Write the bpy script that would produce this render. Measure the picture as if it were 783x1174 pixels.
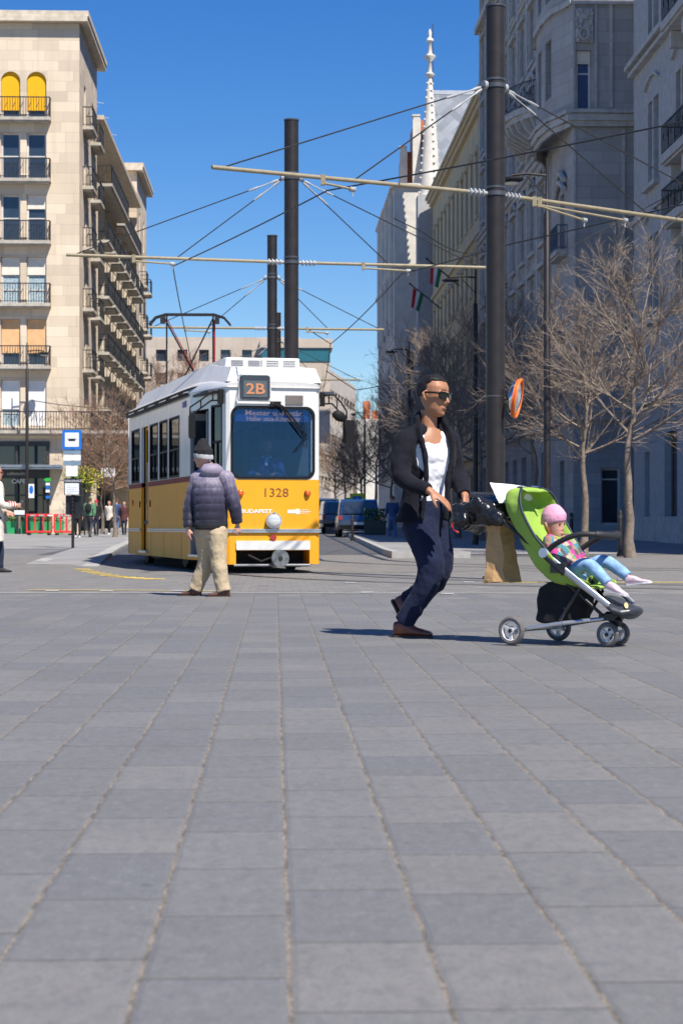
import bpy, bmesh, math, random
from mathutils import Vector, Matrix, Quaternion
R = math.radians
random.seed(7)
SC = bpy.context.scene
COL = SC.collection
for o in list(bpy.data.objects): bpy.data.objects.remove(o)

# ------------------------------------------------------------------ camera
FPX = 2200.0; HOR = 603.0; YAW = math.atan((391.5-315.0)/FPX); CH = .76
cam = bpy.data.cameras.new('camera'); camo = bpy.data.objects.new('camera', cam); COL.objects.link(camo)
cam.sensor_fit = 'HORIZONTAL'; cam.sensor_width = 24.0; cam.lens = FPX/783*24
cam.shift_y = (HOR-587.0)/783; cam.clip_start = .05; cam.clip_end = 5000
camo.location = (0, 0, CH); camo.rotation_euler = (R(90), 0, -YAW)
cam.dof.use_dof = True; cam.dof.focus_distance = 15.0; cam.dof.aperture_fstop = 7.5
SC.camera = camo
# ------------------------------------------------------------------ sky + sun
SUN_EL = 55.0; SX, SY = .511, -.859
w = bpy.data.worlds.new('World'); SC.world = w; w.use_nodes = True
nt = w.node_tree; nt.nodes.clear()
sky = nt.nodes.new('ShaderNodeTexSky'); sky.sky_type = 'NISHITA'; sky.sun_disc = False
sky.sun_elevation = R(SUN_EL); sky.sun_rotation = math.atan2(SX, SY); sky.air_density = 1.0; sky.dust_density = 0.0; sky.ozone_density = 5.0
bg = nt.nodes.new('ShaderNodeBackground'); bg.inputs[1].default_value = .088
wo = nt.nodes.new('ShaderNodeOutputWorld')
hs = nt.nodes.new('ShaderNodeHueSaturation'); hs.inputs['Saturation'].default_value = 1.34; hs.inputs['Hue'].default_value = .512; nt.links.new(sky.outputs[0], hs.inputs['Color']); nt.links.new(hs.outputs[0], bg.inputs[0]); nt.links.new(bg.outputs[0], wo.inputs[0])
sl = bpy.data.lights.new('sun', 'SUN'); sl.energy = 5.0; sl.angle = R(.5); sl.color = (1, .94, .85)
so = bpy.data.objects.new('sun', sl); COL.objects.link(so)
sd = Vector((SX*math.cos(R(SUN_EL)), SY*math.cos(R(SUN_EL)), math.sin(R(SUN_EL))))
so.rotation_euler = sd.to_track_quat('Z', 'Y').to_euler(); so.location = (20, -20, 60)
SC.view_settings.view_transform = 'Standard'; SC.view_settings.look = 'None'
SC.view_settings.gamma = 1; SC.view_settings.use_curve_mapping = False; SC.view_settings.exposure = .5
SC.cycles.max_bounces = 6; SC.cycles.transparent_max_bounces = 12
try:
    SC.cycles.use_denoising = True
except Exception: pass

# ------------------------------------------------------------------ placing helpers
CR = Vector((math.cos(YAW), -math.sin(YAW), 0)); CF = Vector((math.sin(YAW), math.cos(YAW), 0))
def P(px, py, z):
    'point seen at photo pixel (px,py) at distance z'
    return CF*z + CR*((px-391.5)/FPX*z) + Vector((0, 0, CH+(HOR-py)/FPX*z))
def g(y):
    'height of the ground: flat square, street rising gently away'
    if y < 50: return 0.0
    return min(.0075*(y-50), .62) if y < 133 else .62
def onground(px, z):
    p = P(px, HOR, z); p.z = g(p.y); return p

# ------------------------------------------------------------------ node helper
class NG:
    def __init__(s, name, rough=.7, metal=0.0, spec=.5):
        s.m = bpy.data.materials.new(name); s.m.use_nodes = True; s.t = s.m.node_tree
        s.b = s.t.nodes['Principled BSDF']; s.set('Roughness', rough); s.set('Metallic', metal); s.set('Specular IOR Level', spec)
    def set(s, k, v):
        if isinstance(v, bpy.types.NodeSocket): s.t.links.new(v, s.b.inputs[k])
        else:
            if k in ('Base Color', 'Emission Color') and len(v) == 3: v = (*v, 1)
            s.b.inputs[k].default_value = v
    def _in(s, sock, v):
        if isinstance(v, bpy.types.NodeSocket): s.t.links.new(v, sock)
        else:
            if sock.type == 'RGBA' and hasattr(v, '__len__') and len(v) == 3: v = (*v, 1)
            sock.default_value = v
    def co(s, kind='Object'):
        return s.t.nodes.new('ShaderNodeTexCoord').outputs[kind]
    def geo(s, k='Position'): return s.t.nodes.new('ShaderNodeNewGeometry').outputs[k]
    def sep(s, v):
        n = s.t.nodes.new('ShaderNodeSeparateXYZ'); s._in(n.inputs[0], v); return n.outputs
    def com(s, x, y, z):
        n = s.t.nodes.new('ShaderNodeCombineXYZ')
        for i, v in enumerate((x, y, z)): s._in(n.inputs[i], v)
        return n.outputs[0]
    def ma(s, op, a, b=0.0, c=0.0):
        n = s.t.nodes.new('ShaderNodeMath'); n.operation = op
        s._in(n.inputs[0], a); s._in(n.inputs[1], b)
        if len(n.inputs) > 2: s._in(n.inputs[2], c)
        return n.outputs[0]
    def vs(s, v, sc):
        n = s.t.nodes.new('ShaderNodeVectorMath'); n.operation = 'MULTIPLY'; s._in(n.inputs[0], v); n.inputs[1].default_value = sc; return n.outputs[0]
    def noise(s, vec, scale, detail=4, rough=.55, out=0):
        n = s.t.nodes.new('ShaderNodeTexNoise'); s._in(n.inputs['Vector'], vec); s._in(n.inputs['Scale'], scale)
        n.inputs['Detail'].default_value = detail; n.inputs['Roughness'].default_value = rough; return n.outputs[out]
    def white(s, vec):
        n = s.t.nodes.new('ShaderNodeTexWhiteNoise'); n.noise_dimensions = '3D'; s._in(n.inputs[0], vec); return n.outputs[0]
    def ramp(s, f, stops):
        n = s.t.nodes.new('ShaderNodeValToRGB'); s._in(n.inputs[0], f); e = n.color_ramp.elements
        while len(e) < len(stops): e.new(.5)
        for i, (p, c) in enumerate(stops):
            e[i].position = p; e[i].color = (c, c, c, 1) if not hasattr(c, '__len__') else (*c, 1)
        return n.outputs[0]
    def mix(s, f, a, b, kind='MIX'):
        n = s.t.nodes.new('ShaderNodeMix'); n.data_type = 'RGBA'; n.blend_type = kind
        s._in(n.inputs[0], f); s._in(n.inputs[6], a); s._in(n.inputs[7], b); return n.outputs[2]
    def bump(s, h, strength=.3, dist=.02):
        n = s.t.nodes.new('ShaderNodeBump'); n.inputs['Strength'].default_value = strength; n.inputs['Distance'].default_value = dist
        s._in(n.inputs['Height'], h); s.set('Normal', n.outputs[0])

MATS = {}
def mat(name, col, rough=.7, metal=0.0, var=.12, scale=3.0, bump=0.0, bscale=60, spec=.5, coat=0.0, dist=.01):
    'plain material with soft tonal variation and optional grain'
    if name in MATS: return MATS[name]
    n = NG(name, rough, metal, spec); v = n.co()
    f = n.noise(v, scale, 5)
    c1 = tuple(max(0, x*(1-var)) for x in col); c2 = tuple(min(1, x*(1+var)) for x in col)
    n.set('Base Color', n.mix(n.ramp(f, [(.3, 0.0), (.7, 1.0)]), c1, c2))
    n.set('Roughness', n.ma('ADD', n.ma('MULTIPLY', n.noise(v, scale*4, 3), .2), max(.02, rough-.1)))
    if bump: n.bump(n.noise(v, bscale, 4), bump, dist)
    if coat: n.set('Coat Weight', coat); n.set('Coat Roughness', .08)
    MATS[name] = n.m; return n.m
def glass_mat(name, tint=(.5, .6, .7), keep=.6, rough=.03, base=.03, refl=(.9, .95, 1)):
    if name in MATS: return MATS[name]
    m = bpy.data.materials.new(name); m.use_nodes = True; t = m.node_tree; t.nodes.clear()
    tr = t.nodes.new('ShaderNodeBsdfTransparent'); tr.inputs[0].default_value = (*[keep*c for c in tint], 1)
    gl = t.nodes.new('ShaderNodeBsdfGlossy'); gl.inputs['Roughness'].default_value = rough; gl.inputs[0].default_value = (.9, .95, 1, 1)
    fr = t.nodes.new('ShaderNodeLayerWeight'); fr.inputs[0].default_value = .12
    a = t.nodes.new('ShaderNodeMath'); a.operation = 'ADD'; a.inputs[1].default_value = base; gl.inputs[0].default_value = (*refl, 1)
    mx = t.nodes.new('ShaderNodeMixShader'); o = t.nodes.new('ShaderNodeOutputMaterial')
    t.links.new(fr.outputs[0], a.inputs[0]); t.links.new(a.outputs[0], mx.inputs[0]); t.links.new(tr.outputs[0], mx.inputs[1]); t.links.new(gl.outputs[0], mx.inputs[2]); t.links.new(mx.outputs[0], o.inputs[0])
    MATS[name] = m; return m
def ashlar(name, col, bw=1.2, bh=.55, tone=.2, joint=.55, blue=0.0):
    'stone cladding in blocks, each block its own tone, weathered'
    if name in MATS: return MATS[name]
    n = NG(name, .85); v = n.co(); x, y, z = n.sep(v)
    u = n.ma('ADD', x, y)
    row = n.ma('FLOOR', n.ma('DIVIDE', z, bh))
    uo = n.ma('ADD', n.ma('DIVIDE', u, bw), n.ma('MULTIPLY', n.white(n.com(row, 3.1, .5)), 1.0))
    cid = n.ma('FLOOR', uo)
    t = n.white(n.com(cid, row, 7.7))
    fu = n.ma('FRACT', uo); fz = n.ma('FRACT', n.ma('DIVIDE', z, bh))
    eu = n.ma('MINIMUM', fu, n.ma('SUBTRACT', 1.0, fu)); ez = n.ma('MINIMUM', fz, n.ma('SUBTRACT', 1.0, fz))
    j = n.ma('MAXIMUM', n.ma('LESS_THAN', n.ma('MULTIPLY', eu, bw), .012), n.ma('LESS_THAN', n.ma('MULTIPLY', ez, bh), .012))
    lo = tuple(c*(1-tone) for c in col); hi = tuple(min(1, c*(1+tone)) for c in col)
    c = n.mix(t, lo, hi)
    c = n.mix(n.ramp(n.noise(v, .35, 5), [(.35, 0.0), (.75, .45)]), c, tuple(a*b for a, b in zip(col, (.72, .68, .62))))
    st = n.noise(n.com(n.ma('MULTIPLY', u, 1.3), 0.0, n.ma('MULTIPLY', z, .12)), 2.0, 5)
    c = n.mix(n.ramp(st, [(.5, 0.0), (.8, .35)]), c, tuple(a*.55 for a in col))
    c = n.mix(n.ma('MULTIPLY', j, joint), c, tuple(a*.5 for a in col))
    n.set('Base Color', c)
    n.bump(n.ma('SUBTRACT', n.ma('MULTIPLY', n.noise(v, 9, 5), .3), j), .25, .03)
    MATS[name] = n.m; return n.m

# ------------------------------------------------------------------ mesh helper
class MB:
    def __init__(s): s.v = []; s.f = []; s.mi = []; s.sm = []; s.slot = 0; s.smooth = False; s.M = None
    def add(s, vs, fs, slot=None, smooth=None):
        b = len(s.v)
        for p in vs:
            p = Vector(p)
            s.v.append(s.M @ p if s.M else p)
        for f in fs:
            s.f.append([b+i for i in f]); s.mi.append(s.slot if slot is None else slot); s.sm.append(s.smooth if smooth is None else smooth)
    def box(s, a, b, slot=None):
        x0, y0, z0 = a; x1, y1, z1 = b
        x0, x1 = min(x0, x1), max(x0, x1); y0, y1 = min(y0, y1), max(y0, y1); z0, z1 = min(z0, z1), max(z0, z1)
        s.add([(x0,y0,z0),(x1,y0,z0),(x1,y1,z0),(x0,y1,z0),(x0,y0,z1),(x1,y0,z1),(x1,y1,z1),(x0,y1,z1)],
              [(0,3,2,1),(4,5,6,7),(0,1,5,4),(1,2,6,5),(2,3,7,6),(3,0,4,7)], slot, False)
    def quad(s, a, b, c, d, slot=None): s.add([a, b, c, d], [(0, 1, 2, 3)], slot, False)
    def prism(s, pts, d, slot=None, smooth=False):
        'polygon pts extruded by vector d'
        n = len(pts); d = Vector(d); q = [Vector(p) for p in pts]
        s.add(q+[p+d for p in q], [tuple(range(n))[::-1], tuple(range(n, 2*n))]+[(i, (i+1) % n, n+(i+1) % n, n+i) for i in range(n)], slot, smooth)
    def bar(s, a, b, w, h=None, slot=None, up=(0, 0, 1)):
        'rectangular bar from a to b'
        a = Vector(a); b = Vector(b); h = h or w; t = (b-a).normalized(); u = Vector(up)
        if abs(t.dot(u)) > .98: u = Vector((0, 1, 0))
        r = t.cross(u).normalized()*w/2; u2 = r.cross(t).normalized()*h/2
        vs = [p+sx*r+sz*u2 for p in (a, b) for sx, sz in ((-1,-1),(1,-1),(1,1),(-1,1))]
        s.add(vs, [(0,1,2,3),(7,6,5,4),(0,4,5,1),(1,5,6,2),(2,6,7,3),(3,7,4,0)], slot, False)
    def tube(s, pts, rad, n=8, slot=None, caps=True, ry=None, ref=None, smooth=True, round_ends=False):
        'swept tube; rad number or per point; ry gives the second radius (across ref)'
        pts = [Vector(p) for p in pts]; k = len(pts)
        rx = list(rad) if hasattr(rad, '__len__') else [rad]*k
        r2 = list(ry) if hasattr(ry, '__len__') else ([ry]*k if ry else list(rx))
        if round_ends:
            t0 = (pts[0]-pts[1]).normalized(); t1 = (pts[-1]-pts[-2]).normalized()
            a, b = max(rx[0], 1e-4), max(rx[-1], 1e-4)
            pts = [pts[0]+t0*a*.92, pts[0]+t0*a*.6]+pts+[pts[-1]+t1*b*.6, pts[-1]+t1*b*.92]
            rx = [rx[0]*.35, rx[0]*.8]+rx+[rx[-1]*.8, rx[-1]*.35]; r2 = [r2[0]*.35, r2[0]*.8]+r2+[r2[-1]*.8, r2[-1]*.35]; k += 4
        T = [(pts[min(i+1, k-1)]-pts[max(i-1, 0)]).normalized() for i in range(k)]
        if ref is None:
            ref = Vector((0, 0, 1)) if abs(T[0].z) < .9 else Vector((0, 1, 0))
        u = Vector(ref); vs = []
        for i in range(k):
            u = (u-T[i]*u.dot(T[i]))
            u = u.normalized() if u.length > 1e-6 else T[i].orthogonal().normalized()
            w_ = T[i].cross(u)
            for j in range(n):
                a = 2*math.pi*j/n
                vs.append(pts[i]+u*math.cos(a)*rx[i]+w_*math.sin(a)*r2[i])
        fs = [(i*n+j, i*n+(j+1) % n, (i+1)*n+(j+1) % n, (i+1)*n+j) for i in range(k-1) for j in range(n)]
        if caps: fs += [tuple(range(n))[::-1], tuple((k-1)*n+j for j in range(n))]
        s.add(vs, fs, slot, smooth)
    def cyl(s, a, b, r, n=16, slot=None, smooth=True): s.tube([a, b], r, n, slot, smooth=smooth)
    def disc(s, c, nrm, r, th, n=24, slot=None, ry=None):
        c = Vector(c); nrm = Vector(nrm).normalized()
        s.tube([c-nrm*th/2, c+nrm*th/2], r, n, slot, ry=ry)
    def loft(s, rings, slot=None, smooth=True, caps=True, closed=True):
        n = len(rings[0]); vs = [p for r_ in rings for p in r_]; k = len(rings)
        m = n if closed else n-1
        fs = [(i*n+j, i*n+(j+1) % n, (i+1)*n+(j+1) % n, (i+1)*n+j) for i in range(k-1) for j in range(m)]
        if caps: fs += [tuple(range(n))[::-1], tuple((k-1)*n+j for j in range(n))]
        s.add(vs, fs, slot, smooth)
    def ball(s, c, r, n=14, m=9, slot=None, rot=None):
        c = Vector(c); r = Vector(r) if hasattr(r, '__len__') else Vector((r, r, r)); rings = []
        for i in range(m+1):
            a = math.pi*(i/m)*.98+.01*math.pi; z = -math.cos(a); q = math.sin(a)
            ring = [Vector((q*math.cos(2*math.pi*j/n)*r.x, q*math.sin(2*math.pi*j/n)*r.y, z*r.z)) for j in range(n)]
            rings.append([c+(rot @ p if rot else p) for p in ring])
        s.loft(rings, slot)
    def build(s, name, mats, parent=None, loc=None, rot=None):
        me = bpy.data.meshes.new(name)
        me.from_pydata([tuple(v) for v in s.v], [], s.f)
        ms = mats if isinstance(mats, (list, tuple)) else [mats]
        for m in ms: me.materials.append(m)
        me.polygons.foreach_set('material_index', s.mi); me.polygons.foreach_set('use_smooth', s.sm)
        bm = bmesh.new(); bm.from_mesh(me); bmesh.ops.recalc_face_normals(bm, faces=bm.faces); bm.to_mesh(me); bm.free()
        if any(s.sm): me.set_sharp_from_angle(angle=R(48))
        me.update()
        o = bpy.data.objects.new(name, me); COL.objects.link(o)
        if parent: o.parent = parent
        if loc is not None: o.location = loc
        if rot is not None: o.rotation_euler = rot
        return o
def tag(o, label=None, cat=None, group=None, kind=None):
    for k, v in (('label', label), ('category', cat), ('group', group), ('kind', kind)):
        if v: o[k] = v
    return o
def empty(name, loc=(0, 0, 0), rz=0, label=None, cat=None, group=None):
    o = bpy.data.objects.new(name, None); COL.objects.link(o); o.location = loc; o.rotation_euler = (0, 0, rz); o.empty_display_size = .2
    return tag(o, label, cat, group)
def copy_tree(o, parent=None):
    c = o.copy(); COL.objects.link(c); c.parent = parent
    for ch in o.children: copy_tree(ch, c)
    return c
def remesh(o, vox=.01, smooth=2, fac=.5):
    'join the overlapping lofts into one continuous skin (done here, so the mesh is final)'
    m = o.modifiers.new('r', 'REMESH'); m.mode = 'VOXEL'; m.voxel_size = vox; m.use_smooth_shade = True
    if smooth:
        m = o.modifiers.new('s', 'SMOOTH'); m.iterations = smooth; m.factor = fac
    bpy.context.view_layer.update()
    dg = bpy.context.evaluated_depsgraph_get()
    me = bpy.data.meshes.new_from_object(o.evaluated_get(dg)); old = o.data; mats_ = list(old.materials)
    o.modifiers.clear(); o.data = me; bpy.data.meshes.remove(old); me.name = o.name
    if not me.materials:
        for m_ in mats_: me.materials.append(m_)
    for p in me.polygons: p.use_smooth = True
    return o
def spline(pts, n=4):
    'Catmull-Rom through points (tuples of any length)'
    out = []; k = len(pts)
    for i in range(k-1):
        p0, p1, p2, p3 = pts[max(i-1, 0)], pts[i], pts[i+1], pts[min(i+2, k-1)]
        for j in range(n):
            t = j/n
            out.append(tuple(.5*((2*b)+(-a+c)*t+(2*a-5*b+4*c-d)*t*t+(-a+3*b-3*c+d)*t**3) for a, b, c, d in zip(p0, p1, p2, p3)))
    out.append(tuple(pts[-1])); return out
FONT_DONE = {}
def text(body, size, parent, m, mtx, name='lettering', ext=.002, align='CENTER', bold=0.0, sx=1.0):
    cu = bpy.data.curves.new('t', 'FONT'); cu.body = body; cu.size = size; cu.extrude = ext; cu.align_x = align; cu.align_y = 'CENTER'; cu.offset = bold
    cu.resolution_u = 3
    t = bpy.data.objects.new('t', cu); COL.objects.link(t); bpy.context.view_layer.update()
    me = bpy.data.meshes.new_from_object(t.evaluated_get(bpy.context.evaluated_depsgraph_get()))
    bpy.data.objects.remove(t); bpy.data.curves.remove(cu)
    me.name = name; me.materials.clear(); me.materials.append(m)
    me.transform(mtx @ Matrix.Diagonal((sx, 1, 1, 1)))
    o = bpy.data.objects.new(name, me); COL.objects.link(o)
    if parent: o.parent = parent
    return o
def face_cam(x, y, z): return Matrix.Translation((x, y, z)) @ Matrix.Rotation(R(90), 4, 'X')   # lettering that reads from -Y

def wall(mb, p0, p1, z0, z1, holes=(), depth=.25, slot=0, rslot=None, back=None):
    '''wall plane from p0 to p1 (xy), outside on the right hand when walking p0->p1;
    holes = (u0,u1,z0,z1) in metres along the wall; reveals go inward by depth'''
    p0 = Vector((p0[0], p0[1], 0)); p1 = Vector((p1[0], p1[1], 0)); L = (p1-p0).length; t = (p1-p0)/L
    nrm = Vector((t.y, -t.x, 0)); inn = -nrm*depth
    us = sorted({0, L, *[round(h[0], 4) for h in holes], *[round(h[1], 4) for h in holes]}); zs = sorted({z0, z1, *[round(h[2], 4) for h in holes], *[round(h[3], 4) for h in holes]})
    us = [u for u in us if 0 <= u <= L]; zs = [z for z in zs if z0 <= z <= z1]
    def pt(u, z, d=0): return p0+t*u+Vector((0, 0, z))+inn*d
    for j in range(len(zs)-1):
        run = None
        for i in range(len(us)-1):
            cu, cz = (us[i]+us[i+1])/2, (zs[j]+zs[j+1])/2
            solid = not any(h[0] < cu < h[1] and h[2] < cz < h[3] for h in holes)
            if solid and run is None: run = us[i]
            if (not solid or i == len(us)-2) and run is not None:
                e = us[i+1] if solid else us[i]
                mb.quad(pt(run, zs[j]), pt(e, zs[j]), pt(e, zs[j+1]), pt(run, zs[j+1]), slot); run = None
    rs = slot if rslot is None else rslot
    for h in holes:
        a, b, c, d = h[0], h[1], h[2], h[3]
        mb.quad(pt(a, c), pt(b, c), pt(b, c, 1), pt(a, c, 1), rs); mb.quad(pt(a, d), pt(b, d), pt(b, d, 1), pt(a, d, 1), rs)
        mb.quad(pt(a, c), pt(a, d), pt(a, d, 1), pt(a, c, 1), rs); mb.quad(pt(b, c), pt(b, d), pt(b, d, 1), pt(b, c, 1), rs)
    return lambda u, z, d=0: p0+t*u+Vector((0, 0, z))-nrm*d

def frame_of(p0, p1):
    p0 = Vector((p0[0], p0[1], 0)); p1 = Vector((p1[0], p1[1], 0)); t = (p1-p0).normalized(); n = Vector((t.y, -t.x, 0))
    return p0, t, n
def obox(mb, F, u0, u1, d0, d1, z0, z1, slot=None):
    'box in wall coordinates: along u, outward d (d>0 outside), height z'
    p0, t, n = F
    q = [p0+t*u0+n*d0, p0+t*u1+n*d0, p0+t*u1+n*d1, p0+t*u0+n*d1]
    mb.prism([Vector((p.x, p.y, z0)) for p in q], (0, 0, z1-z0), slot)
# ------------------------------------------------------------------ ground
def slab_material():
    n = NG('slab_paving', .72); v = n.geo(); x, y, z = n.sep(v)
    wob = n.ma('MULTIPLY', n.ma('SUBTRACT', n.noise(v, 3.0, 4, .6), .5), .014)
    wob2 = n.ma('MULTIPLY', n.ma('SUBTRACT', n.noise(v, 70, 3), .5), .008)
    u = n.ma('DIVIDE', n.ma('SUBTRACT', n.ma('ADD', x, wob), .0253), .25)
    lane = n.ma('FLOOR', u); fu = n.ma('FRACT', u)
    eu = n.ma('MULTIPLY', n.ma('MINIMUM', fu, n.ma('SUBTRACT', 1.0, fu)), .25)
    off = n.white(n.com(lane, .3, 9.1))
    ln = n.ma('ADD', .46, n.ma('MULTIPLY', n.white(n.com(lane, 4.4, 1.7)), .22))
    vv = n.ma('ADD', n.ma('DIVIDE', n.ma('ADD', y, wob2), ln), n.ma('MULTIPLY', off, 3.0))
    row = n.ma('FLOOR', vv); fv = n.ma('FRACT', vv)
    ev = n.ma('MULTIPLY', n.ma('MINIMUM', fv, n.ma('SUBTRACT', 1.0, fv)), .52)
    jw = n.ma('ADD', .0026, n.ma('MULTIPLY', n.ramp(n.noise(v, 7, 5, .7), [(.3, 0.0), (.7, 1.0)]), .0038))
    ju = n.ma('LESS_THAN', n.ma('ADD', eu, wob2), jw)
    jv = n.ma('LESS_THAN', n.ma('ADD', ev, n.ma('MULTIPLY', wob2, .5)), .0036)
    t = n.white(n.com(lane, row, 2.2)); t2 = n.white(n.com(row, lane, 5.2))
    c = n.mix(t, (.158, .157, .153), (.200, .195, .186))
    c = n.mix(n.ma('MULTIPLY', n.ma('GREATER_THAN', t2, .72), .55), c, (.222, .210, .192))
    c = n.mix(n.ma('MULTIPLY', n.ma('LESS_THAN', t2, .2), .5), c, (.138, .142, .148))
    c = n.mix(n.ramp(n.noise(v, .7, 8, .7), [(.38, 0.0), (.68, .7)]), c, (.138, .134, .128))
    c = n.mix(n.ramp(n.noise(n.vs(v, (1, .5, 1)), 26, 6, .8), [(.38, .5), (.52, 0.0)]), c, (.115, .115, .118))
    c = n.mix(n.ramp(n.noise(n.vs(v, (1, .5, 1)), 33, 6, .8), [(.52, 0.0), (.66, .4)]), c, (.25, .245, .24))
    c = n.mix(n.ramp(n.noise(v, 190, 3, .7), [(.3, .6), (.5, 0.0)]), c, (.085, .087, .092))
    c = n.mix(n.ramp(n.noise(v, 160, 3, .7), [(.55, 0.0), (.75, .5)]), c, (.30, .29, .28))
    c = n.mix(n.ramp(n.noise(v, 24, 4, .7), [(.66, 0.0), (.72, .5)]), c, (.27, .262, .25))
    c = n.mix(n.ramp(n.noise(n.vs(v, (1, .6, 1)), 3.1, 7, .75), [(.58, 0.0), (.72, .5)]), c, (.10, .095, .09))
    c = n.mix(n.ramp(n.noise(n.vs(v, (1, 1, 1)), 13.7, 3, .5), [(.24, .7), (.3, 0.0)]), c, (.09, .09, .095))
    grit = n.mix(n.ramp(n.noise(v, 210, 2), [(.4, 0.0), (.6, 1.0)]), (.07, .058, .045), (.40, .34, .26))
    grit = n.mix(n.ramp(n.noise(v, 9, 3), [(.45, 0.0), (.6, .6)]), grit, (.06, .052, .044))
    c = n.mix(ju, c, grit); c = n.mix(n.ma('MULTIPLY', jv, .85), c, (.085, .078, .07))
    n.set('Base Color', c)
    n.set('Roughness', n.ma('ADD', .5, n.ma('MULTIPLY', n.noise(v, 30, 4), .3)))
    edge = n.ramp(n.ma('MULTIPLY', n.ma('MINIMUM', eu, n.ma('MULTIPLY', ev, 2.0)), 60.0), [(0, 0.0), (.9, 1.0)])
    h = n.ma('ADD', edge, n.ma('MULTIPLY', n.noise(v, 60, 5, .7), .35))
    h = n.ma('ADD', h, n.ma('MULTIPLY', ju, n.ma('SUBTRACT', n.ma('MULTIPLY', n.noise(v, 210, 2), .8), .9)))
    h = n.ma('ADD', h, n.ma('MULTIPLY', n.white(n.com(lane, row, 8.8)), .1))
    n.bump(h, .7, .006)
    return n.m
def sett_material():
    n = NG('sett_paving', .8); v = n.geo(); x, y, z = n.sep(v)
    rw = n.ma('FLOOR', n.ma('DIVIDE', y, .12)); u = n.ma('ADD', n.ma('DIVIDE', x, .2), n.ma('MULTIPLY', rw, .5))
    fu = n.ma('FRACT', u); fv = n.ma('FRACT', n.ma('DIVIDE', y, .12))
    e = n.ma('MINIMUM', n.ma('MULTIPLY', n.ma('MINIMUM', fu, n.ma('SUBTRACT', 1.0, fu)), .2), n.ma('MULTIPLY', n.ma('MINIMUM', fv, n.ma('SUBTRACT', 1.0, fv)), .12))
    j = n.ma('LESS_THAN', e, .006)
    t = n.white(n.com(n.ma('FLOOR', u), rw, 1.2))
    c = n.mix(t, (.15, .143, .133), (.24, .228, .21))
    c = n.mix(n.ramp(n.noise(v, .8, 6), [(.35, 0.0), (.7, .6)]), c, (.17, .165, .155))
    c = n.mix(n.ma('MULTIPLY', j, .6), c, (.11, .1, .085))
    n.set('Base Color', c); n.bump(n.ma('SUBTRACT', n.ma('MULTIPLY', n.noise(v, 40, 4), .4), j), .5, .008)
    return n.m
def asphalt_material(name, col):
    n = NG(name, .85); v = n.geo()
    c = n.mix(n.ramp(n.noise(v, .35, 6), [(.3, 0.0), (.7, 1.0)]), tuple(a*.8 for a in col), tuple(a*1.2 for a in col))
    c = n.mix(n.ramp(n.noise(v, 90, 3), [(.45, 0.0), (.7, .5)]), c, tuple(a*1.8 for a in col))
    pt = n.noise(n.vs(v, (.35, 1.4, 1)), .9, 3)
    c = n.mix(n.ramp(pt, [(.6, 0.0), (.62, .4)]), c, tuple(a*.7 for a in col))
    n.set('Base Color', c); n.bump(n.noise(v, 120, 3), .5, .006); return n.m
M_SLAB = slab_material(); M_SETT = sett_material()
M_ASPH = asphalt_material('asphalt', (.15, .15, .152)); M_WALK = asphalt_material('sidewalk_asphalt', (.24, .235, .23)); M_ROAD = asphalt_material('road_asphalt', (.075, .075, .08))
M_KERB = mat('kerb_stone', (.36, .35, .33), .85, var=.2, bump=.3)
M_RAIL = mat('rail_steel', (.16, .15, .145), .35, .8)
M_GROOVE = mat('rail_groove', (.02, .02, .02), .9)
M_YPAINT = mat('yellow_paint', (.62, .45, .1), .8, var=.4, scale=14)
M_WPAINT = mat('white_paint_line', (.38, .38, .37), .8, var=.3, scale=10)

def sheet(name, poly_fn, ys, dz, m):
    'sheet that follows the terrain: poly_fn(y) -> (x0,x1)'
    mb = MB(); rows = []
    for y in ys:
        x0, x1 = poly_fn(y); rows.append([Vector((x0, y, g(y)+dz)), Vector((x1, y, g(y)+dz))])
    for a, b in zip(rows, rows[1:]): mb.quad(a[0], a[1], b[1], b[0])
    return tag(mb.build(name, m), kind='structure')
YS = [-40, 0, 20, 50, 60, 70, 80, 90, 100, 110, 120, 133, 160, 200, 300, 600, 2500]
mb = MB()
for (a, b) in zip(YS, YS[1:]):
    w0 = 60 if a < 300 else 1500
    mb.quad(Vector((-1500, a, g(a))), Vector((1500, a, g(a))), Vector((1500, b, g(b))), Vector((-1500, b, g(b))))
tag(mb.build('ground', M_ASPH), kind='structure')
# slab square
EDGE_L, EDGE_R = 22.3, 20.9
def edge(x): return 21.55-.06*(x+.5) if x > -8 else 22.0
mb = MB(); xs = [-40, -8, 0, 8, 20, 40]
for a, b in zip(xs, xs[1:]): mb.quad((a, -6, .004), (b, -6, .004), (b, edge(min(b, 9)), .004), (a, edge(min(a, 9)), .004))
tag(mb.build('slab_square', M_SLAB), kind='structure')
mb = MB()
for a, b in zip(xs, xs[1:]):
    y0, y1 = edge(min(a, 9)), edge(min(b, 9)); mb.quad((a, y0, .004), (b, y1, .004), (b, 50, .004), (a, 50, .004))
tag(mb.build('sett_paving', M_SETT), kind='structure')
# pale kerb flush between the two
mb = MB()
for a, b in zip(xs[:-1], xs[1:]):
    y0, y1 = edge(min(a, 9)), edge(min(b, 9)); mb.quad((a, y0-.06, .008), (b, y1-.06, .008), (b, y1+.1, .008), (a, y0+.1, .008))
tag(mb.build('kerb_band', M_KERB), kind='structure')
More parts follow.
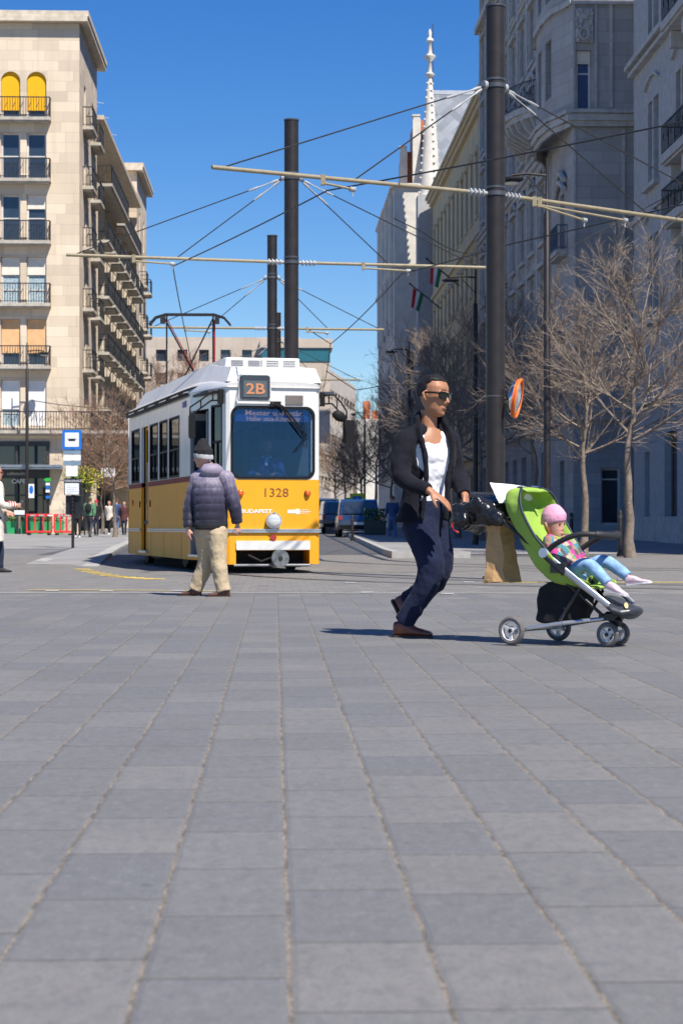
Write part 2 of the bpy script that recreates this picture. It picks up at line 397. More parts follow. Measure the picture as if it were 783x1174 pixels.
# street
sheet('road', lambda y: (-6.2, 3.0), [50, 60, 70, 80, 90, 100, 110, 120, 133, 160, 200, 300], .006, M_ROAD)
sheet('sidewalk_left', lambda y: (-40, -6.3), [58, 70, 80, 90, 100, 110, 120, 133, 160, 200, 260], .010, M_WALK)
mb = MB()
ysr = [45, 50, 60, 70, 80, 90, 100, 110, 120, 133, 160, 200, 260]
def kx(y): return 2.75+.012*(y-45)
for a, b in zip(ysr, ysr[1:]):
    for (x0a, x1a, x0b, x1b, d, sl_) in ((kx(a)+.18, 4.6, kx(b)+.18, 4.6, .155, 0), (kx(a), kx(a)+.18, kx(b), kx(b)+.18, .16, 1)):
        mb.quad((x0a, a, g(a)+d), (x1a, a, g(a)+d), (x1b, b, g(b)+d), (x0b, b, g(b)+d), sl_)
    mb.quad((kx(a), a, g(a)-.1), (kx(a), a, g(a)+.16), (kx(b), b, g(b)+.16), (kx(b), b, g(b)-.1), 1)
    mb.quad((4.6, a, g(a)-.1), (4.6, a, g(a)+.155), (4.6, b, g(b)+.155), (4.6, b, g(b)-.1), 1)
mb.quad((kx(45), 45, -.1), (4.6, 45, -.1), (4.6, 45, .158), (kx(45), 45, .158), 1)
tag(mb.build('kerb_island', [M_WALK, M_KERB]), kind='structure')
sheet('sidewalk_right', lambda y: (4.7, 14.3), [50.5, 60, 70, 80, 90, 100, 110, 120, 133, 160, 200, 260], .012, M_WALK)
# left tram stop platform: pale curved kerb then asphalt
arc = [P(40, 0, 0)*0]*0
def gp(px, py):
    'ground point under photo pixel (flat part)'
    z = FPX*CH/(py-HOR)
    for _ in range(12):
        p = P(px, HOR, z); z = FPX*(CH-g(p.y))/(py-HOR)
    p = P(px, HOR, z); p.z = g(p.y); return p
outer = [gp(*q) for q in ((38, 644), (60, 637), (86, 629.5), (115, 624), (150, 620.5), (168, 619))]
inner = [gp(*q) for q in ((52, 645), (74, 638), (98, 631), (122, 626), (152, 622.3), (168, 620.6))]
for p in outer+inner: p.z += .014
mb = MB()
for i in range(len(outer)-1): mb.quad(outer[i], outer[i+1], inner[i+1], inner[i])
tag(mb.build('kerb_curve', M_KERB), kind='structure')
pf = [gp(*q) for q in ((112, 650), (124, 640), (138, 630), (150, 624.5), (160, 621.5))]
mb = MB()
for i in range(len(pf)-1):
    a, b = pf[i], pf[i+1]; t = (b-a).normalized(); nr = Vector((-t.y, t.x, 0))
    if nr.x > 0: nr = -nr
    pa, pb = a+nr*1.5, b+nr*1.5
    za = .02 if i == 0 else 1.0
    up = Vector((0, 0, .07))
    mb.quad(a, b, b+up, a+up*za, 1); mb.quad(a+up*za, b+up, b+up+nr*.3, a+up*za+nr*.3, 1)
    mb.quad(a+nr*.3+up*.98*za, b+nr*.3+up*.98, pb+up*.2, pa+up*.2*za, 0)
tag(mb.build('platform_edge', [M_WALK, M_KERB]), kind='structure')
# rails
def rail_line(pts, name='tram_rail', label=None):
    mb = MB()
    pts = [Vector(p) for p in pts]
    for (o0, o1, dz, sl_) in ((-.035, .02, .016, 0), (.02, .07, .012, 1), (.07, .1, .014, 0)):
        L_, R_ = [], []
        for i, p in enumerate(pts):
            t = (pts[min(i+1, len(pts)-1)]-pts[max(i-1, 0)]).normalized(); nr = Vector((t.y, -t.x, 0))
            z = g(p.y)+dz
            L_.append(Vector((*(p+nr*o0).xy, z))); R_.append(Vector((*(p+nr*o1).xy, z)))
        for i in range(len(pts)-1): mb.quad(L_[i], L_[i+1], R_[i+1], R_[i], sl_)
    return mb.build(name, [M_RAIL, M_GROOVE])
def offset(pts, d):
    out = []
    for i, p in enumerate(pts):
        t = (pts[min(i+1, len(pts)-1)]-pts[max(i-1, 0)]).normalized(); out.append(p+Vector((t.y, -t.x, 0))*d)
    return out
TA0 = P(313, HOR, 30.5); TA0.z = 0
TANG = R(14.4)                       # tram front section against the view axis
tdir_c = (-math.sin(TANG), math.cos(TANG))
TD = CR*tdir_c[0]+CF*tdir_c[1]       # rearwards
def arc_pts(c, r, a0, a1, n=24): return [Vector((c[0]+r*math.cos(a0+(a1-a0)*i/n), c[1]+r*math.sin(a0+(a1-a0)*i/n), 0)) for i in range(n+1)]
# track A: far straight X=-1.95 -> along tram -> right-hand bend -> to the right
tA = [Vector((-1.95, y, 0)) for y in (300, 200, 133, 110, 90, 70, 60, 50, 45, 42)]
tA += [TA0+TD*8.6, TA0+TD*6, TA0+TD*3, TA0+TD*.5, TA0]
a_head = math.atan2(-TD.y, -TD.x); rr = 11.0
cen = TA0+Vector((math.cos(a_head+R(90)), math.sin(a_head+R(90)), 0))*rr
st = a_head-R(90)
tA += arc_pts((cen.x, cen.y), rr, st, R(-92))[1:]
e = tA[-1]; tA += [e+Vector((5, -.25, 0)), e+Vector((12, -.6, 0)), e+Vector((30, -1.4, 0))]
tB = [Vector((1.74, y, 0)) for y in (300, 200, 133, 110, 90, 70, 60, 50, 46, 43)]
tB += arc_pts((1.74+12.5, 43), 12.5, R(180), R(268))[1:]
e = tB[-1]; tB += [e+Vector((6, -.1, 0)), e+Vector((30, -.6, 0))]
for nm, tr in (('near', tA), ('far', tB)):
    for s_ in (-.72, .72):
        side = {('near', -.72): 'inner', ('near', .72): 'outer', ('far', -.72): 'inner', ('far', .72): 'outer'}[(nm, s_)]
        o = rail_line(offset(tr, s_)); o['kind'] = 'structure'
# yellow studs and line
mb = MB()
for k in range(11):
    q = spline([(94, 653), (110, 657.5), (135, 661.5), (165, 664), (200, 665.5)], 3)[k]
    c = gp(q[0], q[1]); mb.box((c.x-.14, c.y-.12, .008), (c.x+.14, c.y+.12, .012))
yl = [gp(30, 677.5), gp(120, 677.8), gp(250, 678.6)]
for a, b in zip(yl, yl[1:]): mb.quad(a+Vector((0, 0, .012)), b+Vector((0, 0, .012)), b+Vector((0, .12, .012)), a+Vector((0, .12, .012)))
for px in (600, 660, 740):
    c = gp(px, 668.5); mb.box((c.x-.5, c.y-.06, .008), (c.x+.5, c.y+.06, .012))
tag(mb.build('yellow_road_marking', M_YPAINT), kind='structure')
mb = MB()
for px, py in ((60, 678.8), (122, 679), (205, 678.6), (420, 680.5), (512, 682), (537, 668.5), (402, 669.5), (713, 665.5), (636, 681)):
    c = gp(px, py); mb.box((c.x-.07, c.y-.07, .012), (c.x+.07, c.y+.07, .019))
tag(mb.build('white_road_studs', M_WPAINT), kind='structure')
# ------------------------------------------------------------------ buildings
M_LIME = ashlar('limestone_cladding', (.72, .60, .46), 1.3, .52, .15, .35)
M_LIMEP = mat('limestone_plain', (.60, .52, .41), .85, var=.18, bump=.15, bscale=8)
M_CONC = mat('balcony_concrete', (.45, .41, .35), .85, var=.2)
M_DARKC = mat('dark_cladding', (.035, .04, .045), .45)
M_IRON = mat('wrought_iron', (.03, .033, .04), .5, .3)
M_WFRAME = mat('white_window_frame', (.62, .61, .58), .5)
M_BFRAME = mat('brown_window_frame', (.16, .11, .07), .6)
M_PANE = NG('building_glass', .06, 0, .9); _v = M_PANE.co()
M_PANE.set('Base Color', M_PANE.mix(M_PANE.noise(_v, .7, 3), (.01, .015, .025), (.05, .07, .1))); M_PANE.bump(M_PANE.noise(_v, .8, 2), .08, .05); M_PANE = M_PANE.m
M_BLINDY = mat('yellow_blind', (.85, .44, .0), .8, var=.05); M_BLINDC = mat('cream_blind', (.75, .70, .6), .8, var=.08)
M_BLINDO = mat('peach_blind', (.75, .45, .22), .8, var=.1); M_BLINDW = mat('white_blind', (.78, .78, .78), .8, var=.04); M_CURT = mat('curtain', (.35, .45, .5), .9, var=.3, scale=12)
M_GREYST = ashlar('grey_stone', (.40, .40, .40), 1.1, .5, .13, .6); M_GREYP = mat('grey_stucco', (.41, .415, .42), .85, var=.14, bump=.2, bscale=10)
M_TRIM = mat('grey_stone_trim', (.46, .455, .44), .85, var=.2, bump=.3, bscale=14)
M_YEL = mat('yellow_stucco', (.56, .46, .28), .85, var=.15, scale=.6, bump=.1); M_YTR = mat('yellow_stucco_trim', (.60, .51, .35), .85)
M_WHITE = mat('white_stone', (.66, .62, .55), .85, var=.12, scale=1.2, bump=.2, bscale=6)
M_TILE = mat('orange_roof_tile', (.50, .17, .07), .8, var=.25, scale=8, bump=.4, bscale=20)
M_ROOF = mat('dark_roof', (.10, .10, .105), .7, var=.3)
sn = NG('slate_roof', .7); _v = sn.co(); _x, _y, _z = sn.sep(_v)
_a = sn.ma('FLOOR', sn.ma('DIVIDE', sn.ma('ADD', _x, _z), .9)); _b = sn.ma('FLOOR', sn.ma('DIVIDE', sn.ma('SUBTRACT', _x, _z), .9))
sn.set('Base Color', sn.mix(sn.white(sn.com(_a, _b, .5)), (.13, .15, .18), (.24, .26, .29))); M_SLATE = sn.m

def window(F, u0, u1, z0, z1, parent, depth=.25, fm=None, mull=1, trans=.68, blind=None, bfrac=0, pane=None, simple=False):
    p0, t, n = F; fm = fm or M_WFRAME
    mb = MB(); fw = .095; d0, d1 = -depth-.02, -depth+.05
    obox(mb, F, u0, u0+fw, d0, d1, z0, z1); obox(mb, F, u1-fw, u1, d0, d1, z0, z1)
    obox(mb, F, u0+fw, u1-fw, d0, d1, z0, z0+fw); obox(mb, F, u0+fw, u1-fw, d0, d1, z1-fw, z1)
    zt = z0+(z1-z0)*trans
    if trans: obox(mb, F, u0+fw, u1-fw, d0, d1-.012, zt-.03, zt+.03)
    for k in range(mull):
        um = u0+(u1-u0)*(k+1)/(mull+1); obox(mb, F, um-.03, um+.03, d0, d1-.02, z0+fw, (zt-.03) if trans else z1-fw)
    w_ = mb.build('window', fm, parent)
    g_ = MB(); obox(g_, F, u0+.01, u1-.01, d0-.02, d0+.02, z0+.01, z1-.01); g_.build('pane', pane or M_PANE, w_)
    if blind and bfrac > 0:
        b_ = MB(); obox(b_, F, u0+.03, u1-.03, d1+.01, d1+.05, z1-(z1-z0)*bfrac, z1-.01); b_.build('blind', blind, w_)
    return w_
def railing(mb, a, b, z0, h=1.0, step=.13, th=.025, slot=None):
    a = Vector((a[0], a[1], 0)); b = Vector((b[0], b[1], 0)); L = (b-a).length; n = max(1, int(L/step)); Z = lambda z: Vector((0, 0, z))
    mb.bar(a+Z(z0+h), b+Z(z0+h), .05, .05, slot); mb.bar(a+Z(z0+.1), b+Z(z0+.1), .03, .03, slot)
    for i in range(n+1):
        p = a.lerp(b, i/n); mb.bar(p+Z(z0), p+Z(z0+h), th, th, slot, up=(0, 1, 0))
        if i % 3 == 1: mb.bar(p+Z(z0+.45), a.lerp(b, min(1, (i+1)/n))+Z(z0+.75), th, th, slot)
def balcony(F, u0, u1, z, out, parent, m=None, h=1.0, step=.13, th=.16, curve=False, rail=None):
    p0, t, n = F
    mb = MB(); obox(mb, F, u0, u1, -.02, out, z-th, z); obox(mb, F, u0+.08, u1-.08, 0, out-.1, z-th-.08, z-th)
    b_ = mb.build('balcony', m or M_CONC, parent)
    r = MB(); q = lambda u, d: (p0+t*u+n*d)
    for (a, c) in ((q(u0+.04, 0), q(u0+.04, out-.05)), (q(u0+.04, out-.05), q(u1-.04, out-.05)), (q(u1-.04, out-.05), q(u1-.04, 0))): railing(r, a, c, z, h, step)
    r.build('railing', rail or M_IRON, b_); return b_

# --- corner block on the left
rnd = random.Random(3)
LB = empty('apartment_building', (-9.93, 98, 0), 0, 'beige stone apartment block with yellow arched blinds above a cafe', 'building')
# everything below is modelled in world coordinates and parented with an inverse shift
def world_parent(o, root):
    for c in list(root.children): c.matrix_parent_inverse = Matrix.Translation(-root.location)
lb_body = MB(); X0 = -9.93
cols = [(-13.9, -12.92), (-12.6, -11.6)]
allc = cols+[(a-5.6, b-5.6) for a, b in cols]+[(a-11.2, b-11.2) for a, b in cols]
bots = [21.5, 18.4, 15.24, 12.07, 8.9, 5.8]
F1 = frame_of((-34, 98), (X0, 98)); holes = [(a+34, b+34, z, z+2.38) for a, b in allc for z in bots]
holes.append((34-33, 34-11.45, .35, 5.05))
wall(lb_body, (-34, 98), (X0, 98), -.3, 26.35, holes, .28)
F2 = frame_of((X0, 98), (X0, 107.6)); h2 = [(u, u+1.0, z, z+2.3) for u in (2.4, 6.6) for z in bots+[]]+[(.6, 9.0, .5, 4.9)]
wall(lb_body, (X0, 98), (X0, 107.6), -.3, 26.35, h2, .28)
XM = -11.4
F3 = frame_of((XM, 107.6), (XM, 138.7)); h3 = []
lev = [20.0-3.15*k for k in range(5)]
for z in lev:
    for u in range(7): h3.append((1.2+u*4.3, 3.6+u*4.3, z+.02, z+2.4))
h3.append((.6, 30.5, .6, 4.9))
wall(lb_body, (XM, 107.6), (XM, 138.7), -.3, 23.6, h3, .3)
F4 = frame_of((-12.8, 138.7), (X0, 138.7)); wall(lb_body, (-14, 138.7), (X0, 138.7), -.3, 26.35)
F5 = frame_of((X0, 138.7), (X0, 149)); h5 = [(u, u+1.0, z, z+2.3) for u in (2.4, 6.8) for z in bots]
wall(lb_body, (X0, 138.7), (X0, 149), -.3, 26.35, h5, .28)
wall(lb_body, (X0, 149), (-34, 149), -.3, 26.3); wall(lb_body, (XM, 107.61), (X0, 107.61), -.3, 26.3)
lb_body.quad((XM, 107.6, 23.6), (XM, 107.6, 26.35), (-34, 107.6, 26.35), (-34, 107.6, 23.6))
lb_body.quad((XM, 107.6, 23.6), (XM, 138.7, 23.6), (-34, 138.7, 23.6), (-34, 107.6, 23.6))
lb_body.quad((-34, 98, 26.35), (X0, 98, 26.35), (X0, 107.6, 26.35), (-34, 107.6, 26.35)); lb_body.quad((-34, 138.7, 26.35), (X0, 138.7, 26.35), (X0, 149, 26.35), (-34, 149, 26.35))
lb_body.build('wall', M_LIME, LB)
mb = MB()
for (y0, y1) in ((98, 107.6), (138.7, 149)):
    mb.box((-34, y0-.45, 26.36), (X0+.45, y1+.8, 26.62)); mb.box((-34, y0-.4, 26.62), (X0+.5, y1+.85, 26.9))
mb.box((-34, 108.1, 23.61), (X0+.35, 138.2, 23.85)); 
mb.build('roof', M_LIMEP, LB)
# dark stores behind the ground-floor openings
mb = MB(); mb.box((-33, 98.3, .3), (-11.4, 98.6, 5.1)); mb.box((X0-.6, 98.6, .3), (X0-.32, 107.2, 5)); mb.box((XM-.7, 108, .3), (XM-.4, 138.3, 5.0)); mb.build('shop_front', M_PANE, LB)
for u in (-33, -30.2, -27.5, -24.8, -22, -19.3, -16.6, -14.6, -13.2, -11.6): mb = MB(); mb.box((u, 97.925, .35), (u+.16, 98.29, 4.84)); mb.build('shop_mullion', M_DARKC, LB)
mb = MB(); mb.box((-33, 97.9, 4.85), (-11.44, 98.28, 5.06)); mb.box((-33, 97.94, 3.2), (-11.5, 98.28, 3.62)); mb.box((-33, 97.95, 2.3), (-11.5, 98.28, 2.36))
mb.build('shop_frame', M_DARKC, LB)
for y in (101, 103.6, 110, 113.5, 117, 121, 125, 129, 133): mb = MB(); mb.box((X0-.3 if y < 107 else XM-.3, y, .3), (X0-.02 if y < 107 else XM-.02, y+.3, 4.9)); mb.build('shop_pillar', M_DARKC, LB)
mb = MB(); mb.box((-33, 96.9, 3.62), (-10.75, 97.98, 3.8)); mb.box((-33, 96.86, 3.72), (-10.7, 96.9, 3.84)); mb.build('canopy', mat('zinc_canopy', (.30, .33, .36), .4, .6), LB)
text('CAFE', .30, LB, M_WFRAME, face_cam(-13.0, 97.92, 3.02), bold=.012)
text('caféstudio', .22, LB, M_WFRAME, face_cam(-13.1, 97.92, 3.42), sx=1.1)
# windows
blinds = {21.5: (M_BLINDY, .82), 15.24: (M_BLINDC, .3), 12.07: (M_BLINDC, .38), 8.9: (M_BLINDO, .72), 5.8: (M_BLINDW, .62)}
for ci, (a, b) in enumerate(allc):
    for z in bots:
        bl, fr = blinds.get(z, (None, 0))
        if z == 15.24 and ci % 2 == 0: fr = 0
        if z == 5.8 and ci % 2: fr = .97
        fr = fr if ci < 2 else fr*rnd.random()
        w_ = window(F1, a+34, b+34, z, z+2.38, LB, .22, M_WFRAME, 0, .5 if z in (18.4, 15.24) else .3, bl, fr, M_CURT if z == 12.07 or (z == 5.8 and ci % 2 == 0) else None)
        if z == 21.5:   # arched head: stone spandrels fill the corners of the opening
            mb = MB(); r_ = (b-a)/2; cx = (a+b)/2; zc = z+2.38-r_
            for s_ in (-1, 1):
                arcp = [Vector((cx+s_*r_*math.cos(t_), 97.995, zc+r_*math.sin(t_))) for t_ in [math.pi/2*i/8 for i in range(9)]]
                mb.prism([Vector((cx+s_*r_, 97.995, z+2.38))]+arcp, (0, .2, 0))
            mb.build('arch', M_LIMEP, w_)
for k, (c0, c1) in enumerate(((-14.6, -11.35), (-20.2, -16.95), (-25.8, -22.55))):
    for z in bots[:-1]: balcony(F1, c0+34, c1+34, z-.02, .55, LB)
for z in bots[:-1]:
    for u in (2.4, 6.6): balcony(F2, u-.7, u+1.7, z-.02, .55, LB, step=.16)
for z in bots:
    for u in (2.4, 6.6): window(F2, u, u+1, z, z+2.3, LB, .22, M_WFRAME, 0, .6, M_BLINDC, rnd.choice((0, .3, .7)))
    for u in (2.4, 6.8): window(F5, u, u+1, z, z+2.3, LB, .22, M_WFRAME, 0, .6)
for z in bots[1:]:
    for u in (2.0, 6.4): balcony(F5, u, u+2.0, z-.02, .6, LB, step=.3)
balcony(F1, .5, 34.5, 5.6, .6, LB, h=.95, step=.14); balcony(F2, 0, 9.6, 5.6, .62, LB, h=.95, step=.2)
balcony(F3, .1, 31, 5.6, 2.05, LB, h=.95, step=.25)
for zi, z in enumerate(lev):
    for u in range(7): window(F3, 1.2+u*4.3, 3.6+u*4.3, z+.02, z+2.4, LB, .25, M_BFRAME if (u+zi) % 3 else M_WFRAME, 2, .75, M_BLINDC, rnd.choice((0, 0, .4)))
    if zi == 0:
        balcony(F3, .4, 13.2, z, 2.3, LB, step=.25); balcony(F3, 14.5, 30.6, z, 1.9, LB, step=.3)
    else:
        for u in range(7): balcony(F3, .55+u*4.3, 3.9+u*4.3, z, 2.1, LB, step=.22)
for u in range(8): mb = MB(); obox(mb, F3, u*4.3+.1, u*4.3+.32, 0, 1.5, 5.7, 20); mb.build('balcony_divider', M_LIMEP, LB)
for y in (110, 114, 119):
    mb = MB(); mb.bar((-10.6, y, 23.8), (-10.6, y, 25.3), .05); mb.bar((-11.2, y, 25.2), (-9.8, y+.3, 25.0), .03); mb.bar((-10.9, y, 24.9), (-10.1, y+.2, 24.8), .03); mb.build('aerial', mat('aerial_metal', (.6, .6, .6), .4, .7), LB)
world_parent(None, LB)

# --- near building on the right (off to the side, casts the street's shade)
NB = empty('corner_building', (14.3, 76, 0), 0, 'grey stone house at the right edge with tall twin windows', 'building')
mb = MB(); FN = frame_of((14.3, 76), (14.3, 44)); hn = []
for k in range(6):
    for z in (8.6, 13.75, 19.3, 24.3): hn.append((2.9+k*5.1, 4.9+k*5.1, z, z+3.2))
hg = [(2.2, 3.2, .9, 3.6), (6, 8.2, .4, 4.2), (11, 13, .4, 4.2), (16, 18.2, .4, 4.2), (22, 24, .4, 4.2)]
wall(mb, (14.3, 76), (14.3, 44), -.3, 29, hn+hg, .35)
wall(mb, (14.3, 44), (44, 44), -.3, 29, [(2+k*4.2, 3.6+k*4.2, z, z+2.6) for k in range(6) for z in (4, 8.6, 13.75, 19.3, 24.3)], .3)
wall(mb, (44, 44), (44, 76), -.3, 29); wall(mb, (44, 76), (14.3, 76), -.3, 29)
mb.quad((14.3, 44, 29), (44, 44, 29), (44, 76, 29), (14.3, 76, 29))
mb.build('wall', M_GREYP, NB)
for (a, b, z0, z1) in hn:
    window(FN, a, b, z0, z1, NB, .32, M_BFRAME, 1, .72)
for (a, b, z0, z1) in hg: window(FN, a, b, z0, z1, NB, .3, M_WFRAME if z0 > .5 else M_BFRAME, 1, .8)
mb = MB()
for (a, b, z0, z1) in hn:
    obox(mb, FN, a-.25, b+.25, 0, .22, z0-.2, z0-.02); obox(mb, FN, (a+b)/2-.12, (a+b)/2+.12, -.2, .02, z0, z1)
    q = [(a-.3, z1+.55), (a+.2, z1+.78), ((a+b)/2, z1+.9), (b-.2, z1+.78), (b+.3, z1+.55)]
    for s0, s1 in zip(q, q[1:]):
        p0_, t_, n_ = FN; pa = p0_+t_*s0[0]+n_*.06+Vector((0, 0, s0[1])); pb = p0_+t_*s1[0]+n_*.06+Vector((0, 0, s1[1])); mb.bar(pa, pb, .14, .1)
for z, o in ((18.6, .25), (18.85, .4), (19.02, .3), (5.4, .2), (28.7, .8), (12.7, .12)): obox(mb, FN, -.02, 32, 0, o, z, z+.17)
obox(mb, FN, 0, 32, 0, .12, 0, 1.1)
mb.build('cornice', M_TRIM, NB)
for z in (18.2, 13.6, 11.4):
    b_ = balcony(FN, 9.9, 15.9, z, .95, NB, M_TRIM, 1.0, .2, .3)
    for u in (10.2, 12.2, 14.2): mb = MB(); obox(mb, FN, u, u+.3, 0, .7, z-.95, z-.4); mb.build('bracket', M_TRIM, b_)
world_parent(None, NB)
# --- ornate grey building
GB = empty('ornate_building', (12.5, 80, 0), 0, 'tall ornate grey stone house with curved balcony and carved relief', 'building')
mb = MB(); FG = frame_of((12.5, 116), (12.5, 86)); HG = 35.5; hg = []
for k in range(8):
    u = 1.2+k*3.6
    for z, h in ((6.4, 2.6), (10.2, 2.5), (14.0, 2.7), (19.0, 2.8), (23.2, 2.7), (27.2, 2.6), (31, 2.4)):
        hg.append((u, u+1.45, z, z+h))
    hg.append((u-.1, u+1.7, .5, 4.2))
wall(mb, (12.5, 116), (12.5, 86), -.3, HG, hg, .35)
# lower corner body and the wider bay above 18 m
hb = [(.0+2.2, 2.2+1.3, 12.8, 15.2), (2.2, 3.5, 6.4, 9.0), (2.2, 3.5, .5, 3.6)]
FL = frame_of((12.5, 86), (12.5, 80)); wall(mb, (12.5, 86), (12.5, 80), -.3, 18.0, hb, .35)
FC = frame_of((12.5, 80), (40, 80)); wall(mb, (12.5, 80), (40, 80), -.3, 18.0, [(1.15, 2.0, .8, 3.2)], .3)
bayp = [(12.5, 88.4), (11.95, 87.4), (11.7, 85.5), (11.7, 83.4), (11.9, 81.6), (12.35, 80.35), (12.45, 79.9), (40, 79.9)]
for a, b in zip(bayp[:-2], bayp[1:-1]):
    L_ = math.dist(a, b)
    wall(mb, a, b, 18.02, HG, [(L_/2-.5, L_/2+.5, z, z+2.5) for z in (19.2, 23.4, 27.4)] if L_ > 1.7 else [], .3)
FB = frame_of((12.45, 79.9), (40, 79.9)); hw = [(.15, .78, 18.2, 20.7), (.15, .78, 24.3, 26.6), (.15, .78, 28.3, 30.6), (3.2, 4.4, 19.0, 21.4), (3.2, 4.4, 24.3, 26.6)]
wall(mb, (12.45, 79.9), (40, 79.9), 18.02, HG, hw, .28)
mb.prism([Vector((x, y, 17.98)) for x, y in bayp]+[Vector((40, 88.4, 17.98))], (0, 0, .05))
wall(mb, (40, 80), (40, 116), -.3, HG); wall(mb, (40, 116), (12.5, 116), -.3, HG)
mb.build('wall', M_GREYST, GB)
mb = MB(); mb.prism([Vector((x, y, HG)) for x, y in ((12.3, 116), (12.3, 88.4))+tuple(bayp)+((40, 116),)], (0, 0, .5)); mb.prism([Vector((12.3, 79.9, HG+.5)), Vector((40, 79.9, HG+.5)), Vector((38, 84, HG+5)), Vector((15, 84, HG+5))], (0, 30, 0)); mb.build('roof', M_ROOF, GB)
for (a, b, z0, z1) in hg: window(FG, a, b, z0, z1, GB, .32, M_BFRAME, 1, .7)
for (a, b, z0, z1) in hb: window(FL, a, b, z0, z1, GB, .32, M_WFRAME, 1, .7)
M_BLUEP = mat('blue_reflecting_glass', (.03, .07, .2), .06, spec=.9)
for (a, b, z0, z1) in hw: window(FB, a, b, z0, z1, GB, .25, M_WFRAME, 0, .62, M_BLINDC if z0 < 18.5 else None, .22, M_BLUEP)
window(FC, 1.15, 2.0, .8, 3.2, GB, .28, M_WFRAME, 0, .8)
mb = MB()
def ledge(pts, z, h, o, ext=0):
    for a, b in zip(pts, pts[1:]):
        F = frame_of(a, b); L_ = math.dist(a, b); obox(mb, F, -o*.4, L_+o*.4, 0, o, z, z+h)
lowp = [(12.5, 116), (12.5, 80), (40, 80)]; upp = [(12.5, 116)]+bayp
for z, h, o in ((17.5, .22, .12), (17.72, .28, .25), (18.02, .16, .34)): ledge(bayp, z, h, o); ledge([(12.5, 116), (12.5, 88.4)], z-.01, h, o)
for z, h, o in ((5.2, .3, .22), (5.5, .12, .32), (9.6, .12, .1)): ledge(lowp, z, h, o)
for z, h, o in ((22.6, .25, .15), (26.8, .2, .12), (30.6, .4, .4), (HG-.6, .3, .5), (HG-.3, .3, .75)): ledge(upp, z, h, o)
for (a, b, z0, z1) in hg:
    if z0 < 1: continue
    obox(mb, FG, a-.2, b+.2, 0, .18, z0-.2, z0-.02); obox(mb, FG, a-.22, a-.03, 0, .1, z0, z1); obox(mb, FG, b+.03, b+.22, 0, .1, z0, z1); obox(mb, FG, a-.3, b+.3, 0, .22, z1+.1, z1+.3)
    if int(z0) in (14, 19):
        p0_, t_, n_ = FG; cu = (a+b)/2
        pts_ = [p0_+t_*(cu+1.0*math.cos(q))+n_*.12+Vector((0, 0, z1+.35+.45*math.sin(q))) for q in [math.pi*i/8 for i in range(9)]]
        mb.tube(pts_, .1, 6)
for k in range(9): obox(mb, FG, .25+k*3.6, .7+k*3.6, 0, .16, 5.7, 17.4); obox(mb, FG, .25+k*3.6, .7+k*3.6, 0, .16, 18.3, HG-.7)
# pilasters and mouldings on the street-facing corner
for u in (1.55, 2.55): obox(mb, FB, u, u+.12, 0, .1, 18.3, 30.5)
for u in (.0, .92): obox(mb, FB, u, u+.1, 0, .09, 18.25, 30.5)
obox(mb, FC, 2.05, 2.17, 0, .07, 5.6, 17.4); obox(mb, FC, .0, .1, 0, .05, 5.6, 17.4)
for z in (15.2, 15.6): 
    p0_, t_, n_ = FL
    mb.tube([p0_+t_*(1.4+2.9*i/8)+n_*.15+Vector((0, 0, z+.5*math.sin(math.pi*i/8))) for i in range(9)], .13, 6)
mb.build('stone_moulding', M_TRIM, GB)
mb = MB(); rr_ = random.Random(5)
obox(mb, FB, .12, .84, 0, .12, 21.0, 22.4)
for k in range(46):
    u = rr_.uniform(.15, .8); z = rr_.uniform(21.0, 22.4); p0_, t_, n_ = FB
    c = p0_+t_*u+n_*.13+Vector((0, 0, z)); mb.ball(c, (rr_.uniform(.04, .1), .08, rr_.uniform(.05, .13)), 7, 5)
mb.tube([FB[0]+FB[1]*(.47+.2*math.cos(a))+FB[2]*.2+Vector((0, 0, 21.35+.24*math.sin(a))) for a in [2*math.pi*i/12 for i in range(13)]], .05, 6)
mb.build('carved_relief', M_TRIM, GB)
# big bowed balcony
mb = MB(); pts = [(12.5-1.55*math.sin(math.pi*i/12)**.6, 97.2-8.2*i/12) for i in range(13)]
mb.prism([Vector((x, y, 20.2)) for x, y in pts], (0, 0, .3)); mb.prism([Vector((12.5-(12.5-x)*.9, y, 19.95)) for x, y in pts], (0, 0, .25))
for i in range(1, 12): x, y = pts[i]; mb.prism([Vector((12.5, y-.14, 18.9)), Vector((12.5, y-.14, 19.95)), Vector((x+.15, y-.14, 19.95)), Vector((x+.35, y-.14, 19.55))], (0, .28, 0))
bb = mb.build('balcony', M_TRIM, GB); mb = MB()
for a, b in zip(pts, pts[1:]): railing(mb, a, b, 20.5, 1.15, .13)
mb.build('railing', mat('blue_grey_iron', (.06, .09, .14), .5, .2), bb)
b_ = balcony(FL, 1.6, 4.4, 12.6, .5, GB, M_TRIM, 1.05, .14, .2, rail=mat('blue_grey_iron', (.06, .09, .14), .5, .2))
for z in (12.6, 9.8): balcony(FG, 9.2, 13.2, z, .8, GB, M_TRIM, 1.0, .25, .2)
world_parent(None, GB)
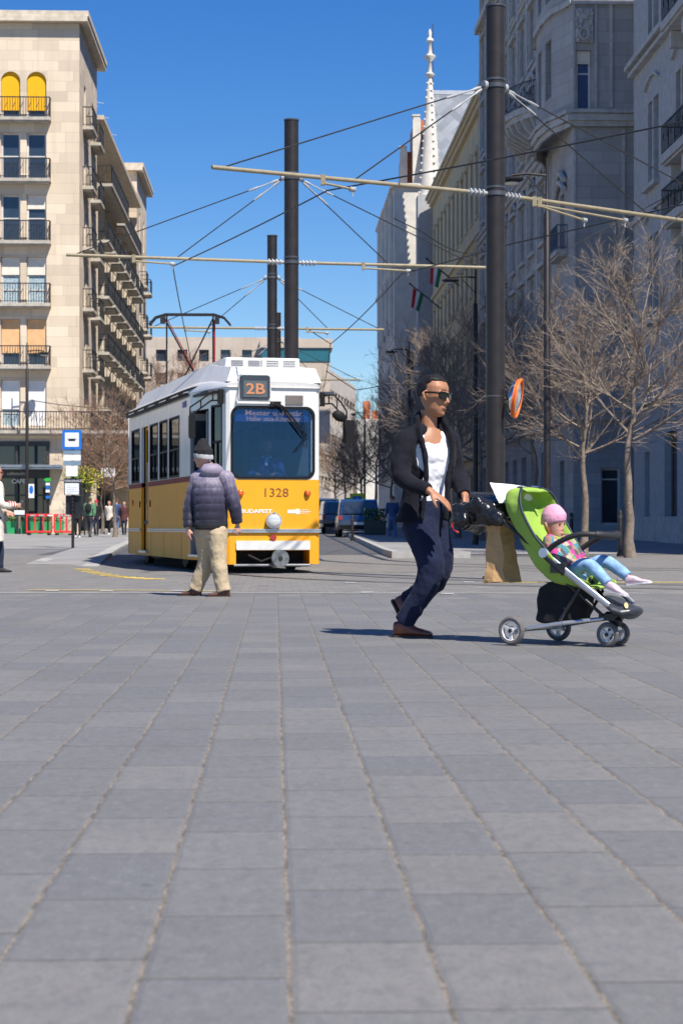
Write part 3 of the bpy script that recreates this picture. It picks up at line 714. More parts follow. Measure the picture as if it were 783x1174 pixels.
# --- pale yellow building
YB = empty('yellow_building', (13.2, 117, 0), 0, 'pale yellow stucco building with rows of arched windows under a long eave', 'building')
mb = MB(); FY = frame_of((13.2, 160), (13.2, 116.3)); hy = []
for k in range(13):
    u = 1.3+k*3.3
    for z, h in ((1, 3.2), (6.6, 2.6), (11.6, 2.5), (16.2, 2.4), (21.0, 4.2)): hy.append((u, u+1.35, z, z+h))
wall(mb, (13.2, 160), (13.2, 116.3), -.3, 28, hy, .3); wall(mb, (13.2, 116.3), (35, 116.3), -.3, 28); wall(mb, (35, 160), (13.2, 160), -.3, 28)
mb.build('wall', M_YEL, YB)
mb = MB(); mb.prism([Vector((12.6, 160, 28.2)), Vector((22, 160, 33)), Vector((32, 160, 28.2))], (0, -43.8, 0)); mb.build('roof', M_ROOF, YB)
mb = MB()
for z, h, o in ((27.4, .3, .3), (27.7, .25, .5), (27.95, .2, .65), (19.6, .25, .2), (5.2, .3, .25), (14.6, .15, .12)): obox(mb, FY, 0, 43.7, 0, o, z, z+h)
for (a, b, z0, z1) in hy:
    obox(mb, FY, a-.12, b+.12, 0, .12, z0-.18, z0-.02)
    p0_, t_, n_ = FY; cu = (a+b)/2
    mb.tube([p0_+t_*(cu+.8*math.cos(q))+n_*.05+Vector((0, 0, z1-.1+.5*math.sin(q))) for q in [math.pi*i/6 for i in range(7)]], .1, 5)
mb.build('stone_moulding', M_YTR, YB)
for (a, b, z0, z1) in hy: window(FY, a, b, z0, z1, YB, .28, M_BFRAME, 1, .7)
world_parent(None, YB)
# --- church behind: slate roof and white spire
CHR = empty('church', (13.6, 163, 0), 0, 'church with crocketed white spire and diamond slate roof above the yellow building', 'church')
mb = MB(); mb.prism([Vector((13.9, 163, 28)), Vector((13.9, 169, 39)), Vector((13.9, 175, 28))], (8, 0, 0)); mb.build('roof', M_SLATE, CHR)
mb = MB(); mb.box((14, 163.4, 0), (21.8, 174.6, 28)); mb.build('wall', M_WHITE, CHR)
mb = MB(); mb.box((13.8, 168.9, 38.9), (22, 169.1, 39.25)); mb.build('ridge_cap', mat('lead_ridge', (.5, .52, .55), .5, .3), CHR)
cx, cy = 13.1, 161.8
mb = MB(); mb2 = MB(); mb2.box((cx-1.1, cy-1.1, 0), (cx+1.1, cy+1.1, 28.6)); mb2.build('tower', M_GREYP, CHR)
prof = [(28.6, 1.0), (29, .9), (33, .68), (36, .42), (38, .26), (39.0, .13)]
rings = [[Vector((cx+r*math.cos(2*math.pi*j/8+.39), cy+r*math.sin(2*math.pi*j/8+.39), z)) for j in range(8)] for z, r in prof]
mb.loft(rings, smooth=False)
for z in [28.9+.62*i for i in range(16)]:
    r = 1.05-(z-27.5)*.083
    for j in range(4):
        a = 2*math.pi*j/4+.39; mb.ball((cx+(r+.08)*math.cos(a), cy+(r+.08)*math.sin(a), z), (.11, .11, .10), 6, 4)
prof = [(38.6, .15), (38.9, .42), (39.0, .42), (39.15, .18), (40.0, .14), (40.4, .5), (40.55, .5), (40.7, .2), (41.6, .12), (41.8, .32), (41.95, .3), (42.1, .12), (42.5, .16), (42.8, .05)]
mb.loft([[Vector((cx+r*math.cos(2*math.pi*j/8), cy+r*math.sin(2*math.pi*j/8), z)) for j in range(8)] for z, r in prof], smooth=False)
mb.build('spire', M_WHITE, CHR)
mb = MB(); mb.cyl((13.9, 168.5, 39), (13.9, 168.5, 45), .05, 5); mb.build('lightning_rod', M_RAIL, CHR)
world_parent(None, CHR)
# --- white gabled building
WB = empty('gabled_building', (10, 165, 0), 0, 'white sunlit building with stepped gables and orange tiled roof', 'building')
mb = MB(); wall(mb, (10.35, 166), (13.2, 166), -.3, 30.5, [(1.1, 1.7, z, z+1.9) for z in (6, 10, 14)], .3)
FWL = frame_of((10.35, 192), (10.35, 166)); hwl = [(1.5+k*3.4, 2.8+k*3.4, z, z+2.2) for k in range(7) for z in (5, 9, 13, 17, 21, 25)]
wall(mb, (10.35, 192), (10.35, 166), -.3, 30.5, hwl, .3); mb.quad((10.35, 166, 30.5), (13.2, 166, 30.5), (13.2, 192, 30.5), (10.35, 192, 30.5)); wall(mb, (13.2, 166), (13.2, 192), -.3, 30.5); wall(mb, (13.2, 192), (10.35, 192), -.3, 30.5)
mb.build('wall', M_WHITE, WB)
mb = MB()
for (x0, x1, y, zt) in ((12.25, 12.95, 170, 37.2), (11.25, 11.9, 172, 34.8)):
    mb.prism([Vector((x0, y, 29)), Vector((x1, y, 29)), Vector((x1, y, zt-.3)), Vector((x1-.15, y, zt)), Vector((x0+.1, y, zt)), Vector((x0, y, zt-.4))], (0, .8, 0)); mb.box((x0-.06, y-.06, zt), (x1-.05, y+.86, zt+.14))
mb.build('gable', M_WHITE, WB)
mb = MB()
for (x0, x1, y, zt) in ((12.5, 13.6, 171, 37.0), (11.6, 12.4, 173, 34.6)): mb.prism([Vector((x0, y, 30)), Vector((x1, y, 30)), Vector((x1, y, zt)), Vector((x0, y, zt))], (0, 6, 0))
mb.build('tile_roof', M_TILE, WB)
mb = MB()
F_ = frame_of((10.35, 166), (13.2, 166))
for z, o in ((23.0, .18), (23.2, .3), (17.0, .1), (5, .2), (30.2, .3)): obox(mb, F_, -.02, 2.85, 0, o, z, z+.2); obox(mb, FWL, 0, 26.02, 0, o, z, z+.2)
for k in range(4): mb.cyl((10.2+.0*k, 168+k*6, 18), (10.2, 168+k*6, 29.8), .28, 8)
mb.build('stone_moulding', M_WHITE, WB)
for (a, b, z0, z1) in hwl: window(FWL, a, b, z0, z1, WB, .28, M_BFRAME, 0, 0)
for z in (6, 10, 14): window(F_, 1.1, 1.7, z, z+1.9, WB, .28, M_BFRAME, 0, 0)
world_parent(None, WB)
RB = empty('white_building', (10.9, 193, 0), 0, 'narrow tall white house beyond the gabled one with dark roof edge', 'building')
mb = MB(); wall(mb, (10.9, 193), (20, 193), -.3, 33, [], .3); FR = frame_of((10.9, 202), (10.9, 193)); hr = [(1+k*3.5, 2.3+k*3.5, z, z+2.2) for k in range(2) for z in (5, 9, 13, 17, 21, 25)]; hr = hr[:90]
wall(mb, (10.9, 202), (10.9, 193), -.3, 33, hr, .3); mb.quad((10.9, 193, 33), (20, 193, 33), (20, 202, 33), (10.9, 202, 33)); wall(mb, (20, 193), (20, 202), -.3, 33); mb.build('wall', M_WHITE, RB)
for (a, b, z0, z1) in hr: window(FR, a, b, z0, z1, RB, .28, M_BFRAME, 0, 0)
world_parent(None, RB)

# --- far background
M_FAR = ashlar('far_stone', (.56, .48, .40), 2.0, .9, .06, .2)
FB1 = empty('office_building', (-12, 215, 0), 0, 'long pale office block far behind the tram with glazed top floor', 'building')
Zf = 215
def fx(px): return (px-315)/FPX*Zf
mb = MB(); x0, x1 = fx(120), fx(344); FO = frame_of((x0, Zf), (x1, Zf)); W_ = x1-x0
hz = [(1.0+k*2.4, 2.1+k*2.4, z, z+1.3) for k in range(int((W_-2)/2.4)) for z in (19.2, 16.6, 14.0, 11.4)]
wall(mb, (x0, Zf), (x1, Zf), 0, 21.9, hz, .3); mb.quad((x0, Zf, 21.9), (x1, Zf, 21.9), (x1, Zf+20, 21.9), (x0, Zf+20, 21.9)); wall(mb, (x1, Zf), (x1, Zf+20), 0, 21.9); mb.build('wall', M_FAR, FB1)
mb = MB()
for (a, b, z0, z1) in hz: mb = MB(); obox(mb, FO, a, b, -.32, -.28, z0, z1); mb.build('window', M_PANE, FB1)
mb = MB(); xa, xb = fx(300), fx(378); mb.box((xa, Zf-1.5, 19.1), (xb, Zf-.02, 20.6)); mb.build('glazed_band', mat('teal_glass', (.02, .13, .17), .1, spec=.8), FB1)
mb = MB(); mb.box((xa-.2, Zf-1.7, 20.6), (xb+.3, Zf+5, 21.6)); mb.box((xa, Zf-1.4, 10), (xb, Zf-.03, 19.1)); mb.build('cornice', M_FAR, FB1); world_parent(None, FB1)
FB2 = empty('far_office_block', (4, 290, 0), 0, 'pale office block with ribbon windows stepping down to the right', 'building')
mb = MB(); pA = (3.8, 290); pB = (15.6, 370); FO2 = frame_of(pB, pA)
FO2 = frame_of(pA, pB); 
def rib(p, q):
    L_ = math.dist(p, q); return [(1, L_-1, z, z+1.7) for z in (3.5, 7.3, 11.1, 14.9, 18.7, 22.5)]
pC = (pA[0]-8, 290)
wall(mb, pC, pA, 0, 27); wall(mb, pA, pB, 0, 27, rib(pA, pB), .3); mb.prism([Vector((*pC, 27)), Vector((*pA, 27)), Vector((*pB, 27)), Vector((pC[0], 370, 27))], (0, 0, .6)); mb.build('wall', M_FAR, FB2)
mb = MB(); L_ = math.dist(pA, pB)
for (a, b, z0, z1) in rib(pA, pB): obox(mb, FO2, a, b, -.32, -.28, z0, z1)
mb.build('window', M_PANE, FB2)
for (a, b, z0, z1) in rib(pA, pB):
    for k in range(16): mb = MB(); obox(mb, FO2, a+k*(b-a)/16, a+k*(b-a)/16+.6, -.27, -.005, z0, z1); mb.build('window_pier', M_FAR, FB2); world_parent(None, FB2)
FB3 = empty('distant_house', (12, 300, 0), 0, 'distant cream house with brick chimneys closing the street', 'building')
mb = MB(); mb.box((12.9, 300, 0), (24, 315, 17.5)); mb.build('wall', M_WHITE, FB3)
for q_ in ((13.9, 15.0, 20.4), (16.6, 17.6, 20.5), (15.3, 16.3, 18.9)): mb = MB(); mb.box((q_[0], 301, 17.5), (q_[1], 302.5, q_[2])); mb.build('chimney', M_TILE, FB3); world_parent(None, FB3)
FB4 = empty('terminal_building', (-5, 330, 0), 0, 'low sunlit building at the far end of the street', 'building')
mb = MB(); wall(mb, (-22, 330), (10, 330), 0, 14, [(1+k*2.6, 2.3+k*2.6, z, z+1.6) for k in range(11) for z in (2, 5, 8, 11)], .4); mb.quad((-22, 330, 14), (10, 330, 14), (10, 345, 14), (-22, 345, 14)); mb.build('wall', M_FAR, FB4)
mb = MB(); mb.box((-21.9, 330.4, 0), (9.9, 330.6, 14)); mb.build('window', M_PANE, FB4); world_parent(None, FB4)
# ------------------------------------------------------------------ trees
M_BARK = mat('bark', (.20, .16, .125), .9, var=.35, scale=9, bump=.7, bscale=26, dist=.02)
M_TWIG = mat('twig', (.20, .155, .12), .85, var=.35, scale=2.5)
M_TWIGR = mat('red_twig', (.22, .135, .09), .85, var=.35, scale=2.5)
M_LIMEW = mat('trunk_whitewash', (.42, .27, .12), .9, var=.3, scale=8)
def tree_mesh(seed, H=7.0, clear=2.6, crown=2.0, dens=1.0, tw=.0065):
    r = random.Random(seed); T, C = MB(), MB()
    def seg(mb, pts, r0, r1, n):
        k = len(pts); mb.tube(pts, [r0+(r1-r0)*i/(k-1) for i in range(k)], n, caps=False)
    def branch(p, d, L, rad, lvl):
        k = 5 if lvl < 2 else 4; pts = [p.copy()]; q = p.copy(); dd = d.copy()
        for i in range(k):
            dd = (dd+Vector((r.gauss(0, .11), r.gauss(0, .11), r.gauss(0, .09)+(.05 if lvl < 3 else .02)))).normalized(); q = q+dd*L/k; pts.append(q.copy())
        seg(T if lvl == 0 else C, pts, rad, rad*.45, 6 if lvl < 1 else (4 if lvl < 2 else 3))
        if lvl >= 4: return
        nb = {0: int(11*dens), 1: int(8*dens), 2: int(5.2*dens), 3: 4}[lvl]
        for i in range(nb):
            t = r.uniform(.18 if lvl else .12, 1.0); j = min(k-1, int(t*k)); c = pts[j].lerp(pts[j+1], t*k-j)
            ax = (pts[j+1]-pts[j]).normalized(); o = ax.orthogonal().normalized(); o = Quaternion(ax, r.uniform(0, 6.283)) @ o
            nd = (ax*r.uniform(.7, 1.3)+o*r.uniform(.45, .95)+Vector((0, 0, .12))).normalized()
            branch(c, nd, L*r.uniform(.42, .72)*(1.1-.4*t), max(tw*.75, rad*.42), lvl+1)
    pts = [Vector((0, 0, -.05))]; q = Vector((0, 0, 0)); 
    for i in range(6): q = q+Vector((r.gauss(0, .035), r.gauss(0, .035), clear/6)); pts.append(q.copy())
    base = pts[-1]; 
    for i in range(5): q = q+Vector((r.gauss(0, .09), r.gauss(0, .09), (H-clear)*.62/5)); pts.append(q.copy())
    n = len(pts); rad = [.115*(1-.85*(i/(n-1))**1.1) for i in range(n)]; rad[0] = .16
    T.tube(pts, rad, 9, caps=False)
    nl = int(16*dens)
    for i in range(nl):
        t = (i+.3)/nl; j = 6+min(4, int(t*5)); c = pts[j].lerp(pts[j+1], t*5-int(t*5) if t*5 < 5 else 1)
        a = i*2.4+r.uniform(-.4, .4); up = .35+.9*t
        branch(c, Vector((math.cos(a), math.sin(a), up)).normalized(), crown*(1.2-.5*t)*r.uniform(.55, 1.1), .036*(1-.5*t), 1)
    return T, C
def tree_proto(seed, name, tw_m, **k):
    T, C = tree_mesh(seed, **k); root = empty(name)
    T.build('trunk', M_BARK, root); C.build('crown', tw_m, root); return root
A1 = tree_proto(11, 'bare_tree', M_TWIG, H=7.2, clear=2.5, crown=2.5, dens=1.12)
A2 = tree_proto(23, 'bare_tree', M_TWIG, H=7.0, clear=2.3, crown=2.6, dens=1.15)
A3 = tree_proto(31, 'bare_tree', M_TWIGR, H=8.0, clear=2.4, crown=2.9, dens=1.12, tw=.010)
GT = 'bare trees along the right-hand pavement'; GL = 'bare trees along the left-hand pavement'; GF = 'bare trees in the distance'
spots = [
 (A1, 723, 45.5, 1.08, 0, 'bare tree with pale trunk nearest the right edge', GT),
 (A2, 668, 51.5, 1.0, 1.3, 'bare twiggy tree second from the right edge behind the stroller', GT),
 (A1, 612, 62, 1.15, 2.2, 'bare tree just right of the tall foreground pole', GT),
 (A2, 553, 74, 1.25, 3.6, 'bare tree whose trunk stands behind the tall foreground pole', GT),
 (A1, 524, 80, 1.35, 4.4, 'shaded bare tree between pole and man in cardigan', GT),
 (A2, 496, 95, 1.4, 5.5, 'shaded bare tree behind the head of the man in cardigan', GT),
 (A3, 132, 84, .85, .5, 'reddish bare tree between stop sign and tram', GL),
 (A3, 118, 97, .78, 2.5, 'reddish bare tree close to the beige block corner', GL),
 (A3, 150, 106, .85, 4.1, 'reddish bare tree just left of the tram side', GL),
 (A1, 432, 98, 1.0, 1.0, 'dark bare tree in shade above the parked van', GT),
 (A2, 415, 116, 1.0, 2.0, 'dark bare tree in shade left of the planter', GT),
 (A3, 449, 118, 1.05, 3.0, 'dark bare tree beyond the walker in jeans', GT),
 (A2, 396, 140, 1.0, 4.6, 'bare tree just right of the tram mirror', GF),
 (A3, 383, 150, .95, 5.2, 'low sunlit bare tree at the tram right side far back', GF),
 (A3, 205, 175, 2.05, .2, 'tall bare tree under the pantograph', GF),
 (A3, 250, 185, 2.1, 1.7, 'tall bare tree behind the tram roof middle', GF),
 (A3, 292, 180, 2.0, 3.1, 'tall bare tree left of the third pole', GF),
 (A3, 165, 165, 1.8, 4.0, 'tall bare tree against the far office block left end', GF),
]
used = set()
for (pr, px, z, s, rz, lab, grp) in spots:
    o = pr if id(pr) not in used else copy_tree(pr); used.add(id(pr))
    o.location = onground(px, z); o.rotation_euler = (0, 0, rz); o.scale = (s, s, s); tag(o, lab, 'tree', grp)
# ------------------------------------------------------------------ poles, arms, wires
M_POLE = mat('pole_paint', (.022, .017, .016), .5, .2, var=.25, scale=6, bump=.08, bscale=70, coat=.1)
M_GALV = mat('arm_fibreglass', (.28, .235, .15), .55, 0, var=.15, scale=12)
M_INS = mat('insulator', (.33, .34, .35), .45); M_WIRE = mat('wire', (.02, .02, .022), .6)
def mast(px, z, top, h_arm, h_att, wdt, label, lpx, rpx, lz, rz, clips):
    b = onground(px, z); root = empty('tram_mast', b, 0, label, 'mast', 'dark masts carrying the tram wires'); g0 = b.z
    mb = MB(); r = wdt/2; mb.cyl((0, 0, -.05), (0, 0, top-g0), r, 28); mb.disc((0, 0, .02), (0, 0, 1), r*1.35, .05)
    mb.build('pole', M_POLE, root)
    mb = MB(); mb.disc((0, 0, top-g0+.012), (0, 0, 1), r*1.08, .025); mb.disc((0, 0, 2.6), (0, 0, 1), r*1.015, .02)
    for h in (h_arm-g0, h_att-g0): mb.disc((0, 0, h), (0, 0, 1), r*1.1, .06); mb.disc((0, 0, h+.09), (0, 0, 1), r*1.05, .03)
    mb.build('clamp', M_RAIL, root)
    L = P(lpx, HOR, lz)-b; L.z = h_arm-g0; Rr = P(rpx, HOR, rz)-b; Rr.z = h_arm-g0; c = Vector((0, 0, h_arm-g0))
    for e in (L, Rr):
        d = (e-c).normalized(); mb = MB(); mb.tube([c+d*(r+.32), e], .030, 10); mb.build('arm', M_GALV, root)
        mb = MB(); mb.tube([c+d*r, c+d*(r+.34)], .03, 8)
        for k in range(4): mb.disc(c+d*(r+.08+.07*k), d, .055, .025, 12)
        mb.build('insulator', M_INS, root)
    att = Vector((0, 0, h_att-g0))
    for e in (L, Rr):
        d = (e-c).normalized(); a0 = att+d*r
        mb = MB()
        for f in ((.97, .52) if e is L else (.97, .5)): 
            q = c.lerp(e, f); mb.tube([a0, q], .011, 5)
        mb.build('stay_wire', M_WIRE, root)
        mb = MB()
        for f in (.97, .52):
            q = c.lerp(e, f); dd = (q-a0).normalized(); mb = MB(); mb.tube([a0+dd*.12, a0+dd*.2, a0+dd*.28, a0+dd*.5, a0+dd*.55, a0+dd*.7, a0+dd*.72], [.02, .026, .012, .012, .022, .018, .01], 8); mb.build('insulator', M_INS, root)
        mb = MB(); mb.disc(a0+d*.04, d, .06, .05); mb.build('stay_lug', M_INS, root)
    for (e, f0, f1, dz) in clips:
        E = L if e < 0 else Rr; d = (E-c).normalized(); q0 = c+d*f0; q1 = c+d*f1+Vector((0, 0, dz))
        mb = MB(); mb.tube([q0-Vector((0, 0, .07)), q1], .018, 8); mb.box((q0.x-.03, q0.y-.05, q0.z-.1), (q0.x+.03, q0.y+.05, q0.z+.04)); mb.build('steady_arm', M_GALV, root)
        mb = MB(); mb.disc(q1, d, .035, .08, 10); mb.tube([q1, q1-Vector((0, 0, .1))], .012, 6); mb.build('wire_clip', M_INS, root)
    return root, b, L, Rr
m1 = mast(568, 27.2, 8.12, 5.47, 7.0, .272, 'tall dark mast standing right behind the stroller', 243, 900, 25.15, 31.0, [(-1, 2.75, 2.3, -.12), (1, .75, 1.75, -.2), (1, .85, 2.6, -.12)])
m2 = mast(334, 35.2, 8.2, 5.6, 7.15, .262, 'tall dark mast rising behind the tram roof', 76, 557, 34.2, 35.9, [(-1, 2.9, 2.2, -.1), (1, 1.35, 2.2, -.1)])
m3 = mast(312, 48.7, 8.12, 5.78, 7.07, .25, 'shorter looking mast left of the one behind the tram', 170, 440, 48.4, 49.0, [(-1, 2.2, 1.6, -.1), (1, .9, 1.4, -.1)])
m4 = mast(318, 68, 8.3, 5.95, 7.3, .25, 'farthest dark mast of the tram line hidden low behind the tram', 215, 413, 68, 68, [])
def wire(pts, label, cat='wire', r=.012, grp='overhead tram wires'):
    mb = MB(); full = []
    for a, b in zip(pts, pts[1:]):
        a, b = Vector(a), Vector(b); L = (b-a).length
        for i in range(8): t = i/8; p = a.lerp(b, t); p.z -= .0012*L*L*4*t*(1-t)*.25; full.append(p)
    full.append(Vector(pts[-1])); mb.tube(full, r, 5); return tag(mb.build('overhead_wire', M_WIRE), label, cat, grp)
wire([P(1100, -20, 18), P(783, 139, 22.5), P(568, 182, 25), P(375, 218, 27.6), P(198, 305, 35.8), P(214, 388, 48.4), P(226, 440, 68), P(250, 500, 110), P(262, 520, 200)], 'contact wire sweeping from upper right down to the pantograph side')
wire([P(1000, 130, 22), P(783, 234, 29.3), P(583, 280, 31.5), P(460, 314, 36), P(379, 394, 50.6), P(372, 440, 68), P(350, 505, 110), P(330, 540, 200)], 'contact wire crossing behind the foreground mast and dipping past the tram')
wire([P(353, 377, 49), P(379, 394, 50.5)], 'short wire joining the third mast arm to the contact wire')
wire([P(374, 425, 60), P(408, 447, 62), P(440, 441, 70), P(560, 430, 90)], 'thin wire sagging right of the tram mirror', r=.015)
wire([P(452, 250, 36), P(484, 265, 40), P(540, 290, 60)], 'thin wire continuing from the second mast arm to the houses')
wire([P(30, 458, 98), P(70, 464, 96), P(150, 470, 88)], 'thin wire running from lamp post along the beige block', r=.02)
wire([P(640, 290, 50), P(770, 222, 52), P(980, 110, 60)], 'thin wire rising over the bare trees at right', r=.012)
# ------------------------------------------------------------------ street lamps
def lamp(px, z, h, side, label, grp='dark street lamps'):
    b = onground(px, z); root = empty('street_lamp', b, 0, label, 'lamp', grp)
    mb = MB(); mb.tube([(0, 0, 0), (0, 0, .9), (0, 0, h*.86), (0, 0, h*.865), (0, 0, h)], [.11, .09, .075, .04, .03], 12); mb.build('pole', M_POLE, root)
    mb = MB(); mb.tube([(0, 0, h*.955), (side*.5, 0, h*.96), (side*.85, 0, h*.955)], .03, 8); mb.tube([(0, 0, h*.9), (side*.5, 0, h*.955)], .015, 6); mb.build('arm', M_POLE, root)
    mb = MB(); mb.ball((side*.85, 0, h*.945), (.3, .3, .06), 16, 7); hd = mb.build('lamp_shade', M_POLE, root)
    mb = MB(); mb.ball((side*.85, 0, h*.935), (.2, .2, .05), 12, 6); mb.build('glass', mat('lamp_glass', (.5, .5, .48), .2), hd)
    return root
lamp(627, 46, 9.6, -1, 'dark street lamp with disc head above the nearest bare trees')
lamp(545, 65, 9.5, -1, 'dark street lamp just left of the foreground mast')
lamp(469, 93, 9.4, -1, 'dark street lamp left of the man in cardigan')
lamp(31, 96, 9.6, 1, 'dark street lamp in front of the cafe corner')
lamp(418, 150, 9.4, -1, 'distant street lamp over the parked cars')
# convex mirror
mr = empty('traffic_mirror', P(579, 457, 27.15), 0, 'convex traffic mirror in orange frame on the foreground mast', 'mirror')
nr = Vector((.95, -.27, -.18)).normalized(); q = nr.to_track_quat('Z', 'Y')
def rot_mesh(o, q): o.data.transform(q.to_matrix().to_4x4()); return o
cm = Vector((.18, -.03, .0))
mb = MB(); ring = [Vector((.27*math.cos(a), .27*math.sin(a), 0)) for a in [2*math.pi*i/28 for i in range(29)]]
mb.tube(ring, .021, 8, caps=False); mb.disc((0, 0, -.03), (0, 0, 1), .27, .03, 28); o = mb.build('frame', mat('orange_plastic', (.85, .16, .02), .4), mr)
o.data.transform(Matrix.Translation(cm) @ q.to_matrix().to_4x4())
mb = MB(); mb.ball((0, 0, -.05), (.25, .25, .09), 28, 12); o = mb.build('mirror_glass', mat('mirror', (.8, .82, .85), .02, 1.0, var=.01), mr); o.data.transform(Matrix.Translation(cm) @ q.to_matrix().to_4x4())
mb = MB(); mb.tube([(-.05, 0, 0), (.09, .02, 0), cm-nr*.05], .018, 8); mb.build('bracket', M_POLE, mr)
# flags
def flag(px, py, z, label, fur, sc=1.0):
    root = empty('flag', P(px, py, z), 0, label, 'flag', 'hungarian tricolour flags on the facades')
    mb = MB(); mb.tube([(2.6*sc, 1.5, -1.5*sc), (-.25, 0, .3)], .04, 6); mb.ball((-.27, 0, .32), .07, 8, 5); mb.build('flagpole', M_POLE, root)
    cols_ = [mat('flag_red', (.5, .02, .03), .8), mat('flag_white', (.75, .75, .75), .8), mat('flag_green', (.02, .2, .08), .8)]
    F = MB(); nx, nz = 9, 14
    for i in range(nx):
        for j in range(nz):
            def pt(a, b):
                u, v = a/nx, b/nz; droop = fur
                return Vector((-.1+.95*u*(1-.25*v)-.42*v*droop, .09*math.sin(7*u+2.2*v)*(.3+v), .1-.62*u-1.75*v*(1-.12*u)))*sc
            F.add([pt(i, j), pt(i+1, j), pt(i+1, j+1), pt(i, j+1)], [(0, 1, 2, 3)], i*3//nx, True)
    o = F.build('cloth', cols_, root); m = o.modifiers.new('s', 'SOLIDIFY'); m.thickness = .012
    return root
flag(475, 331, 118, 'hungarian flag tilted from the white facade, the left and lower one', .45, .68)
flag(495, 303, 104, 'hungarian flag hanging steeply, the right and upper one', .1, .62)
# ------------------------------------------------------------------ tram
def paint(name, col, dirt=.25, rough=.32, coat=.5):
    n = NG(name, rough); v = n.co(); x, y, z = n.sep(v)
    c = n.mix(n.ramp(n.noise(v, 1.2, 5), [(.35, 0.0), (.7, .35)]), col, tuple(a*.86 for a in col))
    d = n.noise(n.com(n.ma('MULTIPLY', x, 6), n.ma('MULTIPLY', y, 6), n.ma('MULTIPLY', z, .7)), 1.5, 6, .65)
    low = n.ramp(n.ma('DIVIDE', z, 3.0), [(.05, .8), (.35, .25), (1.0, .35)])
    c = n.mix(n.ma('MULTIPLY', n.ma('MULTIPLY', n.ramp(d, [(.42, 0.0), (.75, 1.0)]), dirt), low), c, (.13, .10, .07))
    n.set('Base Color', c); n.set('Roughness', n.ma('ADD', rough, n.ma('MULTIPLY', d, .2))); n.set('Coat Weight', coat); n.set('Coat Roughness', .12)
    n.bump(n.noise(v, 2.2, 3), .05, .03); return n.m
T_Y = paint('tram_yellow', (.86, .365, .001), .35, .5, .05); T_W = paint('tram_cream', (.74, .73, .70), .45); T_ROOF = paint('tram_roof', (.62, .62, .61), .6, .5, .1)
T_RED = paint('tram_red_stripe', (.22, .02, .008), .2, .6, 0); T_DK = mat('tram_underframe', (.025, .022, .02), .7, .2, var=.4, scale=7, bump=.3); T_RUB = mat('rubber', (.010, .010, .011), .6, spec=.2)
T_ALU = mat('aluminium', (.5, .52, .55), .35, .7); T_GL = glass_mat('tram_side_glass', (.6, .66, .7), .85, .02, .06); T_WS = glass_mat('windscreen_glass', (.58, .70, .88), .95, .02, .075, (.22, .45, .85))
T_INT = mat('tram_interior', (.04, .05, .065), .7); T_BLUE = mat('blue_logo', (.05, .08, .35), .5); T_LENS = mat('orange_lens', (.7, .12, .01), .2, coat=.8); T_RLENS = mat('red_lens', (.35, .01, .02), .2, coat=.8)
T_NUM = mat('brown_numeral', (.22, .09, .02), .5); T_WL = mat('white_lettering', (.8, .8, .76), .5)
def emis(name, col, st):
    n = NG(name, .5); n.set('Base Color', tuple(c*.3 for c in col)); n.set('Emission Color', col); n.set('Emission Strength', st); return n.m
T_LED = emis('amber_display', (1, .42, .2), .26); T_LED2 = emis('destination_text', (1, .5, .35), .45)
ANG = math.atan2(TD.y, TD.x)-math.pi/2
TR = empty('tram', TA0, ANG, 'yellow and white articulated tram number 1328 facing the square', 'tram')
# body outline: (half width, y)
def outline(mb, z0, z1, slot, holes_side=None): pass
HW0, HW1 = .78, 1.05
ptsL = [(-.70, 0.0), (-.755, .03), (-.78, .10), (-1.05, 1.6), (-1.05, 8.77)]
# --- lower body yellow
yel = MB(); whi = MB()
ZS, ZM, ZT = .20, 1.50, 2.96
Lmain = 7.17; Lt = math.dist((-.78, .1), (-1.05, 1.6))
def uy(y): return 8.77-y        # along main wall walking from rear to front (outside on the right = -x side)
doorM = (uy(7.08), uy(6.2), .28, 2.66)
winsM = [(uy(a), uy(b), 1.6, 2.66) for a, b in ((8.39, 7.32), (5.99, 5.04), (4.84, 3.95), (3.76, 2.69))]
W = lambda mb, a, b, z0, z1, h, d=.05: wall(mb, a, b, z0, z1, h, d)
W(yel, (-1.05, 8.77), (-1.05, 1.6), ZS, ZM, [(doorM[0], doorM[1], .28, ZM)])
W(whi, (-1.05, 8.77), (-1.05, 1.6), ZM+.09, ZT, winsM+[(doorM[0], doorM[1], ZM+.09, 2.66)])
dF = (.02, .86, .28, 2.66); wF = (.98, 1.46, 1.60, 2.70)     # taper wall: walking from (-1.05,1.6) to (-.78,.1)
W(yel, (-1.05, 1.6), (-.78, .1), ZS, ZM, [(dF[0], dF[1], .28, ZM)]); W(whi, (-1.05, 1.6), (-.78, .1), ZM, ZT, [(dF[0], dF[1], ZM, 2.66), wF])
W(yel, (-.78, .1), (-.755, .03), .15, ZM, []); W(yel, (-.755, .03), (-.70, 0), .15, ZM, []); W(whi, (-.78, .1), (-.755, .03), ZM, ZT, []); W(whi, (-.755, .03), (-.70, 0), ZM, ZT, [])
# right side mirrored (doors are on the other side)
W(yel, (.78, .1), (1.05, 1.6), ZS, ZM, []); W(yel, (1.05, 1.6), (1.05, 8.77), ZS, ZM, []); W(whi, (.78, .1), (1.05, 1.6), ZM, ZT, [(.1, .6, 1.6, 2.7), (.7, 1.4, 1.6, 2.66)])
W(whi, (1.05, 1.6), (1.05, 8.77), ZM, ZT, [(.5+k*1.3, 1.65+k*1.3, 1.6, 2.66) for k in range(5)])
W(yel, (.70, 0), (.755, .03), .15, ZM, []); W(yel, (.755, .03), (.78, .1), .15, ZM, []); W(whi, (.70, 0), (.755, .03), ZM, ZT, []); W(whi, (.755, .03), (.78, .1), ZM, ZT, [])
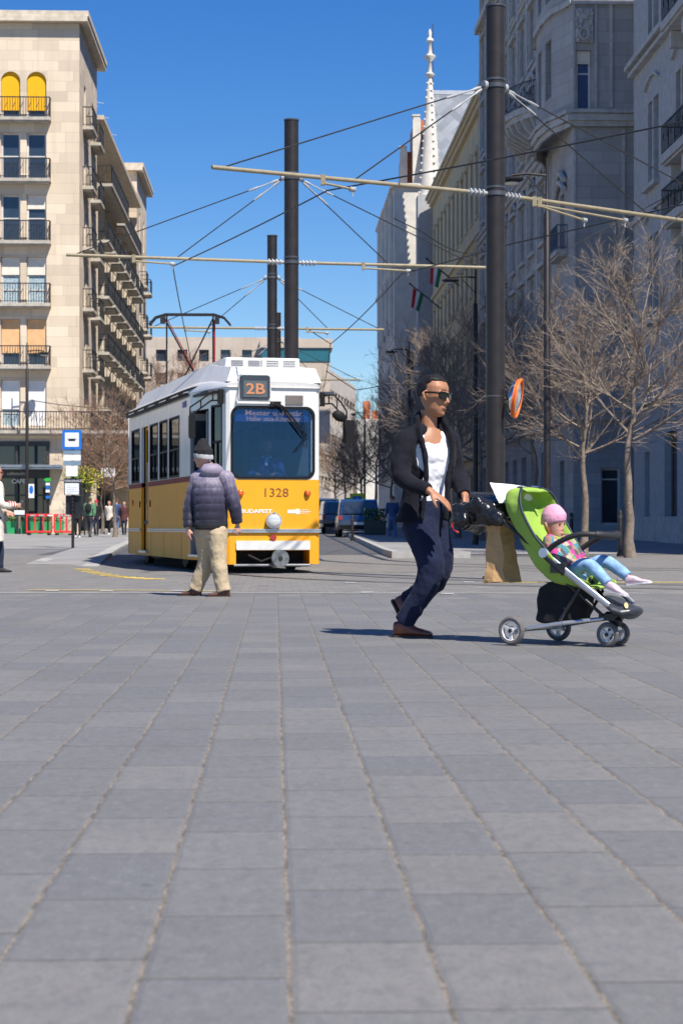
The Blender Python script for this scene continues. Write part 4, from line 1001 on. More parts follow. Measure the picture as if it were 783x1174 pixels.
# front: yellow panel with cavity for the coupler, white head with windscreen opening
W(yel, (-.70, 0), (.70, 0), .15, ZM, [(.10, 1.30, .15, .37)], .5)
n_ = 48; rw, rh, rr0 = .66, .555, .13; zc = 2.085
def rrect(w_, h_, r_, cx, cz, k=48):
    out = []
    for (sx, sz, a0) in ((1, 1, 0), (-1, 1, 90), (-1, -1, 180), (1, -1, 270)):
        for i in range(k//4):
            a = R(a0+90*i/(k//4-1)); out.append((cx+sx*(w_-r_)+r_*math.cos(a), cz+sz*(h_-r_)+r_*math.sin(a)))
    return out
hole = rrect(rw, rh, rr0, 0, zc)
outer_ = []
for (x, z) in hole:
    dx, dz = x, z-zc; zt_, zb_ = ZT-zc, ZM-zc
    s_ = min(.70/abs(dx) if dx else 9e9, (zt_/dz if dz > 0 else zb_/dz) if dz else 9e9); outer_.append((dx*s_, zc+dz*s_))
# snap the corners of the plate
for cxn, czn in ((.70, ZT), (-.70, ZT), (-.70, ZM), (.70, ZM)):
    i = min(range(48), key=lambda k: (outer_[k][0]-cxn)**2+(outer_[k][1]-czn)**2); outer_[i] = (cxn, czn)
vs = [(x, 0, z) for x, z in outer_]+[(x, 0, z) for x, z in hole]+[(x, .06, z) for x, z in hole]
whi.add(vs, [(i, (i+1) % 48, 48+(i+1) % 48, 48+i) for i in range(48)]+[(48+i, 48+(i+1) % 48, 96+(i+1) % 48, 96+i) for i in range(48)])
ob_y = yel.build('lower_body', T_Y, TR); ob_w = whi.build('upper_body', T_W, TR)
for o_ in (ob_y, ob_w):
    m_ = o_.modifiers.new('b', 'BEVEL'); m_.width = .006; m_.segments = 2; m_.limit_method = 'ANGLE'
# stripe, rail, sills
mb = MB(); F_M = frame_of((-1.05, 8.77), (-1.05, 1.6)); F_T = frame_of((-1.05, 1.6), (-.78, .1)); F_R = frame_of((1.05, 1.6), (1.05, 8.77))
obox(mb, F_M, 0, doorM[0], -.02, .004, ZM, ZM+.09); obox(mb, F_M, doorM[1], Lmain, -.02, .004, ZM, ZM+.09); obox(mb, F_T, .87, 1.5, -.02, .004, ZM-.07, ZM); obox(mb, F_R, 0, Lmain, -.02, .004, ZM, ZM+.09)
mb.build('stripe', T_RED, TR)
mb = MB()
for z in (.655, .69): 
    obox(mb, F_M, 0, doorM[0]-.02, 0, .03, z, z+.022); obox(mb, F_M, doorM[1]+.02, Lmain, 0, .03, z, z+.022); obox(mb, F_T, .9, 1.53, 0, .03, z, z+.022)
    mb.box((-.74, -.035, z), (.76, -.002, z+.022)); obox(mb, frame_of((.76, 0), (1.05, 1.6)), 0, 1.6, 0, .03, z, z+.022)
mb.box((-.74, -.02, .677), (.76, -.003, .69))
obox(mb, F_M, doorM[0], doorM[1], -.05, .06, .25, .29); obox(mb, F_T, dF[0], dF[1], -.05, .05, .25, .29)
mb.build('trim_rail', T_ALU, TR)
# windows
def tram_window(F, a, b, z0, z1, split=True, name='window'):
    mb = MB()
    for (u0, u1, za, zb) in ((a, a+.03, z0, z1), (b-.03, b, z0, z1), (a+.03, b-.03, z0, z0+.035), (a+.03, b-.03, z1-.035, z1)): obox(mb, F, u0, u1, -.045, .008, za, zb)
    if split: zz = z0+(z1-z0)*.46; obox(mb, F, a+.03, b-.03, -.04, .002, zz-.018, zz+.018); obox(mb, F, (a+b)/2-.01, (a+b)/2+.01, -.04, 0, z0+.03, zz)
    w_ = mb.build(name, T_RUB, TR); g_ = MB(); obox(g_, F, a+.01, b-.01, -.03, -.02, z0+.01, z1-.01); g_.build('pane', T_GL, w_); return w_
for (a, b, z0, z1) in winsM: tram_window(F_M, a, b, z0, z1)
tram_window(F_T, *wF)
for k in range(5): tram_window(F_R, .5+k*1.3, 1.65+k*1.3, 1.6, 2.66)
def tram_door(F, a, b, z0, z1, closed=True):
    mb = MB(); m_ = (a+b)/2
    for (s0, s1) in ((a, m_-.01), (m_+.01, b)):
        d0, d1 = (-.12, -.08)
        obox(mb, F, s0, s0+.045, d0, d1, z0, z1); obox(mb, F, s1-.045, s1, d0, d1, z0, z1); obox(mb, F, s0+.045, s1-.045, d0, d1, z0, z0+.9); obox(mb, F, s0+.045, s1-.045, d0, d1, z1-.06, z1)
    dr = mb.build('door', T_Y if closed else T_DK, TR)
    g_ = MB(); obox(g_, F, a+.04, b-.04, -.105, -.095, z0+.9, z1-.05); g_.build('pane', T_GL, dr)
    h_ = MB(); 
    for s_ in (m_-.06, m_+.06): obox(h_, F, s_-.01, s_+.01, -.07, -.05, z0+.5, z0+1.7)
    h_.build('handle', T_ALU, dr); return dr
tram_door(F_M, *doorM); 
# front door folded open: leaves at the sides of the opening
mb = MB(); 
for u in (.04, .80): 
    obox(mb, F_T, u, u+.03, -.42, .02, .3, 2.62)
dr = mb.build('door', mat('door_grey', (.25, .26, .27), .5), TR)
g_ = MB()
obox(g_, F_T, .12, .14, -.42, -.02, 1.2, 2.5); g_.build('pane', T_GL, dr)
mb = MB(); mb.cyl(F_T[0]+F_T[1]*.2+F_T[2]*-.1+Vector((0, 0, .3)), F_T[0]+F_T[1]*.2+F_T[2]*-.1+Vector((0, 0, 1.0)), .045, 10); mb.build('grab_pole', mat('orange_handle', (.75, .22, .01), .4), TR)
# windscreen
ws = rrect(.655, .55, .125, 0, zc)
mb = MB(); mb.prism([Vector((x, .028, z)) for x, z in ws], (0, .008, 0)); mb.build('windscreen', T_WS, TR)
mb = MB(); o2 = rrect(.685, .58, .15, 0, zc); i2 = rrect(.645, .54, .12, 0, zc)
vs = [(x, -.012, z) for x, z in o2]+[(x, -.012, z) for x, z in i2]+[(x, .03, z) for x, z in o2]+[(x, .03, z) for x, z in i2]
mb.add(vs, [(i, (i+1) % 48, 48+(i+1) % 48, 48+i) for i in range(48)]+[(i, (i+1) % 48, 96+(i+1) % 48, 96+i) for i in range(48)]+[(48+i, 48+(i+1) % 48, 144+(i+1) % 48, 144+i) for i in range(48)]); mb.build('windscreen_gasket', T_RUB, TR)
# destination strip inside the top of the windscreen
mb = MB(); mb.box((-.6, .05, 2.42), (.6, .062, 2.60)); dp = mb.build('destination_panel', mat('strip_blue', (.10, .16, .28), .5), TR)
def ft(x, y, z): return face_cam(x, y, z)
text('Mester u.-Határ', .115, TR, T_LED2, ft(0.02, .045, 2.555), sx=1.25, bold=.002); text('Haller utca-Közraktár', .10, TR, T_LED2, ft(0.02, .045, 2.462), sx=1.0, bold=.002)
# route box
mb = MB(); o3 = rrect(.24, .195, .05, -.30, 2.955)
mb.prism([Vector((x, -.06, z)) for x, z in o3], (0, .5, 0)); bx_ = mb.build('route_box', mat('slate_plastic', (.03, .04, .055), .5), TR)
mb = MB(); o4 = rrect(.262, .215, .06, -.30, 2.955); mb.prism([Vector((x, -.03, z)) for x, z in o4], (0, .5, 0)); mb.box((-.6, -.05, 2.70), (.0, 0, 2.735)); mb.build('route_box_housing', T_W, TR)
mb = MB(); mb.box((-.49, -.068, 2.80), (-.11, -.06, 3.06)); pnl = mb.build('display', mat('display_grey', (.09, .11, .12), .3), TR)
text('2B', .235, TR, T_LED, ft(-.30, -.074, 2.925), bold=.004, sx=1.25)
mb = MB(); mb.box((.2, -.012, 2.69), (.49, .0, 2.845))
for k in range(9): mb.box((.205, -.02, 2.70+k*.016), (.485, -.012, 2.707+k*.016))
mb.build('vent_grille', mat('bronze_grille', (.32, .27, .24), .5, .3), TR)
# numbers & lettering
text('1328', .195, TR, T_NUM, ft(.04, -.004, 1.285), sx=1.12)
text('BUDAPEST', .085, TR, T_WL, ft(-.27, -.004, .99), bold=.002, sx=1.25)
mb = MB(); mb.prism([Vector((x, -.005, z)) for x, z in ((-.62, 1.03), (-.54, 1.03), (-.54, .98), (-.58, .945), (-.62, .98))], (0, .003, 0)); mb.build('crest', T_WL, TR)
mb = MB(); mb.prism([Vector((x, -.005, z)) for x, z in rrect(.095, .028, .012, .33, .99)], (0, .003, 0)); mb.disc((.40, -.0035, .99), (0, 1, 0), .045, .004, 24)
for k, L_ in enumerate((.11, .16, .12)): mb.box((.46, -.005, 1.012-.026*k), (.46+L_, -.002, 1.02-.026*k))
mb.build('logo', T_WL, TR)
MS = Matrix.Translation((-1.054, 2.15, 2.80)) @ Matrix.Rotation(R(-90), 4, 'Z') @ Matrix.Rotation(R(90), 4, 'X')
mb = MB(); mb.box((-1.056, 2.1, 2.76), (-1.051, 2.36, 2.86)); mb.disc((-1.0535, 2.02, 2.81), (1, 0, 0), .06, .005); mb.build('side_logo', T_BLUE, TR)
# lights
for x in (-.53, .56):
    mb = MB(); mb.disc((x, -.015, 1.28), (0, 1, 0), .052, .03, 20, ry=.05); l_ = mb.build('indicator', T_RUB, TR); mb = MB(); mb.ball((x, -.03, 1.28), (.042, .035, .058), 14, 8); mb.build('lens', T_LENS, l_)
mb = MB(); mb.cyl((0, -.09, .84), (0, .01, .84), .125, 28); hl = mb.build('headlight', T_ALU, TR); mb = MB(); mb.ball((0, -.085, .84), (.108, .05, .108), 24, 10); mb.build('lens', mat('headlight_glass', (.72, .72, .70), .08, .3, spec=.9, coat=1), hl)
for q in range(1): mb = MB(); mb.disc((0, -.1, .97), (0, 1, 0), .02, .02); mb.build('cap', T_ALU, hl)
mb = MB(); mb.disc((0, -.02, .575), (0, 1, 0), .052, .04, 8); mb.build('tail_light', T_RLENS, TR)
mb = MB(); mb.prism([Vector((x, -.03, z)) for x, z in rrect(.60, .072, .02, .0, .452)], (0, .035, 0)); mb.build('bumper_panel', mat('bumper_white', (.66, .65, .62), .5, var=.08, scale=6), TR)
# coupler and underframe
mb = MB(); mb.cyl((.085, -.17, .245), (.085, -.11, .245), .14, 28); cp = mb.build('coupler', mat('coupler_steel', (.15, .16, .165), .65, .2, var=.3, scale=16, bump=.3), TR); mb = MB(); mb.cyl((.085, -.178, .245), (.085, -.16, .245), .035, 14); mb.build('socket', T_DK, cp)
mb = MB(); mb.cyl((.085, -.12, .245), (.085, .5, .245), .05, 10); mb.box((-.66, .05, .14), (.66, .6, .16)); mb.box((-.6, .45, .16), (.6, .5, .5)); 
mb.tube([(-.4, .02, .30), (-.2, -.04, .2), (-.02, .02, .26)], .015, 6)
mb.box((-.80, .35, .10), (.5, .9, .17)); mb.box((-.62, -.0, .11), (.58, .06, .125))
mb.build('underframe', T_DK, TR)
for y in (1.9, 3.7, 8.2):
    for x in (-.72, .72):
        mb = MB(); mb.cyl((x-.06, y, .33), (x+.06, y, .33), .31, 22); mb.cyl((x-.1, y, .33), (x+.1, y, .33), .1, 12); mb.build('wheel', T_DK, TR)
mb = MB()
for x in (-.86, .86): mb.box((x-.07, 1.55, .22), (x+.07, 4.1, .44)); mb.box((x-.07, 2.5, .12), (x+.07, 3.1, .4)); mb.box((x-.1, 5.2, .16), (x+.1, 6.4, .5)); mb.box((x-.1, 7.9, .2), (x+.1, 8.6, .44))
mb.box((-.8, 1.7, .3), (.8, 4.0, .4)); mb.box((-.9, 5.3, .3), (.9, 6.3, .4)); mb.box((-.8, 8.0, .3), (.8, 8.5, .4)); mb.build('bogie', T_DK, TR)
mb = MB(); mb.cyl((-.64, -.03, .135), (.6, -.03, .135), .02, 8); mb.build('front_bar', mat('worn_steel', (.22, .23, .24), .55, .4), TR)
# interior
mb = MB(); mb.box((-1.0, .12, .8), (1.0, 8.7, .86)); mb.box((-.98, 8.55, .86), (.98, 8.6, 2.9)); mb.box((-.68, .1, .86), (.68, .5, 1.5)); mb.box((-.68, .10, 1.5), (.68, .62, 1.56)); mb.box((.1, 1.55, .86), (.95, 1.6, 2.2)); mb.box((-.16, 1.56, .86), (-.08, 1.6, 2.9)); mb.box((.12, 1.56, .86), (.16, 1.6, 2.9))
for k in range(6):
    for x in (-.72, .6): mb.box((x-.22, 2.6+k*.95, 1.1), (x+.24, 3.0+k*.95, 1.2)); mb.box((x-.22, 3.0+k*.95, 1.1), (x+.24, 3.06+k*.95, 1.75))
mb.box((-1.03, .1, 2.88), (1.03, 8.7, 2.92))
for y in (2.5, 4.5, 6.5): mb.cyl((-.5, y, .86), (-.5, y, 2.9), .02, 6); mb.cyl((.45, y, .86), (.45, y, 2.9), .02, 6)
mb.build('interior', T_INT, TR)
mb = MB()
for k in range(8): mb.box((-.52+k*.14, .12, 1.565), (-.44+k*.14, .2, 1.572))
mb.build('dashboard_vent', T_RUB, TR)
# roof: curved loft over the body, then equipment
def sect(y, hw, zb, h, n=12): return [Vector((hw*math.cos(math.pi*i/n)*(1 if 0 < i < n else 1), y, zb+h*math.sin(math.pi*i/n)**.55)) for i in range(n+1)]
mb = MB(); rs_ = [sect(-.02, .70, ZT-.005, .02), sect(-.035, .76, ZT, .10), sect(.12, .80, ZT, .16), sect(.7, .92, ZT, .22), sect(1.6, 1.07, ZT, .26), sect(8.8, 1.07, ZT, .26)]
mb.loft(rs_, closed=True, caps=True); mb.build('roof', T_W, TR)
mb = MB(); eq = [[(-.80, 3.02), (-.66, 3.33), (-.5, 3.36), (.74, 3.36), (.84, 3.31), (.84, 3.02)]]
def poly_y(pts, y0, y1): mb.prism([Vector((x, y0, z)) for x, z in pts], (0, y1-y0, 0))
# sloped front visor then long side fairing
mb.add([(-.74, .02, 3.05), (.80, .02, 3.05), (.84, .4, 3.05), (-.98, 1.6, 3.05), (-.62, .28, 3.30), (.76, .28, 3.30), (.80, 1.6, 3.44), (-.74, 1.6, 3.44)], [(0, 1, 5, 4), (4, 5, 6, 7), (0, 4, 7, 3), (1, 2, 6, 5)])
mb.add([(-.98, 1.6, 3.05), (-.74, 1.6, 3.44), (-.74, 8.7, 3.44), (-.98, 8.7, 3.05), (.80, 1.6, 3.44), (.80, 8.7, 3.44), (.98, 1.6, 3.05), (.98, 8.7, 3.05)], [(0, 3, 2, 1), (1, 2, 5, 4), (4, 5, 7, 6), (3, 7, 5, 2)])
mb.build('roof_fairing', T_ROOF, TR)
mb = MB(); mb.box((-.60, 1.0, 3.30), (.62, 2.7, 3.52)); mb.box((.02, .95, 3.36), (.66, 1.0, 3.52)); mb.box((-.5, 3.3, 3.34), (.55, 5.6, 3.46))
eqo = mb.build('roof_equipment', T_W, TR); m_ = eqo.modifiers.new('b', 'BEVEL'); m_.width = .03; m_.segments = 2
mb = MB()
for k in range(3):
    for (x0, x1) in ((-.48, -.28), (-.2, 0), (.1, .3), (.38, .58)): mb.box((x0, .985 if x0 < .02 else .94, 3.385+k*.038), (x1, 1.01, 3.397+k*.038))
mb.build('roof_vent', mat('vent_dark', (.2, .2, .2), .6), eqo)
mb = MB(); F_M2 = F_M
p_ = [(-1.0, 1.4, 3.02), (-1.08, 1.75, 3.02), (-1.1, 8.7, 3.0)]
mb.tube([(-.82, .6, 3.06), (-1.02, 1.5, 3.04), (-1.12, 1.9, 3.01), (-1.12, 8.75, 3.01)], .022, 6); mb.tube([(-1.02, 1.7, 2.965), (-1.1, 1.9, 2.95), (-1.1, 8.7, 2.95)], .03, 6)
for y in (2.3, 3.6, 4.9, 6.2, 7.5): mb.box((-1.13, y, 2.93), (-1.06, y+.05, 3.03))
mb.build('gutter', T_DK, TR)
# wipers
mb = MB(); mb.tube([(-.02, -.03, 2.70), (.1, -.06, 2.66), (.50, -.07, 2.16)], [.022, .018, .012], 6); mb.tube([(.06, -.03, 2.70), (.16, -.06, 2.65), (.54, -.07, 2.20)], [.022, .018, .012], 6); mb.tube([(.46, -.05, 2.60), (.545, -.06, 2.0)], .008, 5); mb.tube([(.53, -.06, 2.15), (.35, -.05, 1.93)], .008, 5); mb.box((-.06, -.05, 2.67), (.12, -.01, 2.74)); mb.build('wiper', T_RUB, TR)
# mirrors
def mirror(sx):
    root_x = sx*.78; mb = MB()
    if sx > 0: A, B, Cc = (.80, .06, 2.86), (1.0, .0, 2.86), (1.20, -.02, 2.55)
    else: A, B, Cc = (-.80, .12, 2.82), (-1.05, .3, 2.80), (-1.42, -.02, 2.56)
    if sx > 0:
        mb.tube([A, B, (1.12, 0, 2.74), (1.21, 0, 2.60), (1.21, 0, 2.48)], .014, 6); mb.tube([(.80, .06, 2.72), (.97, 0, 2.72), (1.08, 0, 2.60), (1.20, 0, 2.45)], .014, 6); mb.tube([(.92, .02, 2.86), (.92, .02, 2.72)], .012, 6); mb.tube([(1.05, 0, 2.81), (1.05, 0, 2.64)], .01, 6); mb.box((.79, .04, 2.68), (.86, .10, 2.9))
        hd, r_ = (1.25, 0, 2.27), (1.08, -.03, 2.52)
    else:
        mb.tube([(-.80, .15, 2.90), (-.98, -.0, 2.88), (-1.18, -.1, 2.74), (-1.36, -.15, 2.62), (-1.36, -.15, 2.5)], .014, 6); mb.tube([(-.80, .15, 2.76), (-1.0, 0, 2.74), (-1.34, -.15, 2.5)], .014, 6); mb.tube([(-.97, 0, 2.88), (-.97, 0, 2.74)], .012, 6); mb.tube([(-1.18, -.1, 2.74), (-1.18, -.1, 2.62)], .012, 6); mb.box((-.86, .08, 2.7), (-.79, .2, 2.93))
        hd, r_ = (-1.33, -.16, 2.32), None
    a_ = mb.build('mirror_arm', T_RUB, TR); mb = MB()
    hx, hy, hz = hd; 
    mb.prism([Vector((hx+x, hy-.04, hz+z)) for x, z in rrect(.085 if sx > 0 else .045, .19, .04, 0, 0)], (0, .12, 0)); mb.build('mirror_head', T_RUB, a_)
    if r_: mb = MB(); mb.ball(r_, (.12, .05, .085), 16, 8, rot=Quaternion((0, 1, 0), R(25))); mb.build('round_mirror', T_RUB, a_)
mirror(1); mirror(-1)
# marker lamp and pulls on the side
mb = MB(); mb.ball((-1.06, 8.2, 1.22), (.03, .05, .06), 10, 6); mb.build('side_marker', T_LENS, TR)
mb = MB()
for y in (7.25, 5.95, 2.0): obox(mb, F_M, uy(y), uy(y)+.03, 0, .02, 1.12, 1.24)
for u in (2.9, 4.4, 6.3): obox(mb, F_M, u, u+.008, 0, .003, .22, .64)
mb.build('panel_latch', T_DK, TR)
# --- following sections, straight behind
y_tail = 8.77; TP = TA0+TD*(8.77+.9)
S2 = empty('tram_rear_section', (TP.x+.12, TP.y, g(TP.y)), 0); S2.parent = TR
# keep as a part group of the tram: modelled in its own frame, inverse keeps the world place
S2.matrix_parent_inverse = (Matrix.Translation(TA0) @ Matrix.Rotation(ANG, 4, 'Z')).inverted()
mb = MB(); wl = [(.6+k*1.35, 1.7+k*1.35, 1.6, 2.66) for k in range(5)]
bodyY, bodyW = MB(), MB()
for (a, b) in (((-1.05, 8.5), (-1.05, 0)), ((1.05, 0), (1.05, 8.5))): wall(bodyY, a, b, ZS, ZM, [], .05); wall(bodyW, a, b, ZM, ZT, wl, .05)
wall(bodyY, (-1.05, 0), (1.05, 0), ZS, ZM, [(.5, 1.6, .5, ZM)], .05); wall(bodyW, (-1.05, 0), (1.05, 0), ZM, ZT, [(.5, 1.6, ZM, 2.6)], .05); wall(bodyY, (1.05, 8.5), (-1.05, 8.5), ZS, ZM, [], .05); wall(bodyW, (1.05, 8.5), (-1.05, 8.5), ZM, ZT, [], .05)
bodyY.build('rear_lower_body', T_Y, S2); bodyW.build('rear_upper_body', T_W, S2)
mb = MB()
for sx in (-1.02, 1.02): mb.box((sx-.01, .3, 1.58), (sx+.01, 8.2, 2.68))
mb.build('rear_glass', M_PANE, S2)
mb = MB(); mb.loft([sect(0, 1.07, ZT, .26), sect(8.5, 1.07, ZT, .26)]); mb.box((-.6, .8, 3.2), (.6, 3.2, 3.45)); mb.build('rear_roof', T_ROOF, S2)
mb = MB()
for k in range(7): q = k*.13; mb.box((-.9, -.9+q, .4), (.9, -.83+q, 2.95))
mb.build('bellows', T_RUB, S2)
mb = MB()
for y in (1.5, 6.5):
    for x in (-.72, .72): mb.cyl((x-.06, y, .33), (x+.06, y, .33), .31, 16)
mb.box((-.9, .3, .2), (.9, 8, .45)); mb.build('rear_bogie', T_DK, S2)
# pantograph
py0 = 44-S2.location.y; px0 = P(218, HOR, 44).x-S2.location.x
mb = MB(); 
zt_ = CH+(HOR-362)/FPX*44-g(44)
for x in (-.53, .53):
    mb.tube([(px0+x, py0, 3.3), (px0+x, py0, zt_)], .022, 6)
mb.tube([(px0-.56, py0-.25, zt_-.1), (px0+.56, py0+.3, 3.4)], .02, 6); mb.tube([(px0+.53, py0-.25, zt_-.1), (px0-.53, py0+.3, 3.4)], .02, 6)
for y in (-.14, .14): mb.tube([(px0-.93, py0+y, zt_-.22), (px0-.78, py0+y, zt_-.05), (px0-.55, py0+y, zt_+.02), (px0+.55, py0+y, zt_+.02), (px0+.78, py0+y, zt_-.05), (px0+.93, py0+y, zt_-.22)], .02, 6)
for x in (-.62, .62): mb.box((px0+x-.05, py0-.15, zt_-.18), (px0+x+.05, py0+.15, zt_))
mb.box((px0-.6, py0-.5, 3.3), (px0+.6, py0+.5, 3.4)); mb.build('pantograph', mat('pantograph_dark', (.03, .028, .03), .5, .4), S2)
mb = MB(); mb.tube([(px0+.56, py0-.02, 3.3), (px0+.56, py0-.02, zt_-.1)], .024, 6); mb.tube([(px0-.5, py0-.27, zt_-.12), (px0+.58, py0+.28, 3.42)], .012, 6); mb.build('red_strut', mat('red_oxide', (.28, .02, .03), .6), S2)
# ------------------------------------------------------------------ people
M_SKIN = mat('skin_tan', (.40, .185, .10), .5, var=.1, scale=14, spec=.4); M_SKINP = mat('skin_pale', (.52, .28, .20), .5, var=.1, scale=14)
for _m in (M_SKIN, M_SKINP):
    b_ = _m.node_tree.nodes['Principled BSDF']; b_.inputs['Subsurface Weight'].default_value = .08; b_.inputs['Subsurface Radius'].default_value = (.02, .008, .004)
def cloth(name, col, var=.15, bump=.3, bscale=180, rough=.9, scale=6): 
    m = mat(name, col, rough, var=var, scale=scale, bump=bump, bscale=bscale, spec=.25, dist=.003)
    m.node_tree.nodes['Principled BSDF'].inputs['Sheen Weight'].default_value = .03; return m
CL = bpy.data.textures.new('folds', 'CLOUDS'); CL.noise_scale = .09; CL.noise_depth = 2
CL2 = bpy.data.textures.new('fine_folds', 'CLOUDS'); CL2.noise_scale = .035; CL2.noise_depth = 1
def fabric(mb, name, m, parent, vox=.009, folds=.014, smooth=2, tex=None):
    o = mb.build(name, m, parent)
    r_ = o.modifiers.new('r0', 'REMESH'); r_.mode = 'VOXEL'; r_.voxel_size = vox; r_.use_smooth_shade = True
    s_ = o.modifiers.new('s', 'SMOOTH'); s_.iterations = smooth; s_.factor = .5
    if folds:
        d = o.modifiers.new('d', 'DISPLACE'); d.texture = tex or CL; d.strength = folds; d.mid_level = .5; d.texture_coords = 'LOCAL'
    bpy.context.view_layer.update(); me = bpy.data.meshes.new_from_object(o.evaluated_get(bpy.context.evaluated_depsgraph_get())); old = o.data
    o.modifiers.clear(); o.data = me; bpy.data.meshes.remove(old); me.name = name
    if not me.materials: me.materials.append(m)
    for p in me.polygons: p.use_smooth = True
    return o
V = Vector
def basis(F, up=(0, 0, 1)):
    F = V(F).normalized(); Rt = F.cross(V(up)).normalized(); U = Rt.cross(F).normalized(); return Rt, F, U
HEADR = [(-.02, .035, .01, .02), (.0, .066, .0, .030), (.07, .080, .01, .043), (.17, .082, .045, .056), (.3, .083, .072, .064), (.45, .081, .090, .071), (.6, .084, .099, .076), (.74, .080, .101, .077), (.86, .062, .090, .068), (.94, .038, .066, .050), (.985, .012, .03, .022)]
def head_mb(mb, c, F, up, s=1.0, ears=True, nose=1.0):
    'adds a head whose centre is c; height .24*s'
    Rt, F, U = basis(F, up); H = .24*s
    def L(x, y, z): return c+Rt*x*s+F*y*s+U*z*s
    n = 20; rings = []
    for h, f, b, w_ in HEADR:
        ring = []
        for j in range(n):
            a = 2*math.pi*j/n; sy = math.sin(a); cx = math.cos(a)
            ring.append(L(math.copysign(abs(cx)**.9, cx)*w_, (f if sy > 0 else b)*sy, (h-.5)*.24))
        rings.append(ring)
    mb.loft(rings)
    # nose, brow, cheeks, chin, lips
    mb.tube([L(0, .078, .012), L(0, .078+.014*nose, -.010), L(0, .078+.025*nose, -.030), L(0, .078+.016*nose, -.042)], [.008*s, .010*s, .0135*s*(.5+.5*nose), .009*s], 8, round_ends=True)
    for sx in (-1, 1): mb.ball(L(sx*.012, .078+.010*nose, -.037), .009*s*(.4+.6*nose), 8, 6); mb.ball(L(sx*.034, .054, -.036), (.018*s, .016*s, .018*s), 10, 8)
    mb.tube([L(-.045, .068, .024), L(0, .083, .022), L(.045, .068, .024)], .009*s, 6, round_ends=True)
    mb.tube([L(-.02, .078, -.064), L(0, .087, -.062), L(.02, .078, -.064)], .0055*s, 6, round_ends=True); mb.tube([L(-.018, .076, -.073), L(0, .085, -.074), L(.018, .076, -.073)], .006*s, 6, round_ends=True)
    mb.ball(L(0, .068, -.1), (.02*s, .016*s, .015*s), 8, 6)
    if ears:
        for sx in (-1, 1): mb.tube([L(sx*.076, -.012, .022), L(sx*.086, -.022, .006), L(sx*.083, -.014, -.022), L(sx*.073, -.004, -.034)], [.008*s, .014*s, .011*s, .006*s], 7, round_ends=True)
    return L
def hair_mb(mb, L, s, lo=.34, front=.80, thick=1.07):
    n = 18; rings = []
    for h, f, b, w_ in HEADR:
        if h < lo: continue
        full = h > front; ring = []
        for j in range(n):
            a = 2*math.pi*j/n; sy = math.sin(a); cx = math.cos(a); k = thick if h < .9 else thick*1.1
            ff = f*(1.05 if full else .25)
            ring.append(L(cx*w_*k, (ff if sy > 0 else b*k)*sy-(0 if full else .018), (h-.5)*.24+(.008 if h > .8 else 0)))
        rings.append(ring)
    top = [L(.012*math.cos(2*math.pi*j/n), .012*math.sin(2*math.pi*j/n)-.01, .130) for j in range(n)]
    mb.loft(rings+[top])
def hand_mb(mb, w_, d, pn, s=1.0, thumb=1, curl=.5, spread=.12):
    'hand from wrist w_ pointing along d; pn = way the palm faces'
    d = V(d).normalized(); pn = V(pn); pn = (pn-d*pn.dot(d)).normalized(); sd = d.cross(pn)*thumb   # thumb side
    q = lambda a, b, c: w_+d*a*s+sd*b*s+pn*c*s
    rings = []
    for (a, hw, ht) in ((-.02, .026, .020), (.01, .030, .017), (.04, .040, .016), (.075, .043, .015), (.095, .041, .012)):
        rings.append([q(a, hw*math.cos(t), ht*math.sin(t)) for t in [2*math.pi*i/10 for i in range(10)]])
    mb.loft(rings)
    for i, (b, ln) in enumerate(((.031, .068), (.011, .076), (-.010, .071), (-.030, .056))):
        ang = 0; p = q(.085, b, 0); pts = [q(.06, b*.9, 0), p]; c_ = curl*(.75+.18*i)
        dd = (d+sd*spread*(1.5-i)*.5).normalized()
        for k, f in enumerate((.46, .30, .24)):
            ang += c_*(.6 if k == 0 else .75); di = dd*math.cos(ang)+pn*math.sin(ang); p = p+di*ln*f*s; pts.append(p)
        mb.tube(pts, [.0095*s, .0095*s, .0088*s, .0080*s, .0065*s], 7, round_ends=True)
    mb.tube([q(.018, .022, .004), q(.045, .050, .014), q(.068, .060, .026), q(.085, .058, .036)], [.013*s, .0115*s, .0098*s, .0075*s], 7, round_ends=True)
def torso_rings(J, Fc, Fp, w_, d_, bulge=None, n=22, k=12, top=True, a0=0, a1=360, zoff=0):
    'rings from hips to neck; w_,d_ give (hip,waist,chest,shoulder,neck) half sizes'
    pts = [(*J['pelvis'], 0.0), (*((J['pelvis']+J['chest'])/2), 1.0), (*J['chest'], 2.0), (*(J['chest'].lerp(J['neck'], .62)), 3.0), (*J['neck'], 4.0)]
    sp = spline(pts, 4); rings = []
    ws = spline([(a, b) for a, b in zip(w_, d_)], 4)
    for i, (p, wd) in enumerate(zip(sp, ws)):
        t = p[3]/4; F = (V(Fp)*(1-t)+V(Fc)*t); F.z = 0; F.normalize(); Sd = V((F.y, -F.x, 0))
        kk = 1+(bulge(i) if bulge else 0)
        rings.append([V(p[:3])+Sd*math.cos(a)*wd[0]*kk+F*math.sin(a)*wd[1]*kk for a in [2*math.pi*j/n for j in range(n)]])
    return rings
